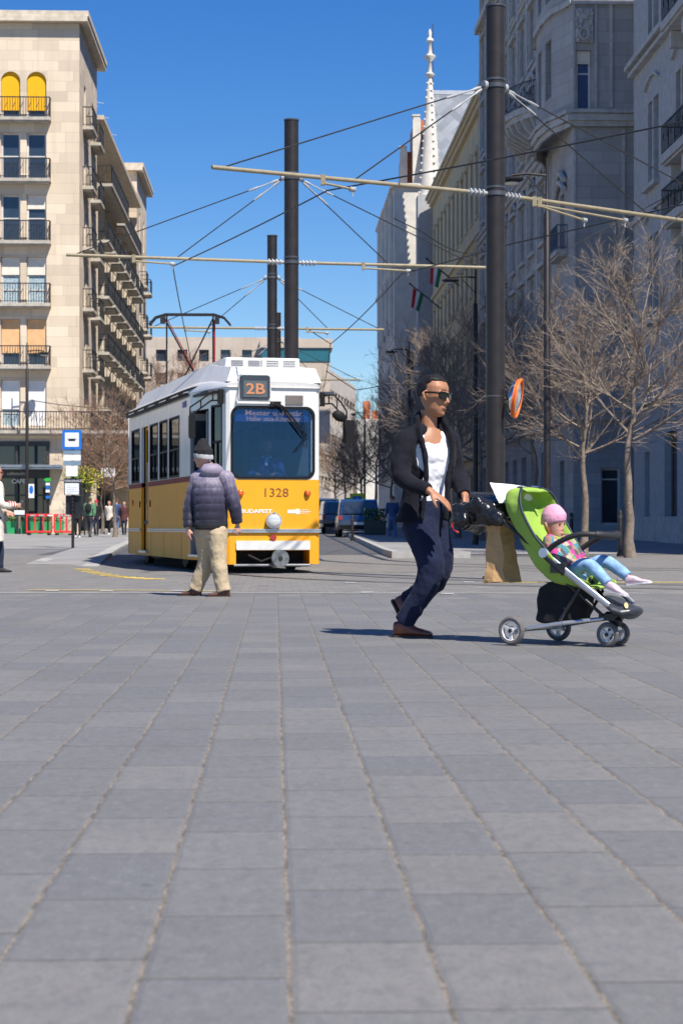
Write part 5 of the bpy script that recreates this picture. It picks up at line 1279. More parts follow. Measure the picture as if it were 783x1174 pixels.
def shoe_mb(mb, an, d, up=(0, 0, 1), s=1.0, low=.085, high=False):
    d = V(d).normalized(); u = V(up); u = (u-d*u.dot(d)).normalized(); sd = d.cross(u)
    q = lambda a, b, c: an+d*a*s+sd*b*s+u*c*s
    rings = []
    for (a, hw, z0, z1) in ((-.075, .015, -low+.01, -low+.05), (-.068, .032, -low, .005), (-.02, .038, -low, .02), (.03, .040, -low, .008), (.09, .047, -low, -.030), (.145, .046, -low, -.043), (.185, .032, -low+.003, -.055), (.20, .014, -low+.012, -.065)):
        zc_, hh = (z0+z1)/2, (z1-z0)/2
        rings.append([q(a, hw*math.copysign(abs(math.cos(t))**.8, math.cos(t)), zc_+hh*math.copysign(abs(math.sin(t))**.75, math.sin(t))) for t in [2*math.pi*i/12 for i in range(12)]])
    mb.loft(rings)
    if high: mb.tube([q(-.02, 0, -.02), q(-.02, 0, .06)], .045*s, 10, round_ends=True)
def sole_mb(mb, an, d, up=(0, 0, 1), s=1.0, low=.085):
    d = V(d).normalized(); u = V(up); u = (u-d*u.dot(d)).normalized(); sd = d.cross(u); q = lambda a, b, c: an+d*a*s+sd*b*s+u*c*s
    o = [(-.078, .02), (-.06, .038), (0, .038), (.06, .043), (.13, .05), (.18, .04), (.205, .015), (.205, -.015), (.18, -.04), (.13, -.05), (.06, -.043), (0, -.038), (-.06, -.038), (-.078, -.02)]
    mb.prism([q(a, b, -low-.012) for a, b in o], u*.016*s)
def bend(a, b, c, n=4): return [V(p) for p in spline([tuple(a), tuple(b), tuple(c)], n)]

def leg_pts(J, s_): return bend(J['hip'+s_], J['kn'+s_], J['an'+s_], 5)
def skin_body(root, J, Fc, Fp, Fh, m, s=1.0, hs=1.0, up=(0, 0, 1), hands=None, vox=.007, legs=True):
    mb = MB(); L = head_mb(mb, J['head'], Fh, up, hs, J.get('ears', True), J.get('nose', 1.0))
    mb.tube([J['chest'].lerp(J['neck'], .8), J['neck'], J['neck'].lerp(J['head'], .55)-V(Fh).normalized()*.02*hs], [.075*s, .058*s, .054*s], 12)
    mb.loft(torso_rings(J, Fc, Fp, [v*s for v in (.15, .135, .165, .15, .06)], [v*s for v in (.105, .09, .11, .09, .055)]))
    for sd in 'LR':
        mb.tube(bend(J['sh'+sd], J['el'+sd], J['wr'+sd]), [r*s for r in (.052, .052, .048, .044, .040, .041, .037, .030, .025)], 10, round_ends=True)
        h = (hands or {}).get(sd)
        if h: hand_mb(mb, J['wr'+sd], h[0], h[1], s*h[3] if len(h) > 3 else s, 1 if sd == 'L' else -1, h[2])
        if legs: mb.tube(leg_pts(J, sd), [r*s for r in (.085, .085, .078, .07, .062, .055, .058, .052, .045, .038, .036)], 10, round_ends=True)
    o = mb.build('body', m, root); remesh(o, vox, 2, .4); return L
def trousers(root, J, Fp, m, s=1.0, rad=(.105, .10, .09, .082, .078, .074, .07, .066, .064, .062, .066), waist=.0, vox=.009, folds=.02, top=.05, name='trousers'):
    mb = MB(); up = (J['chest']-J['pelvis']).normalized(); F = V(Fp); F.z = 0; F.normalize(); Sd = V((F.y, -F.x, 0)); rings = []
    for (h, a, b) in ((-.12, .10, .10), (-.06, .155, .12), (.0, .165, .125), (top, .158, .118), (top+.05, .15, .11)):
        c = J['pelvis']+up*h*s; rings.append([c+Sd*math.cos(t)*a*s+F*math.sin(t)*b*s for t in [2*math.pi*i/20 for i in range(20)]])
    mb.loft(rings)
    for sd in 'LR':
        pts = leg_pts(J, sd); mb.tube(pts, [r*s for r in rad], 14, round_ends=False); mb.ball(pts[0], rad[0]*s, 12, 8)
    return fabric(mb, name, m, root, vox, folds)
SHIFT = {}
# ------------------------------------------------------------------ man in cardigan
def frame_root(name, px, z, label, cat='person', group=None):
    b = onground(px, z); return empty(name, b, -YAW, label, cat, group)
SCM = 168.0
def loc_pt(ox, oy, sc): return lambda px, py, y=0.0: V(((px-ox)/sc, y, (oy-py)/sc))
q = loc_pt(470, 731, SCM)
YM = frame_root('person', 470, 13.06, 'man in dark navy cardigan, white t-shirt and sunglasses striding behind the stroller')
J = dict(pelvis=q(487, 592, .0), chest=q(491, 528, -.01), neck=q(491, 491, -.02), head=q(497.5, 455, -.05), shR=q(465, 507, -.11), shL=q(514, 504, .10),
         elR=q(459, 547, -.20), wrR=q(491, 565, -.36), elL=q(524, 543, .10), wrL=q(532, 570, -.10), hipR=q(480, 604, -.06), hipL=q(495, 602, .07),
         knR=q(493, 655, -.13), anR=q(463, 713.5, -.06), knL=q(503, 657, .05), anL=q(470, 691, .26))
Fc, Fp, Fh = V((.42, -.91, 0)), V((.65, -.76, 0)), V((.80, -.60, -.12))
L = skin_body(YM, J, Fc, Fp, Fh, M_SKIN, 1.05, 1.13, (.06, 0, 1), {'R': ((.75, -.15, -.55), (-.3, .3, -.9), .25, 1.12), 'L': ((.15, -.25, -.9), (-.8, .5, 0), .35, 1.12)}, .0062)
mb = MB(); hair_mb(mb, L, 1.13, .44, .76, 1.08)
fabric(mb, 'hair', cloth('black_hair', (.012, .010, .010), bump=.8, bscale=120, rough=.55), YM, .006, .016, 1, CL2)
# sunglasses
mb = MB()
for sx in (-1, 1):
    c = [(sx*x, y, z) for x, y, z in ((.006, .098, .016), (.010, .099, -.008), (.026, .098, -.020), (.048, .090, -.016), (.062, .080, .002), (.063, .078, .022), (.03, .094, .025))]
    mb.add([L(*p) for p in c]+[L(p[0], p[1]-.008, p[2]) for p in c], [(0,1,2,3,4,5,6), (13,12,11,10,9,8,7)]+[(i, (i+1) % 7, 7+(i+1) % 7, 7+i) for i in range(7)])
    mb.tube([L(sx*.060, .080, .018), L(sx*.080, .045, .017), L(sx*.088, -.012, .014)], .0065, 6)
mb.tube([L(-.062, .079, .022), L(-.03, .095, .025), L(0, .100, .018), L(.03, .095, .025), L(.062, .079, .022)], .006, 6)
mb.build('sunglasses', mat('black_lens', (.006, .006, .007), .15, spec=.35), YM)
mb = MB(); mb.tube([L(-.05, .078, .036), L(-.03, .089, .040), L(-.012, .09, .036)], .004, 5); mb.tube([L(.05, .078, .036), L(.03, .089, .040), L(.012, .09, .036)], .004, 5); mb.build('eyebrows', MATS['black_hair'], YM)
mb = MB(); mb.tube([L(-.019, .083, -.068), L(0, .092, -.068), L(.019, .083, -.068)], .0035, 5); mb.build('mouth', mat('lip', (.34, .11, .09), .45), YM)
# t-shirt with v-neck: rings up to the chest, cut by a V done through ring tops
M_TEE = cloth('white_tshirt', (.80, .80, .82), .04, .25, 90)
mb = MB(); rg = torso_rings(J, Fc, Fp, [v*1.05 for v in (.165, .15, .178, .15, .085)], [v*1.05 for v in (.118, .10, .125, .098, .07)])
out = []
for i, r_ in enumerate(rg):
    if i > 15: break
    out.append(r_)
# v-neck: push front points of top rings down
top = out[-1]; c = sum(top, V())/len(top)
for k, ring in enumerate(out[-4:]):
    cc_ = sum(ring, V())/len(ring)
    for j, p in enumerate(list(ring)):
        d = (p-cc_); d.z = 0; an_ = math.degrees(math.acos(max(-1, min(1, d.normalized().dot(Fc.normalized())))))
        ring[j] = p-V((0, 0, 1))*.19*max(0, 1-an_/52)*(k+1)/4
mb.loft(out)
fabric(mb, 't_shirt', M_TEE, YM, .0075, .028, 2)
# cardigan: open-fronted thick shell + sleeves + shawl collar
M_CARD = cloth('navy_cardigan', (.007, .007, .013), .25, .5, 240)
mb = MB(); n = 30; rg = torso_rings(J, Fc, Fp, [v*1.05 for v in (.195, .17, .198, .18, .10)], [v*1.05 for v in (.15, .125, .145, .12, .088)], n=40)
def openring(ring, F_, half, th=.02):
    c = sum(ring, V())/len(ring); F_ = V(F_).normalized(); pts = []
    m_ = len(ring); tagd = []
    for p in ring:
        d = p-c; a = math.atan2(d.cross(F_).z, d.dot(F_)); tagd.append((a, p))
    pos = sorted([x for x in tagd], key=lambda x: x[0] if x[0] > 0 else x[0]+2*math.pi)
    sel = [x for x in pos if half < (x[0] if x[0] > 0 else x[0]+2*math.pi) < 2*math.pi-half]
    o_ = [p for a, p in sel]; return c, o_
rings = []
M_ = 24
for i, r_ in enumerate(rg[:-1]):
    t = i/(len(rg)-1); half = R(52) if t > .5 else R(50)
    c, o_ = openring(r_, Fp if t < .4 else Fc, half)
    # resample to fixed count
    acc = [0]; 
    for a, b in zip(o_, o_[1:]): acc.append(acc[-1]+(b-a).length)
    rs = []
    for k in range(M_):
        s_ = acc[-1]*k/(M_-1); j = next((x for x in range(1, len(acc)) if acc[x] >= s_-1e-9), len(acc)-1); f = (s_-acc[j-1])/max(1e-9, acc[j]-acc[j-1]); rs.append(o_[j-1].lerp(o_[j], f))
    inner = [p+(c-p).normalized()*.026 for p in rs][::-1]
    rings.append(rs+inner)
low = [p+V((-.03, 0, -.045)) for p in rings[0]]
mb.loft([low]+rings)
for sd in 'LR':
    mb.ball(J['sh'+sd]+V((0, 0, -.0)), (.085, .085, .078), 12, 8)
    mb.tube([J['neck'].lerp(J['sh'+sd], .25), J['sh'+sd]], [.06, .078], 12, round_ends=True)
    w1 = J['el'+sd].lerp(J['wr'+sd], .93)
    mb.tube(bend(J['sh'+sd], J['el'+sd], w1), [.085, .082, .076, .070, .066, .062, .056, .049, .045], 14)
# collar
cF = Fc.normalized(); cS = V((cF.y, -cF.x, 0)); nk = J['neck']
col = [nk+cF*.15+cS*(-.10)+V((-.04, 0, -.62)), nk+cF*.16+cS*(-.085)+V((-.02, 0, -.36)), nk+cF*.145-cS*.10+V((0, 0, -.20)), nk+cF*.10-cS*.115+V((0, 0, -.06)), nk-cS*.088+cF*.0+V((0, 0, .05)), nk-cF*.085-cS*.04+V((0, 0, .075)), nk-cF*.085+cS*.04+V((0, 0, .075)), nk+cS*.088+V((0, 0, .05)), nk+cF*.10+cS*.115+V((0, 0, -.06)), nk+cF*.145+cS*.10+V((0, 0, -.20)), nk+cF*.15+cS*.085+V((-.01, 0, -.36)), nk+cF*.15+cS*.09+V((-.03, 0, -.62))]
col = [V(p) for p in spline([tuple(p) for p in col], 3)]; nn = len(col)
mb.tube(col, [.014+.034*math.sin(math.pi*i/(nn-1))**2 for i in range(nn)], 10, ry=[.018]*nn, round_ends=True, ref=(0, 0, 1))
fabric(mb, 'cardigan', M_CARD, YM, .008, .018, 3)
# trousers & shoes
M_NAVY = cloth('navy_trousers', (.010, .015, .042), .2, .3, 200)
trousers(YM, J, Fp, M_NAVY, 1.06, rad=(.118, .113, .105, .097, .091, .086, .080, .074, .068, .064, .066), folds=.024, vox=.0085)
M_BRN = mat('brown_leather', (.17, .045, .02), .3, var=.3, scale=20, coat=.4); M_SOLE = mat('shoe_sole', (.05, .035, .025), .7)
for an, d, up in ((J['anR']+V((0, 0, -.0)), (.92, -.38, 0), (0, 0, 1)), (J['anL']+V((0, 0, -.01)), (.4, -.35, -.8), (.7, -.3, .5))):
    mb = MB(); shoe_mb(mb, an, d, up, 1.02, .09); o = fabric(mb, 'shoe', M_BRN, YM, .006, 0, 1); mb = MB(); sole_mb(mb, an, d, up, 1.02, .088); mb.build('sole', M_SOLE, o)
mb = MB(); mb.tube([q(524, 566, -.02), q(524, 566, -.02)+V((.001, 0, -.001))], .01); 

# ------------------------------------------------------------------ old man with beanie
q = loc_pt(240, 684.5, 106.8)
OM = frame_root('person', 240, 20.55, 'elderly man seen from behind in purple quilted jacket, beige trousers and black beanie')
J = dict(ears=False, pelvis=q(242, 604), chest=q(242.5, 563, 0), neck=q(240, 541, .02), head=q(232.5, 523, .0), shL=q(227, 549, .06), shR=q(259, 549, -.02), elL=q(217.5, 581, .06), wrL=q(216, 607, 0), elR=q(269, 580, -.06), wrR=q(272.5, 602, -.04),
         hipL=q(234.5, 612, .03), hipR=q(248.5, 612, -.02), knL=q(234.5, 646, .12), knR=q(251, 648, -.04), anL=q(222.5, 676.5, .16), anR=q(256.5, 678, -.05))
Fc = Fp = V((-.35, .93, 0)); Fh = V((-.9, .35, -.1))
L = skin_body(OM, J, Fc, Fp, Fh, M_SKINP, 1.0, 1.02, (-.1, 0, 1), {'L': ((0, -.1, -1), (.6, .6, 0), .8, .88), 'R': ((.15, 0, -1), (-.6, .6, 0), .8, .88)}, .007)
M_KNIT = cloth('black_knit', (.02, .02, .022), .3, .8, 90); M_KNITG = cloth('grey_knit', (.42, .42, .42), .25, .8, 70)
def beanie(root, L, s, m1, m2=None, brim=.42, tall=.155, pom=None):
    n = 20; rings = []
    for (h, k) in ((brim, 1.09), (.6, 1.12), (.74, 1.13), (.88, 1.13)):
        f, b, w_ = [(x[1], x[2], x[3]) for x in HEADR if x[0] <= h+.08][-1]
        f, b, w_ = .086, .100, .078
        if h > .8: f, b, w_ = .066, .082, .062
        rings.append([L(math.cos(a)*w_*k, (f if math.sin(a) > 0 else b)*math.sin(a)*k, (h-.5)*.24+(.03 if math.sin(a) > 0 else -.02)*(1 if h < .7 else .3)*abs(math.sin(a))) for a in [2*math.pi*j/n for j in range(n)]])
    rings.append([L(math.cos(a)*.03, math.sin(a)*.035-.02, tall-.012) for a in [2*math.pi*j/n for j in range(n)]]); rings.append([L(math.cos(a)*.008, math.sin(a)*.01-.02, tall) for a in [2*math.pi*j/n for j in range(n)]])
    mb = MB(); mb.loft(rings); o = fabric(mb, 'beanie', m1, root, .008, .01, 2, CL2)
    if m2:
        mb = MB(); r0 = rings[0]
        ring2 = [[p for p in r0], [L(0, 0, 0)+(p-L(0, 0, 0))*1.08 for p in r0]]
        up = (L(0, 0, 1)-L(0, 0, 0)).normalized(); c = L(0, 0, 0)
        mb.loft([[p-up*.012 for p in r0], [c+(p-c)*1.05+up*.004 for p in r0], [c+(p-c)*1.05+up*.035*s for p in r0], [p+up*.048*s for p in r0]]); fabric(mb, 'headband', m2, root, .008, .006, 1, CL2)
    return o
beanie(OM, L, 1.02, M_KNIT, M_KNITG, .40, .185)
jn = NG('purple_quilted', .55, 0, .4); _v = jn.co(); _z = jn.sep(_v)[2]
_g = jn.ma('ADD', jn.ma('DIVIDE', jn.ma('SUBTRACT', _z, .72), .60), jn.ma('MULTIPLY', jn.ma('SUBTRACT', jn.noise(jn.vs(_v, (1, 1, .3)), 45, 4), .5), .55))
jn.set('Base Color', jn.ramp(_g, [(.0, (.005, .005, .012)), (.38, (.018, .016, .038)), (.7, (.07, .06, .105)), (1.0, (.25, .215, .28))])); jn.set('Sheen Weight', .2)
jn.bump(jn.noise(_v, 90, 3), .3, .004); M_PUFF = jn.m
mb = MB()
rg = torso_rings(J, Fc, Fp, (.18, .185, .20, .175, .085), (.14, .15, .155, .13, .085), bulge=None)
fine = [tuple(x for p in r_ for x in p) for r_ in rg]; fine = spline(fine, 4); N = len(fine); R2 = []
for i, f in enumerate(fine[:-2]):
    ring = [V(f[k:k+3]) for k in range(0, len(f), 3)]; c = sum(ring, V())/len(ring); zz = c.z
    ph = abs(math.sin(math.pi*(zz-.74)/.085)); R2.append([c+(p-c)*(.965+.048*ph**.5) for p in ring])
mb.loft(R2)
for sd in 'LR':
    mb.ball(J['sh'+sd], (.095, .095, .088), 12, 8); pts = [V(p) for p in spline([tuple(J['sh'+sd]), tuple(J['el'+sd]), tuple(J['el'+sd].lerp(J['wr'+sd], .93))], 14)]; k = len(pts)
    mb.tube(pts, [(.090-.034*(i/k))*(.93+.1*abs(math.sin(math.pi*i/4.6))**.5) for i in range(k)], 14)
# hood lying on the shoulders
mb.ball(J['neck']-Fc*.10+V((0, 0, .01)), (.13, .075, .075), 14, 8, rot=Quaternion((0, 0, 1), math.atan2(-Fc.x, Fc.y))); mb.tube([J['neck']+V((-.085, .03, .01)), J['neck']-Fc*.07+V((-.06, 0, .045)), J['neck']-Fc*.09+V((.05, 0, .045)), J['neck']+V((.10, .0, .0))], .042, 10, round_ends=True)
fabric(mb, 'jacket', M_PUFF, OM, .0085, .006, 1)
mb = MB(); mb.tube([J['neck']+V((0, 0, -.02)), J['neck']+V((-.02, 0, .06))], .075, 12); fabric(mb, 'collar', M_KNIT, OM, .01, .008, 1)
mb = MB(); hz_ = J['pelvis']; Sd = V((Fc.y, -Fc.x, 0))
mb.loft([[hz_+V((0, 0, h))+Sd*math.cos(t)*a+Fc*math.sin(t)*b for t in [2*math.pi*i/20 for i in range(20)]] for (h, a, b) in ((-.035, .168, .135), (-.03, .182, .145), (.03, .186, .15), (.035, .17, .13))]); fabric(mb, 'waistband', M_KNIT, OM, .01, .008, 1)
M_BEI = cloth('beige_trousers', (.47, .37, .24), .12, .3, 160)
trousers(OM, J, Fp, M_BEI, 1.0, rad=(.125, .116, .105, .097, .092, .088, .086, .084, .082, .08, .082), folds=.024, vox=.0095, top=.0)
for an, d in ((J['anL'], (-.97, .1, 0)), (J['anR'], (-.98, -.15, 0))):
    a_ = an.copy(); a_.z = .082; mb = MB(); shoe_mb(mb, a_, d, (0, 0, 1), .95, .078); a2 = V((a_.x*-0+a_.x, a_.y, a_.z)); o = fabric(mb, 'shoe', mat('dark_brown_leather', (.09, .035, .025), .5), OM, .008, 0, 1); mb = MB(); sole_mb(mb, a_, d, (0, 0, 1), .95, .074); mb.build('sole', M_SOLE, o)

# ------------------------------------------------------------------ generic pedestrians
def walker(px, z, face, h, label, skin, top_, legs_, hair_=None, coat=0.0, stride=.2, hat=None, grp=None, arms=(.1, -.1), bag=None, vox=.014, arm_pose=None, shoes=None, wide=1.0, zoff=None):
    'face = heading in degrees, 0 = away from the camera, 90 = to the right'
    root = frame_root('person', px, z, label, 'person', grp); s = h/1.75
    F = V((math.sin(R(face)), math.cos(R(face)), 0)); S = V((F.y, -F.x, 0)); Z = V((0, 0, 1))
    p = lambda f, r, u: (F*f+S*r+Z*u)*s
    J = dict(pelvis=p(0, 0, .93), chest=p(.0, 0, 1.28), neck=p(.01, 0, 1.49), head=p(.03, 0, 1.63), shL=p(0, -.18, 1.42), shR=p(0, .18, 1.42), hipL=p(0, -.09, .90), hipR=p(0, .09, .90),
             knL=p(stride*.55+.04, -.09, .49), knR=p(-stride*.3+.04, .09, .49), anL=p(stride, -.08, .09), anR=p(-stride*1.1, .08, .11 if stride > .1 else .09),
             elL=p(-.04+arms[0]*.5, -.24, 1.13), elR=p(-.04+arms[1]*.5, .24, 1.13), wrL=p(.05+arms[0]*1.6, -.22, .90), wrR=p(.05+arms[1]*1.6, .22, .90))
    if arm_pose:
        for k, v in arm_pose.items(): J[k] = p(*v)
    hd = {sd: ((J['wr'+sd]-J['el'+sd]).normalized(), S*(1 if sd == 'L' else -1), .4) for sd in 'LR'}
    L = skin_body(root, J, F, F, F, skin, s, s, (0, 0, 1), hd, vox*.75)
    if hair_: mb = MB(); hair_mb(mb, L, s, .17 if coat > .3 else .42, .80, 1.1); fabric(mb, 'hair', hair_, root, vox*.8, .006, 1, CL2)
    if hat: beanie(root, L, s, hat)
    mb = MB(); rg = torso_rings(J, F, F, [v*s*wide for v in (.175, .165, .19, .175, .085)], [v*s*wide for v in (.13, .125, .14, .12, .075)])
    if coat: rg = [[pt-Z*coat*s+(pt-J['pelvis'])*.12*V((1, 1, 0)).length*.3 for pt in rg[0]]]+rg
    mb.loft(rg[:-1])
    for sd in 'LR':
        mb.ball(J['sh'+sd], .082*s, 10, 7); mb.tube(bend(J['sh'+sd], J['el'+sd], J['el'+sd].lerp(J['wr'+sd], .93)), [r*s*wide for r in (.08, .076, .07, .066, .062, .058, .054, .05, .047)], 10)
    fabric(mb, 'jacket', top_, root, vox, .016, 1)
    trousers(root, J, F, legs_, s, rad=(.10, .095, .086, .078, .072, .067, .063, .06, .056, .054, .055), vox=vox, folds=.016)
    mb = MB()
    for sd in 'LR': shoe_mb(mb, J['an'+sd], F, (0, 0, 1), s)
    fabric(mb, 'shoes', shoes or mat('black_shoe', (.03, .03, .03), .5), root, vox*.8, 0, 1)
    return root, J, L, F, S
BLK = cloth('black_cloth', (.02, .02, .023)); JEAN = cloth('blue_jeans', (.09, .15, .30), .25); DJEAN = cloth('dark_jeans', (.02, .028, .055)); CREAM = cloth('cream_fleece', (.66, .60, .52), .12, .9, 40)
GREENJ = cloth('green_jacket', (.10, .22, .12), .45, .3, 60, scale=14); BLUEJ = cloth('blue_jacket', (.05, .09, .2)); GREYP = cloth('grey_trousers', (.07, .075, .09)); REDH = cloth('red_knit', (.55, .03, .06)); BRH = cloth('brown_hair', (.12, .06, .03), rough=.6)
WSH = mat('white_shoe', (.7, .7, .7), .6)
FC_ = 'people walking by the beige block'
# woman cut by the left edge
r, JW, LW, F, S = walker(-6, 31, 62, 1.74, 'woman with sunglasses and long cream fleece coat at the left edge holding a phone', M_SKINP, CREAM, DJEAN, cloth('blond_hair', (.45, .27, .1), rough=.6), .42, .12, arm_pose=dict(elR=(.02, .27, 1.12), wrR=(.27, .22, 1.10), elL=(.05, -.26, 1.12), wrL=(.25, -.15, 1.0)), vox=.012, wide=1.06)
mb = MB(); 
for sx in (-1, 1): mb.ball(LW(sx*.03, .084, .006), (.026, .012, .018), 10, 6)
mb.tube([LW(-.078, -.01, .012), LW(-.06, .07, .012), LW(.06, .07, .012), LW(.078, -.01, .012)], .005, 5); mb.build('sunglasses', mat('rosy_lens', (.12, .02, .02), .1, spec=.9), r)
mb = MB(); a_, b_ = JW['elR'], JW['wrR']
for k in range(6): mb.tube([a_.lerp(b_, .45+k*.09), a_.lerp(b_, .49+k*.09)], .062, 10, slot=k % 2)
mb.build('striped_cuff', [mat('cuff_red', (.5, .03, .03), .8), mat('cuff_white', (.75, .72, .7), .8)], r)
ph = empty('phone', r.matrix_world @ V((0, 0, 0)), -YAW, 'dark phone held by the woman at the left edge', 'phone'); bpy.context.view_layer.update()
mb = MB(); hd_ = (JW['wrR']+(JW['wrR']-JW['elR']).normalized()*.11)+V((0, 0, .04)); mb.box((-.035, -.005, -.07), (.035, .005, .07)); o = mb.build('case', T_RUB, ph); o.data.transform(Matrix.Translation(hd_) @ Matrix.Rotation(.5, 4, 'Y')); mb = MB(); mb.box((-.031, -.0075, -.065), (.031, -.0055, .065)); o = mb.build('screen', M_PANE, ph); o.data.transform(Matrix.Translation(hd_) @ Matrix.Rotation(.5, 4, 'Y')); ph.location = r.location
r, J_, L_, F, S = walker(103, 84, 12, 1.76, 'walker in green jacket with a black backpack', M_SKINP, GREENJ, GREYP, BRH, 0, .2, hat=cloth('green_hood', (.1, .25, .14)), grp=FC_, vox=.02, wide=1.25)
bp = empty('backpack', r.location, -YAW, 'black backpack worn over the green jacket', 'backpack'); mb = MB(); mb.ball(J_['chest']-F*.22, (.15, .10, .22), 12, 8); fabric(mb, 'bag_body', BLK, bp, .02, .01, 1)
mb = MB(); mb.tube([J_['chest']-F*.14+S*.1+V((0, 0, .1)), J_['chest']+S*.12+V((0, 0, .22)), J_['chest']+F*.16+S*.1], .02, 6); mb.tube([J_['chest']-F*.14-S*.1+V((0, 0, .1)), J_['chest']-S*.12+V((0, 0, .22)), J_['chest']+F*.16-S*.1], .02, 6); mb.build('strap', BLK, bp)
walker(89, 83, 170, 1.70, 'person all in black close right of the stop pole', M_SKINP, BLK, BLK, BRH, .1, .12, grp=FC_, vox=.02, shoes=WSH)
walker(110.5, 90, 185, 1.68, 'person in red hat half hidden behind the green jacket', M_SKINP, BLK, DJEAN, None, 0, .1, hat=REDH, grp=FC_, vox=.02)
walker(125.5, 94, 200, 1.66, 'woman in cream coat and black leggings with white shoes', M_SKINP, CREAM, BLK, BRH, .2, .15, grp=FC_, vox=.02, shoes=WSH)
walker(133.5, 96, 20, 1.78, 'person in blue jacket and bright jeans right of the cream coat', M_SKINP, BLUEJ, JEAN, BRH, 0, .15, grp=FC_, vox=.02)
walker(142.5, 92, 185, 1.62, 'person in dark clothes just left of the tram tail', M_SKINP, cloth('maroon_coat', (.10, .04, .04)), DJEAN, BRH, .2, .1, grp=FC_, vox=.02)
walker(450, 76, -12, 1.76, 'walker in jeans and dark jacket half hidden behind the man in cardigan', M_SKINP, BLUEJ, JEAN, BRH, 0, .16, vox=.018, arm_pose=dict(elR=(.05, .24, 1.12), wrR=(.22, .1, 1.15)))
# ------------------------------------------------------------------ driver
dh = P(305.5, 511, 31.05)
DR = empty('person', (dh.x, dh.y, .86), -YAW, 'tram driver with beard and white collar behind the windscreen', 'person')
hz = dh.z-.86; q0 = V((0, 0, hz))
J = dict(head=q0, neck=q0+V((0, .03, -.17)), chest=q0+V((0, .05, -.38)), pelvis=q0+V((0, .08, -.72)), shL=q0+V((-.19, .04, -.25)), shR=q0+V((.19, .04, -.25)), elL=q0+V((-.25, -.06, -.5)), elR=q0+V((.25, -.06, -.5)), wrL=q0+V((-.14, -.26, -.46)), wrR=q0+V((.14, -.26, -.46)),
         hipL=q0+V((-.1, .05, -.76)), hipR=q0+V((.1, .05, -.76)), knL=q0+V((-.12, -.32, -.74)), knR=q0+V((.12, -.32, -.74)), anL=q0+V((-.12, -.3, -.74-.30)), anR=q0+V((.12, -.3, -.74-.30)))
Fd = V((.1, -1, 0)); L = skin_body(DR, J, Fd, Fd, V((.15, -1, -.2)), M_SKIN, .98, 1.0, (0, 0, 1), {'L': ((.2, -1, 0), (0, 0, -1), .7), 'R': ((-.2, -1, 0), (0, 0, -1), .7)}, .009)
mb = MB(); hair_mb(mb, L, 1, .42, .80, 1.07); mb.tube([L(-.06, .03, -.06), L(-.045, .065, -.1), L(0, .082, -.112), L(.045, .065, -.1), L(.06, .03, -.06)], .012, 8); fabric(mb, 'hair', MATS['black_hair'], DR, .01, .004, 1)
mb = MB(); mb.loft(torso_rings(J, Fd, Fd, (.17, .16, .19, .17, .08), (.13, .12, .14, .12, .07))[:-1])
for sd in 'LR': mb.ball(J['sh'+sd], .085, 10, 7); mb.tube(bend(J['sh'+sd], J['el'+sd], J['wr'+sd]), [.08, .076, .07, .066, .062, .058, .054, .05, .044], 10)
fabric(mb, 'jacket', BLUEJ, DR, .012, .012, 1)
mb = MB(); mb.tube([J['neck']+V((-.07, -.045, -.01)), J['neck']+V((0, -.085, -.05)), J['neck']+V((.07, -.045, -.01))], .02, 8, round_ends=True); mb.tube([J['neck']+V((0, -.09, -.05)), J['neck']+V((0, -.13, -.14))], .03, 8, round_ends=True); mb.build('shirt_collar', M_TEE, DR)
trousers(DR, J, Fd, BLK, .98, vox=.014, folds=.01)
ST = empty('driver_seat', (dh.x, dh.y+.05, .86), -YAW); ST.parent = TR; ST.matrix_parent_inverse = (Matrix.Translation(TA0) @ Matrix.Rotation(ANG, 4, 'Z')).inverted()
mb = MB(); mb.box((-.25, -.25, hz-1.0), (.25, .25, hz-.84)); mb.box((-.24, .18, hz-.84), (.24, .28, hz-.1)); mb.cyl((0, 0, 0), (0, 0, hz-1.0), .06, 8); mb.build('seat_cushion', T_RUB, ST)
# ------------------------------------------------------------------ stroller
so_ = CR*1.246+CF*12.33; fw = CR*.8-CF*.6
SR = empty('stroller', (so_.x, so_.y, .006), math.atan2(fw.y, fw.x), 'lime green three-wheeled stroller with black bumper bar', 'stroller')
M_GRN = cloth('lime_fabric', (.29, .45, .075), .12, .3, 150, rough=.8); M_SIL = mat('silver_tube', (.55, .56, .58), .3, .8); M_BPL = mat('black_plastic', (.02, .02, .023), .35); M_BFAB = cloth('black_mesh', (.018, .018, .02), .3, .5, 120)
M_TYRE = mat('grey_tyre', (.13, .12, .115), .8, var=.2, scale=30); M_RIMW = mat('white_rim', (.62, .62, .62), .4)
def wheel(s_, t, r, wd=.038, par=None):
    root = empty('wheel', (s_, t, r)); root.parent = par or SR
    mb = MB(); mb.tube([(math.cos(a)*(r-.016), 0, math.sin(a)*(r-.016)) for a in [2*math.pi*i/32 for i in range(33)]], .016, 10, ry=wd/2, caps=False, ref=(1, 0, 0)); mb.build('tyre', M_TYRE, root)
    mb = MB(); mb.tube([(math.cos(a)*(r-.031), 0, math.sin(a)*(r-.031)) for a in [2*math.pi*i/28 for i in range(29)]], .006, 8, ry=wd*.42, caps=False, ref=(1, 0, 0))
    for k in range(3):
        a = 2*math.pi*k/3+.5; d = V((math.cos(a), 0, math.sin(a))); mb.bar(d*.012, d*(r-.032), .02, .026, up=(0, 1, 0))
    mb.cyl((0, -wd*.45, 0), (0, wd*.45, 0), .022, 16); mb.build('rim', M_RIMW, root)
    mb = MB(); mb.cyl((0, -wd*.6, 0), (0, wd*.6, 0), .013, 12); mb.build('hub', M_BPL, root)
wheel(0, -.29, .093); wheel(0, .29, .093); wheel(.565, -.07, .078, .03); wheel(.565, .07, .078, .03)
mb = MB(); mb.cyl((0, -.27, .093), (0, .27, .093), .012, 10)
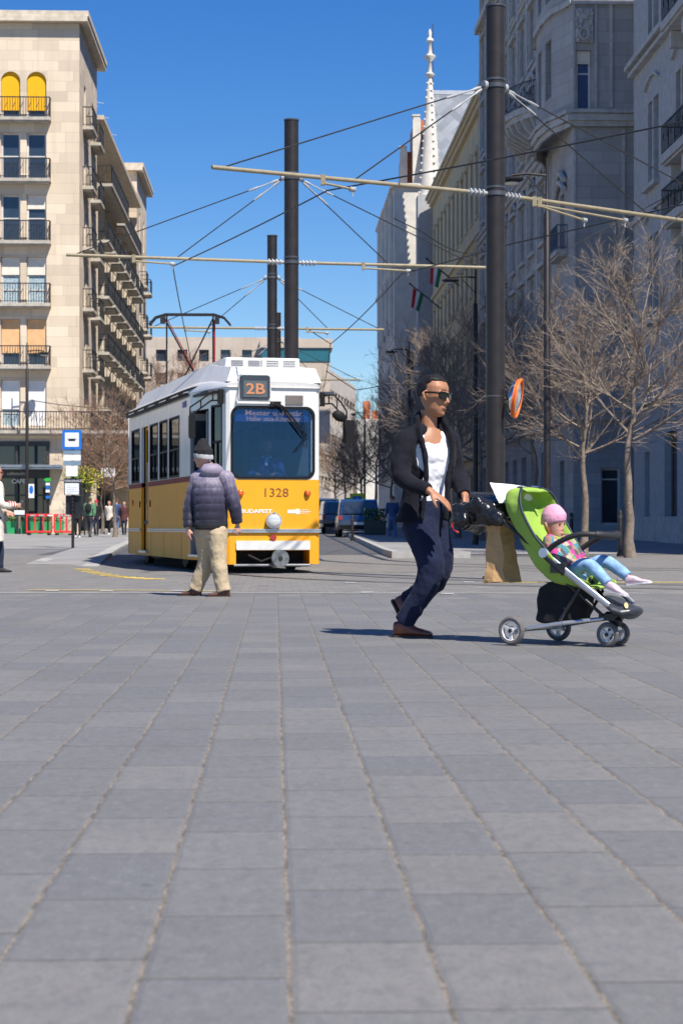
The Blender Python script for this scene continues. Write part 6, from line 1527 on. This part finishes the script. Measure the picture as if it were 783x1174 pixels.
for t in (-1, 1):
    mb.tube([(.03, t*.25, .10), (.30, t*.17, .145)], .013, 10); mb.tube([(.30, t*.17, .145), (.53, t*.06, .175)], .013, 10)
    mb.box((-.02, t*.25-.02, .07), (.06, t*.25+.02, .12))
mb.build('chassis', M_SIL, SR)
mb = MB(); mb.cyl((.565, -.055, .078), (.565, .055, .078), .012, 8); mb.tube([(.52, 0, .19), (.57, 0, .18), (.575, 0, .08)], .022, 10); mb.box((.50, -.07, .165), (.60, .07, .205)); mb.tube([(.53, 0, .19), (.60, 0, .155)], .03, 10, round_ends=True)
for t in (-1, 1):
    mb.tube([(.44, t*.16, .40), (.28, t*.17, .16)], .011, 8); mb.tube([(.30, t*.17, .42), (.53, t*.08, .20)], .011, 8)
    mb.tube([(.20, t*.2, .58), (.05, t*.2, .66), (-.14, t*.19, .80), (-.34, t*.17, .93)], .014, 10); mb.box((.24, t*.2-.02, .46), (.34, t*.2+.02, .52)); mb.tube([(.19, t*.2, .57), (.33, t*.2, .46)], .024, 8)
mb.tube([(-.34, -.17, .93), (-.40, -.14, .96), (-.40, .14, .96), (-.34, .17, .93)], .017, 10); mb.build('frame', M_BPL, SR)
mb = MB()
for t in (-1, 1): mb.tube([(.215, t*.205, .562), (.42, t*.195, .41), (.62, t*.16, .262)], [.02, .022, .018], 10, ry=[.011]*3)
mb.build('side_rail', M_SIL, SR)
mb = MB()
for t in (-1, 1): mb.disc((.197, t*.222, .585), (0, 1, 0), .031, .035, 20)
mb.build('joint_knob', mat('blue_grey_plastic', (.33, .40, .50), .35), SR)
mb = MB(); arcb = spline([(.21, -.2, .60), (.30, -.21, .655), (.42, -.19, .70), (.52, -.13, .70), (.555, 0, .69), (.52, .13, .70), (.42, .19, .70), (.30, .21, .655), (.21, .2, .60)], 4); mb.tube(arcb, .018, 10); mb.tube(arcb[12:22], .024, 10, round_ends=True); mb.build('bumper_bar', mat('black_foam', (.02, .02, .022), .6), SR)
mb = MB(); mb.loft([[V((s_, hw*math.cos(a), z+hh*math.sin(a))) for a in [2*math.pi*i/14 for i in range(14)]] for s_, z, hw, hh in ((.50, .31, .12, .01), (.56, .28, .15, .03), (.63, .235, .155, .045), (.69, .215, .135, .045), (.73, .225, .09, .03), (.745, .235, .03, .01))]); fr = fabric(mb, 'footrest', mat('dark_rubber', (.035, .04, .05), .4, var=.2), SR, .007, 0, 1)
mb = MB(); mb.disc((.705, -.09, .262), (.5, -.6, .6), .022, .004, 16, ry=.012); mb.build('badge', mat('badge_gold', (.55, .42, .12), .4), fr)
# seat: tub-shaped shell, back path and rim path
back = spline([(.50, .36, .15), (.36, .37, .16), (.24, .39, .175), (.11, .48, .185), (-.01, .66, .19), (-.10, .84, .195), (-.13, .925, .185), (-.115, .98, .155), (-.06, 1.0, .11)], 3)
rim = spline([(.50, .40, .17), (.38, .45, .195), (.30, .50, .21), (.22, .60, .225), (.14, .69, .24), (.05, .84, .24), (.02, .925, .22), (-.0, .975, .18), (-.03, 1.0, .12)], 3)
rows = []
for b, r_ in zip(back, rim):
    row = []
    for k in range(13):
        u = k/12*2-1; au = abs(u); e = max(0, (au-.55)/.45); x = b[0]+(r_[0]-b[0])*e**1.3; z = b[1]+(r_[1]-b[1])*e**1.3; hw = b[2]+(r_[2]-b[2])*e
        row.append(V((x-.012*(1-au**2), math.copysign(hw*min(1, au/.62 if au < .62 else 1)*(1 if au > .62 else 1), u) if au > 0 else 0, z)))
    rows.append(row)
nb = len(rows)
mb = MB(); mb.loft(rows, closed=False, caps=False); seat = mb.build('seat_shell', M_GRN, SR)
m_ = seat.modifiers.new('s', 'SOLIDIFY'); m_.thickness = .012; m_ = seat.modifiers.new('u', 'SUBSURF'); m_.levels = 1; m_.render_levels = 2
m_ = seat.modifiers.new('d', 'DISPLACE'); m_.texture = CL; m_.strength = .018; m_.mid_level = .5
# hood cloth between the rims over the top
hd = [r_ for r_ in rows[12:]]
mb = MB()
for side in (0, -1): mb.tube([r_[side] for r_ in rows[9:]], .0085, 8, caps=True)
mb.tube([rows[-1][k] for k in range(13)], .009, 8); mb.build('piping', mat('navy_piping', (.02, .03, .05), .6), SR)
mb = MB(); tops = rows[-1]
hood = []
for f, dz in ((0, 0), (.35, .012), (.7, .014), (1.0, 0)):
    hood.append([tops[k]+V((.055*f, 0, -.025*f+dz*(1-(k/6-1)**2))) for k in range(13)])
mb.loft(hood, closed=False, caps=False); o = mb.build('hood', M_GRN, SR); m_ = o.modifiers.new('s', 'SOLIDIFY'); m_.thickness = .01
mb = MB(); mb.loft([[V((s0+.0, hw*math.cos(a), z)) for a in (.785, 2.356, 3.927, 5.498)] for s0, z, hw in ((.2, .4, .01),)]+[]) if False else None
mb = MB(); mb.loft([[V((s_+ds*math.cos(a), .15*math.copysign(abs(math.sin(a))**.5, math.sin(a)), z)) for a in [2*math.pi*i/16 for i in range(16)]] for s_, ds, z in ((.20, .10, .135), (.20, .155, .15), (.22, .17, .26), (.23, .16, .36), (.26, .12, .40))]); fabric(mb, 'basket', M_BFAB, SR, .012, .02, 2)
# things hanging on it
DJ = empty('black_jacket', SR.location, SR.rotation_euler.z, 'glossy black puffer jacket draped over the stroller handle', 'jacket')
mb = MB()
for k in range(16):
    a = rnd.random(); mb.ball((-.40+.16*rnd.random(), -.20+.42*rnd.random(), .80+.10*rnd.random()), (.07+.05*rnd.random(), .07, .045+.03*rnd.random()), 10, 7)
mb.tube([(-.42, -.22, .80), (-.46, 0, .76), (-.42, .22, .79)], .06, 10, round_ends=True); mb.tube([(-.3, -.2, .9), (-.22, -.18, .84), (-.16, -.19, .80)], .05, 8, round_ends=True)
fabric(mb, 'fabric', mat('glossy_black_nylon', (.012, .013, .016), .25, bump=.4, bscale=22, dist=.012), DJ, .008, .05, 3, CL)
mb = MB(); mb.tube([(-.44, -.25, .80), (-.47, -.26, .76), (-.46, -.25, .73), (-.43, -.245, .71)], .006, 6); mb.build('cord', mat('red_cord', (.6, .03, .05), .6), DJ)
PW = empty('white_bag', SR.location, SR.rotation_euler.z, 'white cloth bag lying on top behind the green hood', 'bag')
mb = MB(); A, B, C_, D_ = V((-.27, -.12, 1.035)), V((-.13, .17, 1.01)), V((-.12, .19, .92)), V((-.17, -.17, .90)); rows_ = []
for i in range(9):
    row = []
    for j in range(9):
        u, v = i/8, j/8; p = A.lerp(B, u).lerp(D_.lerp(C_, u), v); puff = .035*(math.sin(math.pi*u)*math.sin(math.pi*v))**.5 if 0 < i < 8 and 0 < j < 8 else 0; row.append((p, puff))
    rows_.append(row)
nrm = (B-A).cross(D_-A).normalized()
mb.loft([[p+nrm*f for p, f in r_] for r_ in rows_], closed=False, caps=False); mb.loft([[p-nrm*f for p, f in r_] for r_ in rows_], closed=False, caps=False)
o = mb.build('cloth', M_TEE, PW); m_ = o.modifiers.new('w', 'WELD'); m_ = o.modifiers.new('d', 'DISPLACE'); m_.texture = CL2; m_.strength = .01
mb = MB(); mb.tube([B, B+V((.03, .02, .0)), C_+V((.02, .0, 0)), C_], .008, 6); mb.build('handle', cloth('blue_strap', (.1, .15, .35)), PW)
PB = empty('paper_bag', SR.location, SR.rotation_euler.z, 'creased brown paper bag hanging from the stroller handle', 'bag')
mb = MB(); rg = []
for k in range(11):
    z = .79-.40*k/10; f = k/10; hw = .075+.022*f+.005*math.sin(9*f); dp = .05+.028*f+.006*math.cos(12*f); cx_ = -.24+.03*f; cy_ = -.05-.01*f
    base = [(-1, -1), (0, -1.12+.1*math.sin(k)), (1, -1), (.72+.1*math.sin(k*2), 0), (1, 1), (0, 1), (-1, 1), (-.7, 0)]
    rg.append([V((cx_+dp*a, cy_+hw*b, z+.006*math.sin(5*a+7*b+k))) for a, b in base])
mb.loft(rg, smooth=False)
pm = mat('kraft_paper', (.50, .30, .13), .75, var=.12, scale=5, bump=.4, bscale=12, dist=.02); o = mb.build('bag_body', pm, PB)
m_ = o.modifiers.new('u', 'SUBSURF'); m_.subdivision_type = 'SIMPLE'; m_.levels = 2; m_.render_levels = 2; m_ = o.modifiers.new('d', 'DISPLACE'); m_.texture = CL; m_.strength = .022; m_.mid_level = .5
mb = MB(); mb.tube([(-.34, -.12, .78), (-.38, -.09, .93), (-.36, -.04, .94), (-.28, -.02, .79)], .004, 5); mb.build('handle', pm, PB)
# ------------------------------------------------------------------ child
CH_ = empty('person', SR.location, SR.rotation_euler.z, 'toddler in pink beanie and light jeans sitting in the green stroller', 'person')
J = dict(nose=.45, pelvis=V((.28, 0, .455)), chest=V((.20, 0, .60)), neck=V((.155, 0, .685)), head=V((.145, -.01, .765)), shL=V((.17, .10, .655)), shR=V((.17, -.10, .655)), elL=V((.24, .14, .56)), elR=V((.24, -.14, .56)), wrL=V((.335, .05, .545)), wrR=V((.33, -.09, .535)),
         hipL=V((.29, .055, .45)), hipR=V((.29, -.055, .45)), knL=V((.46, .075, .53)), knR=V((.43, -.085, .515)), anL=V((.62, .085, .435)), anR=V((.575, -.085, .395)))
Fk = V((1, 0, .3)); s = .56
L = skin_body(CH_, J, V((1, 0, 0)), V((1, 0, 0)), V((.98, -.08, -.06)), M_SKINP, s, .80, (-.1, 0, 1), {'L': ((.6, -.5, -.1), (0, -.3, -1), .5, .95), 'R': ((.8, .3, -.1), (0, .3, -1), .5, .95)}, .0048, legs=True)
M_PINK = cloth('pink_knit', (.72, .34, .47), .08, .8, 110)
mb = MB(); n = 20; rings = []
for (z, k, f) in ((-.005, 1.0, .0), (.0, 1.10, .0), (.03, 1.14, 0), (.07, 1.10, 0), (.10, .90, -.005), (.132, .60, -.014), (.148, .2, -.02)):
    rings.append([L(math.cos(a)*.080*k, (.088 if math.sin(a) > 0 else .104)*math.sin(a)*k+f, z+.012+.022*math.sin(a)*(1 if z < .06 else .3)) for a in [2*math.pi*j/n for j in range(n)]])
mb.loft(rings); fabric(mb, 'beanie', M_PINK, CH_, .006, .006, 2, CL2)
mb = MB(); mb.tube([L(-.075, -.02, -.01), L(-.08, .0, -.05), L(-.06, .01, -.09)], .012, 6, round_ends=True); mb.tube([L(.075, -.02, -.01), L(.08, .0, -.05), L(.06, .01, -.09)], .012, 6, round_ends=True); mb.build('hair', cloth('auburn_hair', (.25, .09, .03), rough=.6), CH_)
mb = MB()
for sx in (-1, 1): mb.ball(L(sx*.03, .076, .004), .0065, 8, 6)
mb.build('eyes', mat('dark_eye', (.02, .015, .012), .1), CH_)
mb = MB(); mb.tube([L(-.016, .083, -.069), L(0, .091, -.070), L(.016, .083, -.069)], .004, 5); mb.build('mouth', mat('pink_lip', (.5, .12, .13), .4), CH_)
pn = NG('patterned_top', .9); _v = pn.co(); vo = pn.t.nodes.new('ShaderNodeTexVoronoi'); vo.inputs['Scale'].default_value = 26; pn.t.links.new(_v, vo.inputs[0])
_h = pn.sep(vo.outputs['Color'])[0]; pn.set('Base Color', pn.ramp(_h, [(0, (.06, .22, .27)), (.2, (.5, .05, .24)), (.4, (.42, .36, .28)), (.62, (.10, .08, .09)), (.85, (.35, .20, .16))]));
for n_2 in pn.t.nodes:
    if n_2.type == 'VALTORGB': n_2.color_ramp.interpolation = 'CONSTANT'
mb = MB(); mb.loft(torso_rings(J, V((1, 0, 0)), V((1, 0, 0)), [v*s for v in (.19, .18, .2, .185, .11)], [v*s for v in (.15, .15, .16, .14, .09)])[:-1])
for sd in 'LR': mb.ball(J['sh'+sd], .05, 10, 7); mb.tube(bend(J['sh'+sd], J['el'+sd], J['el'+sd].lerp(J['wr'+sd], .9)), [.048, .046, .044, .042, .04, .037, .034, .031, .029], 10)
fabric(mb, 'top', pn.m, CH_, .007, .008, 1)
mb = MB(); nk = J['neck']; mb.tube([nk+V((-.02, .06, .0)), nk+V((.05, .05, -.02)), nk+V((.07, 0, -.035)), nk+V((.05, -.05, -.02)), nk+V((-.02, -.06, .0))], .022, 8, round_ends=True); fabric(mb, 'bib', M_GRN, CH_, .006, .01, 1)
trousers(CH_, J, V((1, 0, 0)), cloth('light_jeans', (.24, .40, .62), .3, .3, 160, scale=18), s, rad=(.095, .095, .09, .085, .08, .076, .073, .07, .066, .062, .062), vox=.007, folds=.012)
for sd, d, up in (('L', (.95, .1, .12), (-.05, 0, 1)), ('R', (.9, -.05, -.2), (.2, 0, .9))):
    mb = MB(); shoe_mb(mb, J['an'+sd]+V((.03, 0, .0)), d, up, .62, .075); o = fabric(mb, 'shoe', mat('pink_shoe', (.68, .50, .56), .6, var=.25, scale=30), CH_, .005, 0, 1); mb = MB(); sole_mb(mb, J['an'+sd]+V((.03, 0, 0)), d, up, .62, .072); mb.build('sole', WSH, o)
HB = empty('harness', SR.location, SR.rotation_euler.z); HB.parent = SR; HB.matrix_parent_inverse = (Matrix.Translation(SR.location) @ Matrix.Rotation(SR.rotation_euler.z, 4, 'Z')).inverted()
mb = MB()
for t in (-.05, .05): mb.tube([(.10, t, .68), (.215, t*1.1, .67), (.275, t*.9, .60), (.335, t*.3, .50)], .006, 6, ry=.016)
mb.build('strap', M_GRN, HB)
mb = MB(); mb.box((.33, -.03, .47), (.36, .03, .52)); mb.build('buckle', M_BPL, HB)

# ------------------------------------------------------------------ tram stop sign
b = onground(83.5, 59); SG = empty('tram_stop_sign', b, -YAW, 'blue framed tram stop sign with timetable boards on a dark pole', 'sign'); zz = lambda py: CH+(HOR-py)/FPX*59-b.z; xx = lambda px: (px-83.5)/FPX*59
M_SBLUE = mat('sign_blue', (.01, .16, .58), .4); M_SWH = mat('sign_white', (.78, .80, .83), .4, var=.03)
mb = MB(); mb.cyl((0, 0, 0), (0, 0, zz(500)), .045, 12)
for py in (506, 527, 536, 545, 572, 576, 580, 585): mb.disc((0, 0, zz(py)), (0, 0, 1), .07, .04, 12)
mb.build('pole', M_POLE, SG)
def board(name, x0, x1, y0, y1, m, d=-.07, th=.03, par=None):
    mb = MB(); cx_, cz_ = (xx(x0)+xx(x1))/2, (zz(y0)+zz(y1))/2; mb.prism([V((x, d, z)) for x, z in rrect((xx(x1)-xx(x0))/2, (zz(y0)-zz(y1))/2, .02, cx_, cz_)], (0, th, 0)); return mb.build(name, m, par or SG)
s1 = board('sign_panel', 72, 94, 493, 515.3, M_SBLUE, -.09); board('sign_face', 75, 91, 496, 512.3, M_SWH, -.097, .006, s1)
mb = MB(); c0, z0 = xx(83), zz(504.5)
mb.prism([V((x, -.102, z)) for x, z in rrect(.105, .03, .015, c0, z0)], (0, .004, 0)); mb.box((c0-.13, -.102, z0+.035), (c0+.13, -.098, z0+.043)); mb.box((c0-.14, -.102, z0-.0), (c0-.13, -.098, z0+.04)); mb.box((c0+.13, -.102, z0), (c0+.14, -.098, z0+.04)); mb.build('tram_symbol', T_RUB, s1)
board('route_plate', 73, 93, 516, 521, mat('sign_grey_blue', (.18, .26, .34), .5)); board('route_plate', 73, 93, 521.5, 528, M_SWH); board('route_plate', 73, 93, 528.5, 533.5, MATS['sign_grey_blue']); board('route_plate', 76, 89.5, 534, 546, M_SWH)
s2 = board('timetable_board', 74, 93.5, 548.5, 567.5, mat('board_black', (.012, .014, .02), .4), -.09, .05); board('timetable_paper', 75, 91, 554, 567, M_SWH, -.098, .006, s2)
board('notice_panel', 75, 93, 568, 590, MATS['board_black'], .05, .04)
t_ = text('VÁROSHÁZ', .09, SG, M_SWH, face_cam(xx(84), -.1, zz(551.5)), sx=1.1)
mb = MB()
for k in range(5): mb.box((xx(77), -.1, zz(557+2*k)), (xx(77+(5, 12, 9, 13, 7)[k]), -.0985, zz(557.5+2*k)))
mb.build('timetable_print', mat('print_grey', (.35, .36, .4), .6), s2)
# disabled parking-like plate and no-entry stack by the cafe
b = onground(33.5, 95); PS = empty('plate_sign', b, -YAW, 'small white plate with a blue oval on the lamp post by the cafe', 'sign'); z_ = lambda py: CH+(HOR-py)/FPX*95-b.z
mb = MB(); mb.box((.02, -.35, z_(571)), (.30, -.32, z_(555))); mb.build('panel', M_SWH, PS); mb = MB(); mb.disc((.16, -.357, z_(561.5)), (0, 1, 0), .20, .01, 20, ry=.10); mb.build('symbol', M_SBLUE, PS); mb = MB(); mb.cyl((.0, -.3, 0), (0, -.3, z_(555)), .03, 8); mb.build('pole', M_POLE, PS)
b = onground(55, 94); PS = empty('sign_post', b, -YAW, 'slim post with green arrow and red-white plates before the cafe corner', 'sign'); z_ = lambda py: CH+(HOR-py)/FPX*94-b.z
mb = MB(); mb.cyl((0, 0, 0), (0, 0, z_(547)), .04, 8); mb.build('post', M_POLE, PS); mb = MB(); mb.prism([V((-.2, -.06, z_(550))), V((-.1, -.06, z_(548))), V((.15, -.06, z_(548))), V((.15, -.06, z_(552))), V((-.1, -.06, z_(552)))], (0, .03, 0)); mb.build('arrow_panel', mat('arrow_green', (.03, .4, .05), .5), PS)
for py, m in ((555, M_SWH), (559, M_SBLUE), (563, M_SWH), (570, M_SBLUE)): mb = MB(); mb.box((-.1, -.06, z_(py+1.6)), (.1, -.04, z_(py-1.6))); mb.build('panel', m, PS)
b = onground(22.5, 96); PS = empty('sign_board', b, -YAW, 'low white notice board on a wooden post beside the cream coat', 'sign'); z_ = lambda py: CH+(HOR-py)/FPX*96-b.z
mb = MB(); mb.box((-.05, -.03, 0), (.05, .03, z_(588))); mb.build('post', mat('wood_post', (.2, .17, .13), .8), PS); mb = MB(); mb.box((-.26, -.07, z_(590)), (.26, -.035, z_(585))); mb.build('panel', M_SWH, PS)
b = onground(124, 100); PS = empty('hanging_sign', b, -YAW, 'small white shop sign sticking out under the balconies', 'sign'); z_ = lambda py: CH+(HOR-py)/FPX*100-b.z
mb = MB(); mb.box((-.36, -.05, z_(547)), (.36, .05, z_(536.5))); mb.build('panel', M_SWH, PS); mb = MB(); mb.bar((-.3, 0, z_(536)), (-2.2, 0, z_(536)), .04); mb.build('bracket', M_IRON, PS)
text('Belváros', .18, PS, T_BLUE, face_cam(0, -.053, z_(541.5)))
# red barrier
b = onground(54, 91); BR = empty('barrier', b, -YAW, 'red plastic pedestrian barrier standing before the green planters', 'barrier', 'red plastic barriers')
M_RED = mat('red_plastic', (.72, .03, .03), .45)
def barrier_panel(par, x0, x1, y, z0=.12, z1=1.02):
    mb = MB(); mb.box((x0, y-.04, z1-.12), (x1, y+.04, z1)); mb.box((x0, y-.04, z0), (x1, y+.04, z0+.1)); n_ = max(3, int((x1-x0)/.32))
    for k in range(n_+1): x = x0+(x1-x0-.07)*k/n_; mb.box((x, y-.035, z0+.1), (x+.07, y+.035, z1-.12))
    o = mb.build('panel', M_RED, par); m_ = o.modifiers.new('b', 'BEVEL'); m_.width = .015; m_.segments = 2
    mb = MB(); mb.box((x0+.1, y-.28, 0), (x0+.2, y+.28, .1)); mb.box((x1-.2, y-.28, 0), (x1-.1, y+.28, .1)); mb.build('foot', T_RUB, par)
    mb = MB(); 
    for k in range(3): mb.box((x0+.2+k*(x1-x0)/3, y-.046, z1-.1), (x0+.45+k*(x1-x0)/3, y-.041, z1-.04)); mb.build('reflector', M_SWH, par)
barrier_panel(BR, -1.0, .25, 0); b2 = empty('barrier', b+CR*.3, -YAW, 'red plastic pedestrian barrier nearest the stop pole', 'barrier', 'red plastic barriers'); barrier_panel(b2, .02, .95, 0)
# planters
M_PLG = mat('green_planter', (.03, .35, .12), .5); leafm = mat('leaf', (.06, .12, .03), .7, var=.5, scale=20); leafy = mat('yellow_leaf', (.42, .38, .02), .7, var=.5, scale=20)
def planter(px, z, w_, h, label, m, leaf, lh, grp, nl=90, seed=1):
    root = empty('planter', onground(px, z), -YAW, label, 'planter', grp); mb = MB(); mb.loft([[V((w_/2*k*a, .2*k*b_, zz_)) for a, b_ in ((-1, -1), (1, -1), (1, 1), (-1, 1))] for k, zz_ in ((.85, 0), (1.0, h-.05), (1.06, h-.05), (1.06, h))], smooth=False); mb.build('pot', m, root)
    r = random.Random(seed); mb = MB()
    for k in range(nl):
        c = V((r.uniform(-w_/2, w_/2)*.95, r.uniform(-.18, .18), h+r.random()*lh)); a = V((r.gauss(0, 1), r.gauss(0, 1), r.gauss(0, 1))).normalized()*.07; b_ = a.orthogonal().normalized()*.04; mb.add([c-a, c+b_, c+a, c-b_], [(0, 1, 2, 3)])
    mb.build('foliage', leaf, root)
GP = 'green planters before the cafe'
for k, (px, lab) in enumerate(((13, 'green planter next to the cream coat'), (26, 'green planter left of the lamp post'), (40, 'green planter right of the lamp post behind the barrier'), (54, 'green planter in the middle behind the barrier'), (68, 'green planter behind the right end of the barrier'))): planter(px, 96.5, .42, .62, lab, M_PLG, leafm, .25, GP, 50, k)
planter(430, 80, .95, .75, 'dark square planter box on the shaded pavement', mat('dark_planter', (.05, .055, .05), .7), leafm, .5, None, 260, 9)
root = empty('flower_column', onground(97, 92), -YAW, 'yellow-green hanging foliage right of the timetable', 'plant'); mb = MB(); mb.cyl((0, 0, 0), (0, 0, 2.7), .04, 8); mb.build('post', M_POLE, root); r = random.Random(4)
for nm, m, n_ in (('foliage', mat('lime_leaf', (.12, .22, .02), .7, var=.4), 420), ('blossom', leafy, 380)):
    mb = MB()
    for k in range(n_):
        c = V((r.gauss(.1 if nm == 'blossom' else -.15, .32), r.gauss(0, .2), 2.75+r.gauss(0, .24))); a = V((r.gauss(0, 1), r.gauss(0, 1), r.gauss(0, 1))).normalized()*.07; b_ = a.orthogonal().normalized()*.045; mb.add([c-a, c+b_, c+a, c-b_], [(0, 1, 2, 3)])
    mb.build(nm, m, root)
# bollards, litter, low kerb post by the right tree
for k, (px, z, h, lab) in enumerate(((711, 47.5, 1.15, 'thin dark bollard left of the nearest bare tree'), (404, 74, 1.0, 'dark bollard in front of the parked dark car'), (655, 60, 1.1, 'dark bollard behind the child head'))):
    root = empty('bollard', onground(px, z), 0, lab, 'bollard', 'dark bollards'); mb = MB(); mb.tube([(0, 0, 0), (0, 0, .08), (0, 0, .1), (0, 0, h-.06), (0, 0, h)], [.09, .09, .06, .06, .03], 12); mb.build('post', M_POLE, root); mb = MB(); mb.disc((0, 0, h-.16), (0, 0, 1), .068, .05, 12); mb.build('ring', M_RAIL, root)
# pedestrian crossing signs
M_LIMS = mat('sign_lime', (.55, .75, .02), .4)
for px, py, z, sz, lab in ((409.5, 574, 110, 1.0, 'pedestrian crossing sign on lime board, the right and taller one'), (404, 579, 132, 1.2, 'pedestrian crossing sign on lime board, the left and lower one')):
    b = onground(px, z); root = empty('crossing_sign', b, -YAW, lab, 'sign', 'pedestrian crossing signs'); zc_ = CH+(HOR-py)/FPX*z-b.z; w_ = .42*sz
    mb = MB(); mb.cyl((0, 0, 0), (0, 0, zc_+w_), .04, 8); mb.build('pole', M_POLE, root); mb = MB(); mb.box((-w_, -.06, zc_-w_), (w_, -.03, zc_+w_)); mb.build('backboard', M_LIMS, root)
    mb = MB(); mb.box((-w_*.62, -.075, zc_-w_*.62), (w_*.62, -.062, zc_+w_*.62)); f_ = mb.build('panel', M_SBLUE if z < 120 else M_LIMS, root)
    mb = MB(); mb.prism([V((-w_*.4, -.082, zc_-w_*.4)), V((w_*.4, -.082, zc_-w_*.4)), V((0, -.082, zc_+w_*.42))], (0, .005, 0)); mb.build('triangle', M_SWH, f_); mb = MB(); mb.bar((0, -.086, zc_+w_*.05), (0, -.086, zc_-w_*.15), .05); mb.bar((0, -.086, zc_-.12*w_), (-w_*.14, -.086, zc_-w_*.34), .035); mb.bar((0, -.086, zc_-.12*w_), (w_*.14, -.086, zc_-w_*.34), .035); mb.ball((0, -.086, zc_+w_*.14), .035, 8, 5); mb.build('walker_symbol', T_RUB, f_)
# ------------------------------------------------------------------ cars
def car(px, z, kind, col, label, rz=0.0, back=True):
    root = empty('parked_car', onground(px, z), rz, label, 'car', 'cars parked along the street')
    L_, W_, H_ = (4.6, 1.85, 1.68) if kind == 'suv' else ((4.9, 1.9, 2.0) if kind == 'van' else (4.3, 1.76, 1.46))
    m = mat('car_'+label.split()[0]+kind, col, .25, .3, var=.03, coat=1.0)
    mb = MB(); body = [(0, .35), (0, .75), (.06, .98), (.5, 1.02), (L_-1.1, .95), (L_-.1, .78), (L_, .6), (L_, .32)]
    def sec(x, pr): return [V((x, y, z_)) for y, z_ in pr]
    xs_ = [(-W_/2, .96), (-W_/2+.03, 1.0), (W_/2-.03, 1.0), (W_/2, .96)]
    rings = [[V((x, y if abs(x) < W_/2-.01 else min(max(y, .05), L_-.05), z_*k)) for y, z_ in body] for x, k in xs_]; mb.loft(rings, smooth=False)
    cab = [(.08, 1.0), (.25 if kind != 'van' else .1, H_-.06), (.55, H_), (L_*.55, H_), (L_*.76, 1.0)]
    rings = [[V((x, y, z_)) for y, z_ in cab] for x in (-W_/2+.10, W_/2-.10)]
    rings = [[V((x*(1-.09*(p.z-1)), p.y, p.z)) for p in r_] for x, r_ in zip((-W_/2+.08, W_/2-.08), rings)]; mb.loft(rings, smooth=False)
    bo = mb.build('body', m, root); m_ = bo.modifiers.new('b', 'BEVEL'); m_.width = .05; m_.segments = 3
    mb = MB(); zt = H_-.12
    mb.prism([V((-W_/2+.2, .035, 1.05)), V((W_/2-.2, .035, 1.05)), V((W_/2-.28, .16 if kind != 'van' else .06, zt)), V((-W_/2+.28, .16 if kind != 'van' else .06, zt))], (0, .03, 0)); 
    for sx in (-1, 1): mb.prism([V((sx*(W_/2-.055), .4, 1.04)), V((sx*(W_/2-.055), L_*.68, 1.04)), V((sx*(W_/2-.105), L_*.54, zt)), V((sx*(W_/2-.105), .5, zt))], (-sx*.03, 0, 0))
    mb.build('window', M_PANE, root)
    for sx in (-1, 1):
        for y in (.8, L_-.85):
            w_ = MB(); w_.cyl((sx*(W_/2-.2), y, .33), (sx*(W_/2+.005), y, .33), .33, 20); wo_ = w_.build('wheel', T_RUB, root); w_ = MB(); w_.cyl((sx*(W_/2), y, .33), (sx*(W_/2+.02), y, .33), .2, 14); w_.build('rim', M_RAIL, wo_)
        mb = MB(); mb.box((sx*(W_/2-.1)-.1, -.015, .78), (sx*(W_/2-.1)+.08, .05, .95)); mb.build('tail_lamp', T_RLENS, root)
    mb = MB(); mb.box((-.26, -.02, .55), (.26, .0, .67)); mb.build('number_plate', M_SWH, root); mb = MB(); mb.box((-W_/2+.05, -.06, .36), (W_/2-.05, .05, .55)); mb.build('bumper', T_RUB, root)
    return root
car(412, 84, 'suv', (.02, .05, .13), 'blue dark car parked nearest with its rear towards the square')
car(390.5, 97, 'suv', (.10, .11, .12), 'grey car parked left of the blue car', rz=.05)
car(380, 108, 'hatch', (.03, .03, .035), 'black hatchback parked beyond the grey car')
car(374, 124, 'van', (.5, .5, .5), 'pale van farthest down the parked row')
car(371, 146, 'hatch', (.6, .6, .62), 'white small car farthest along the street')
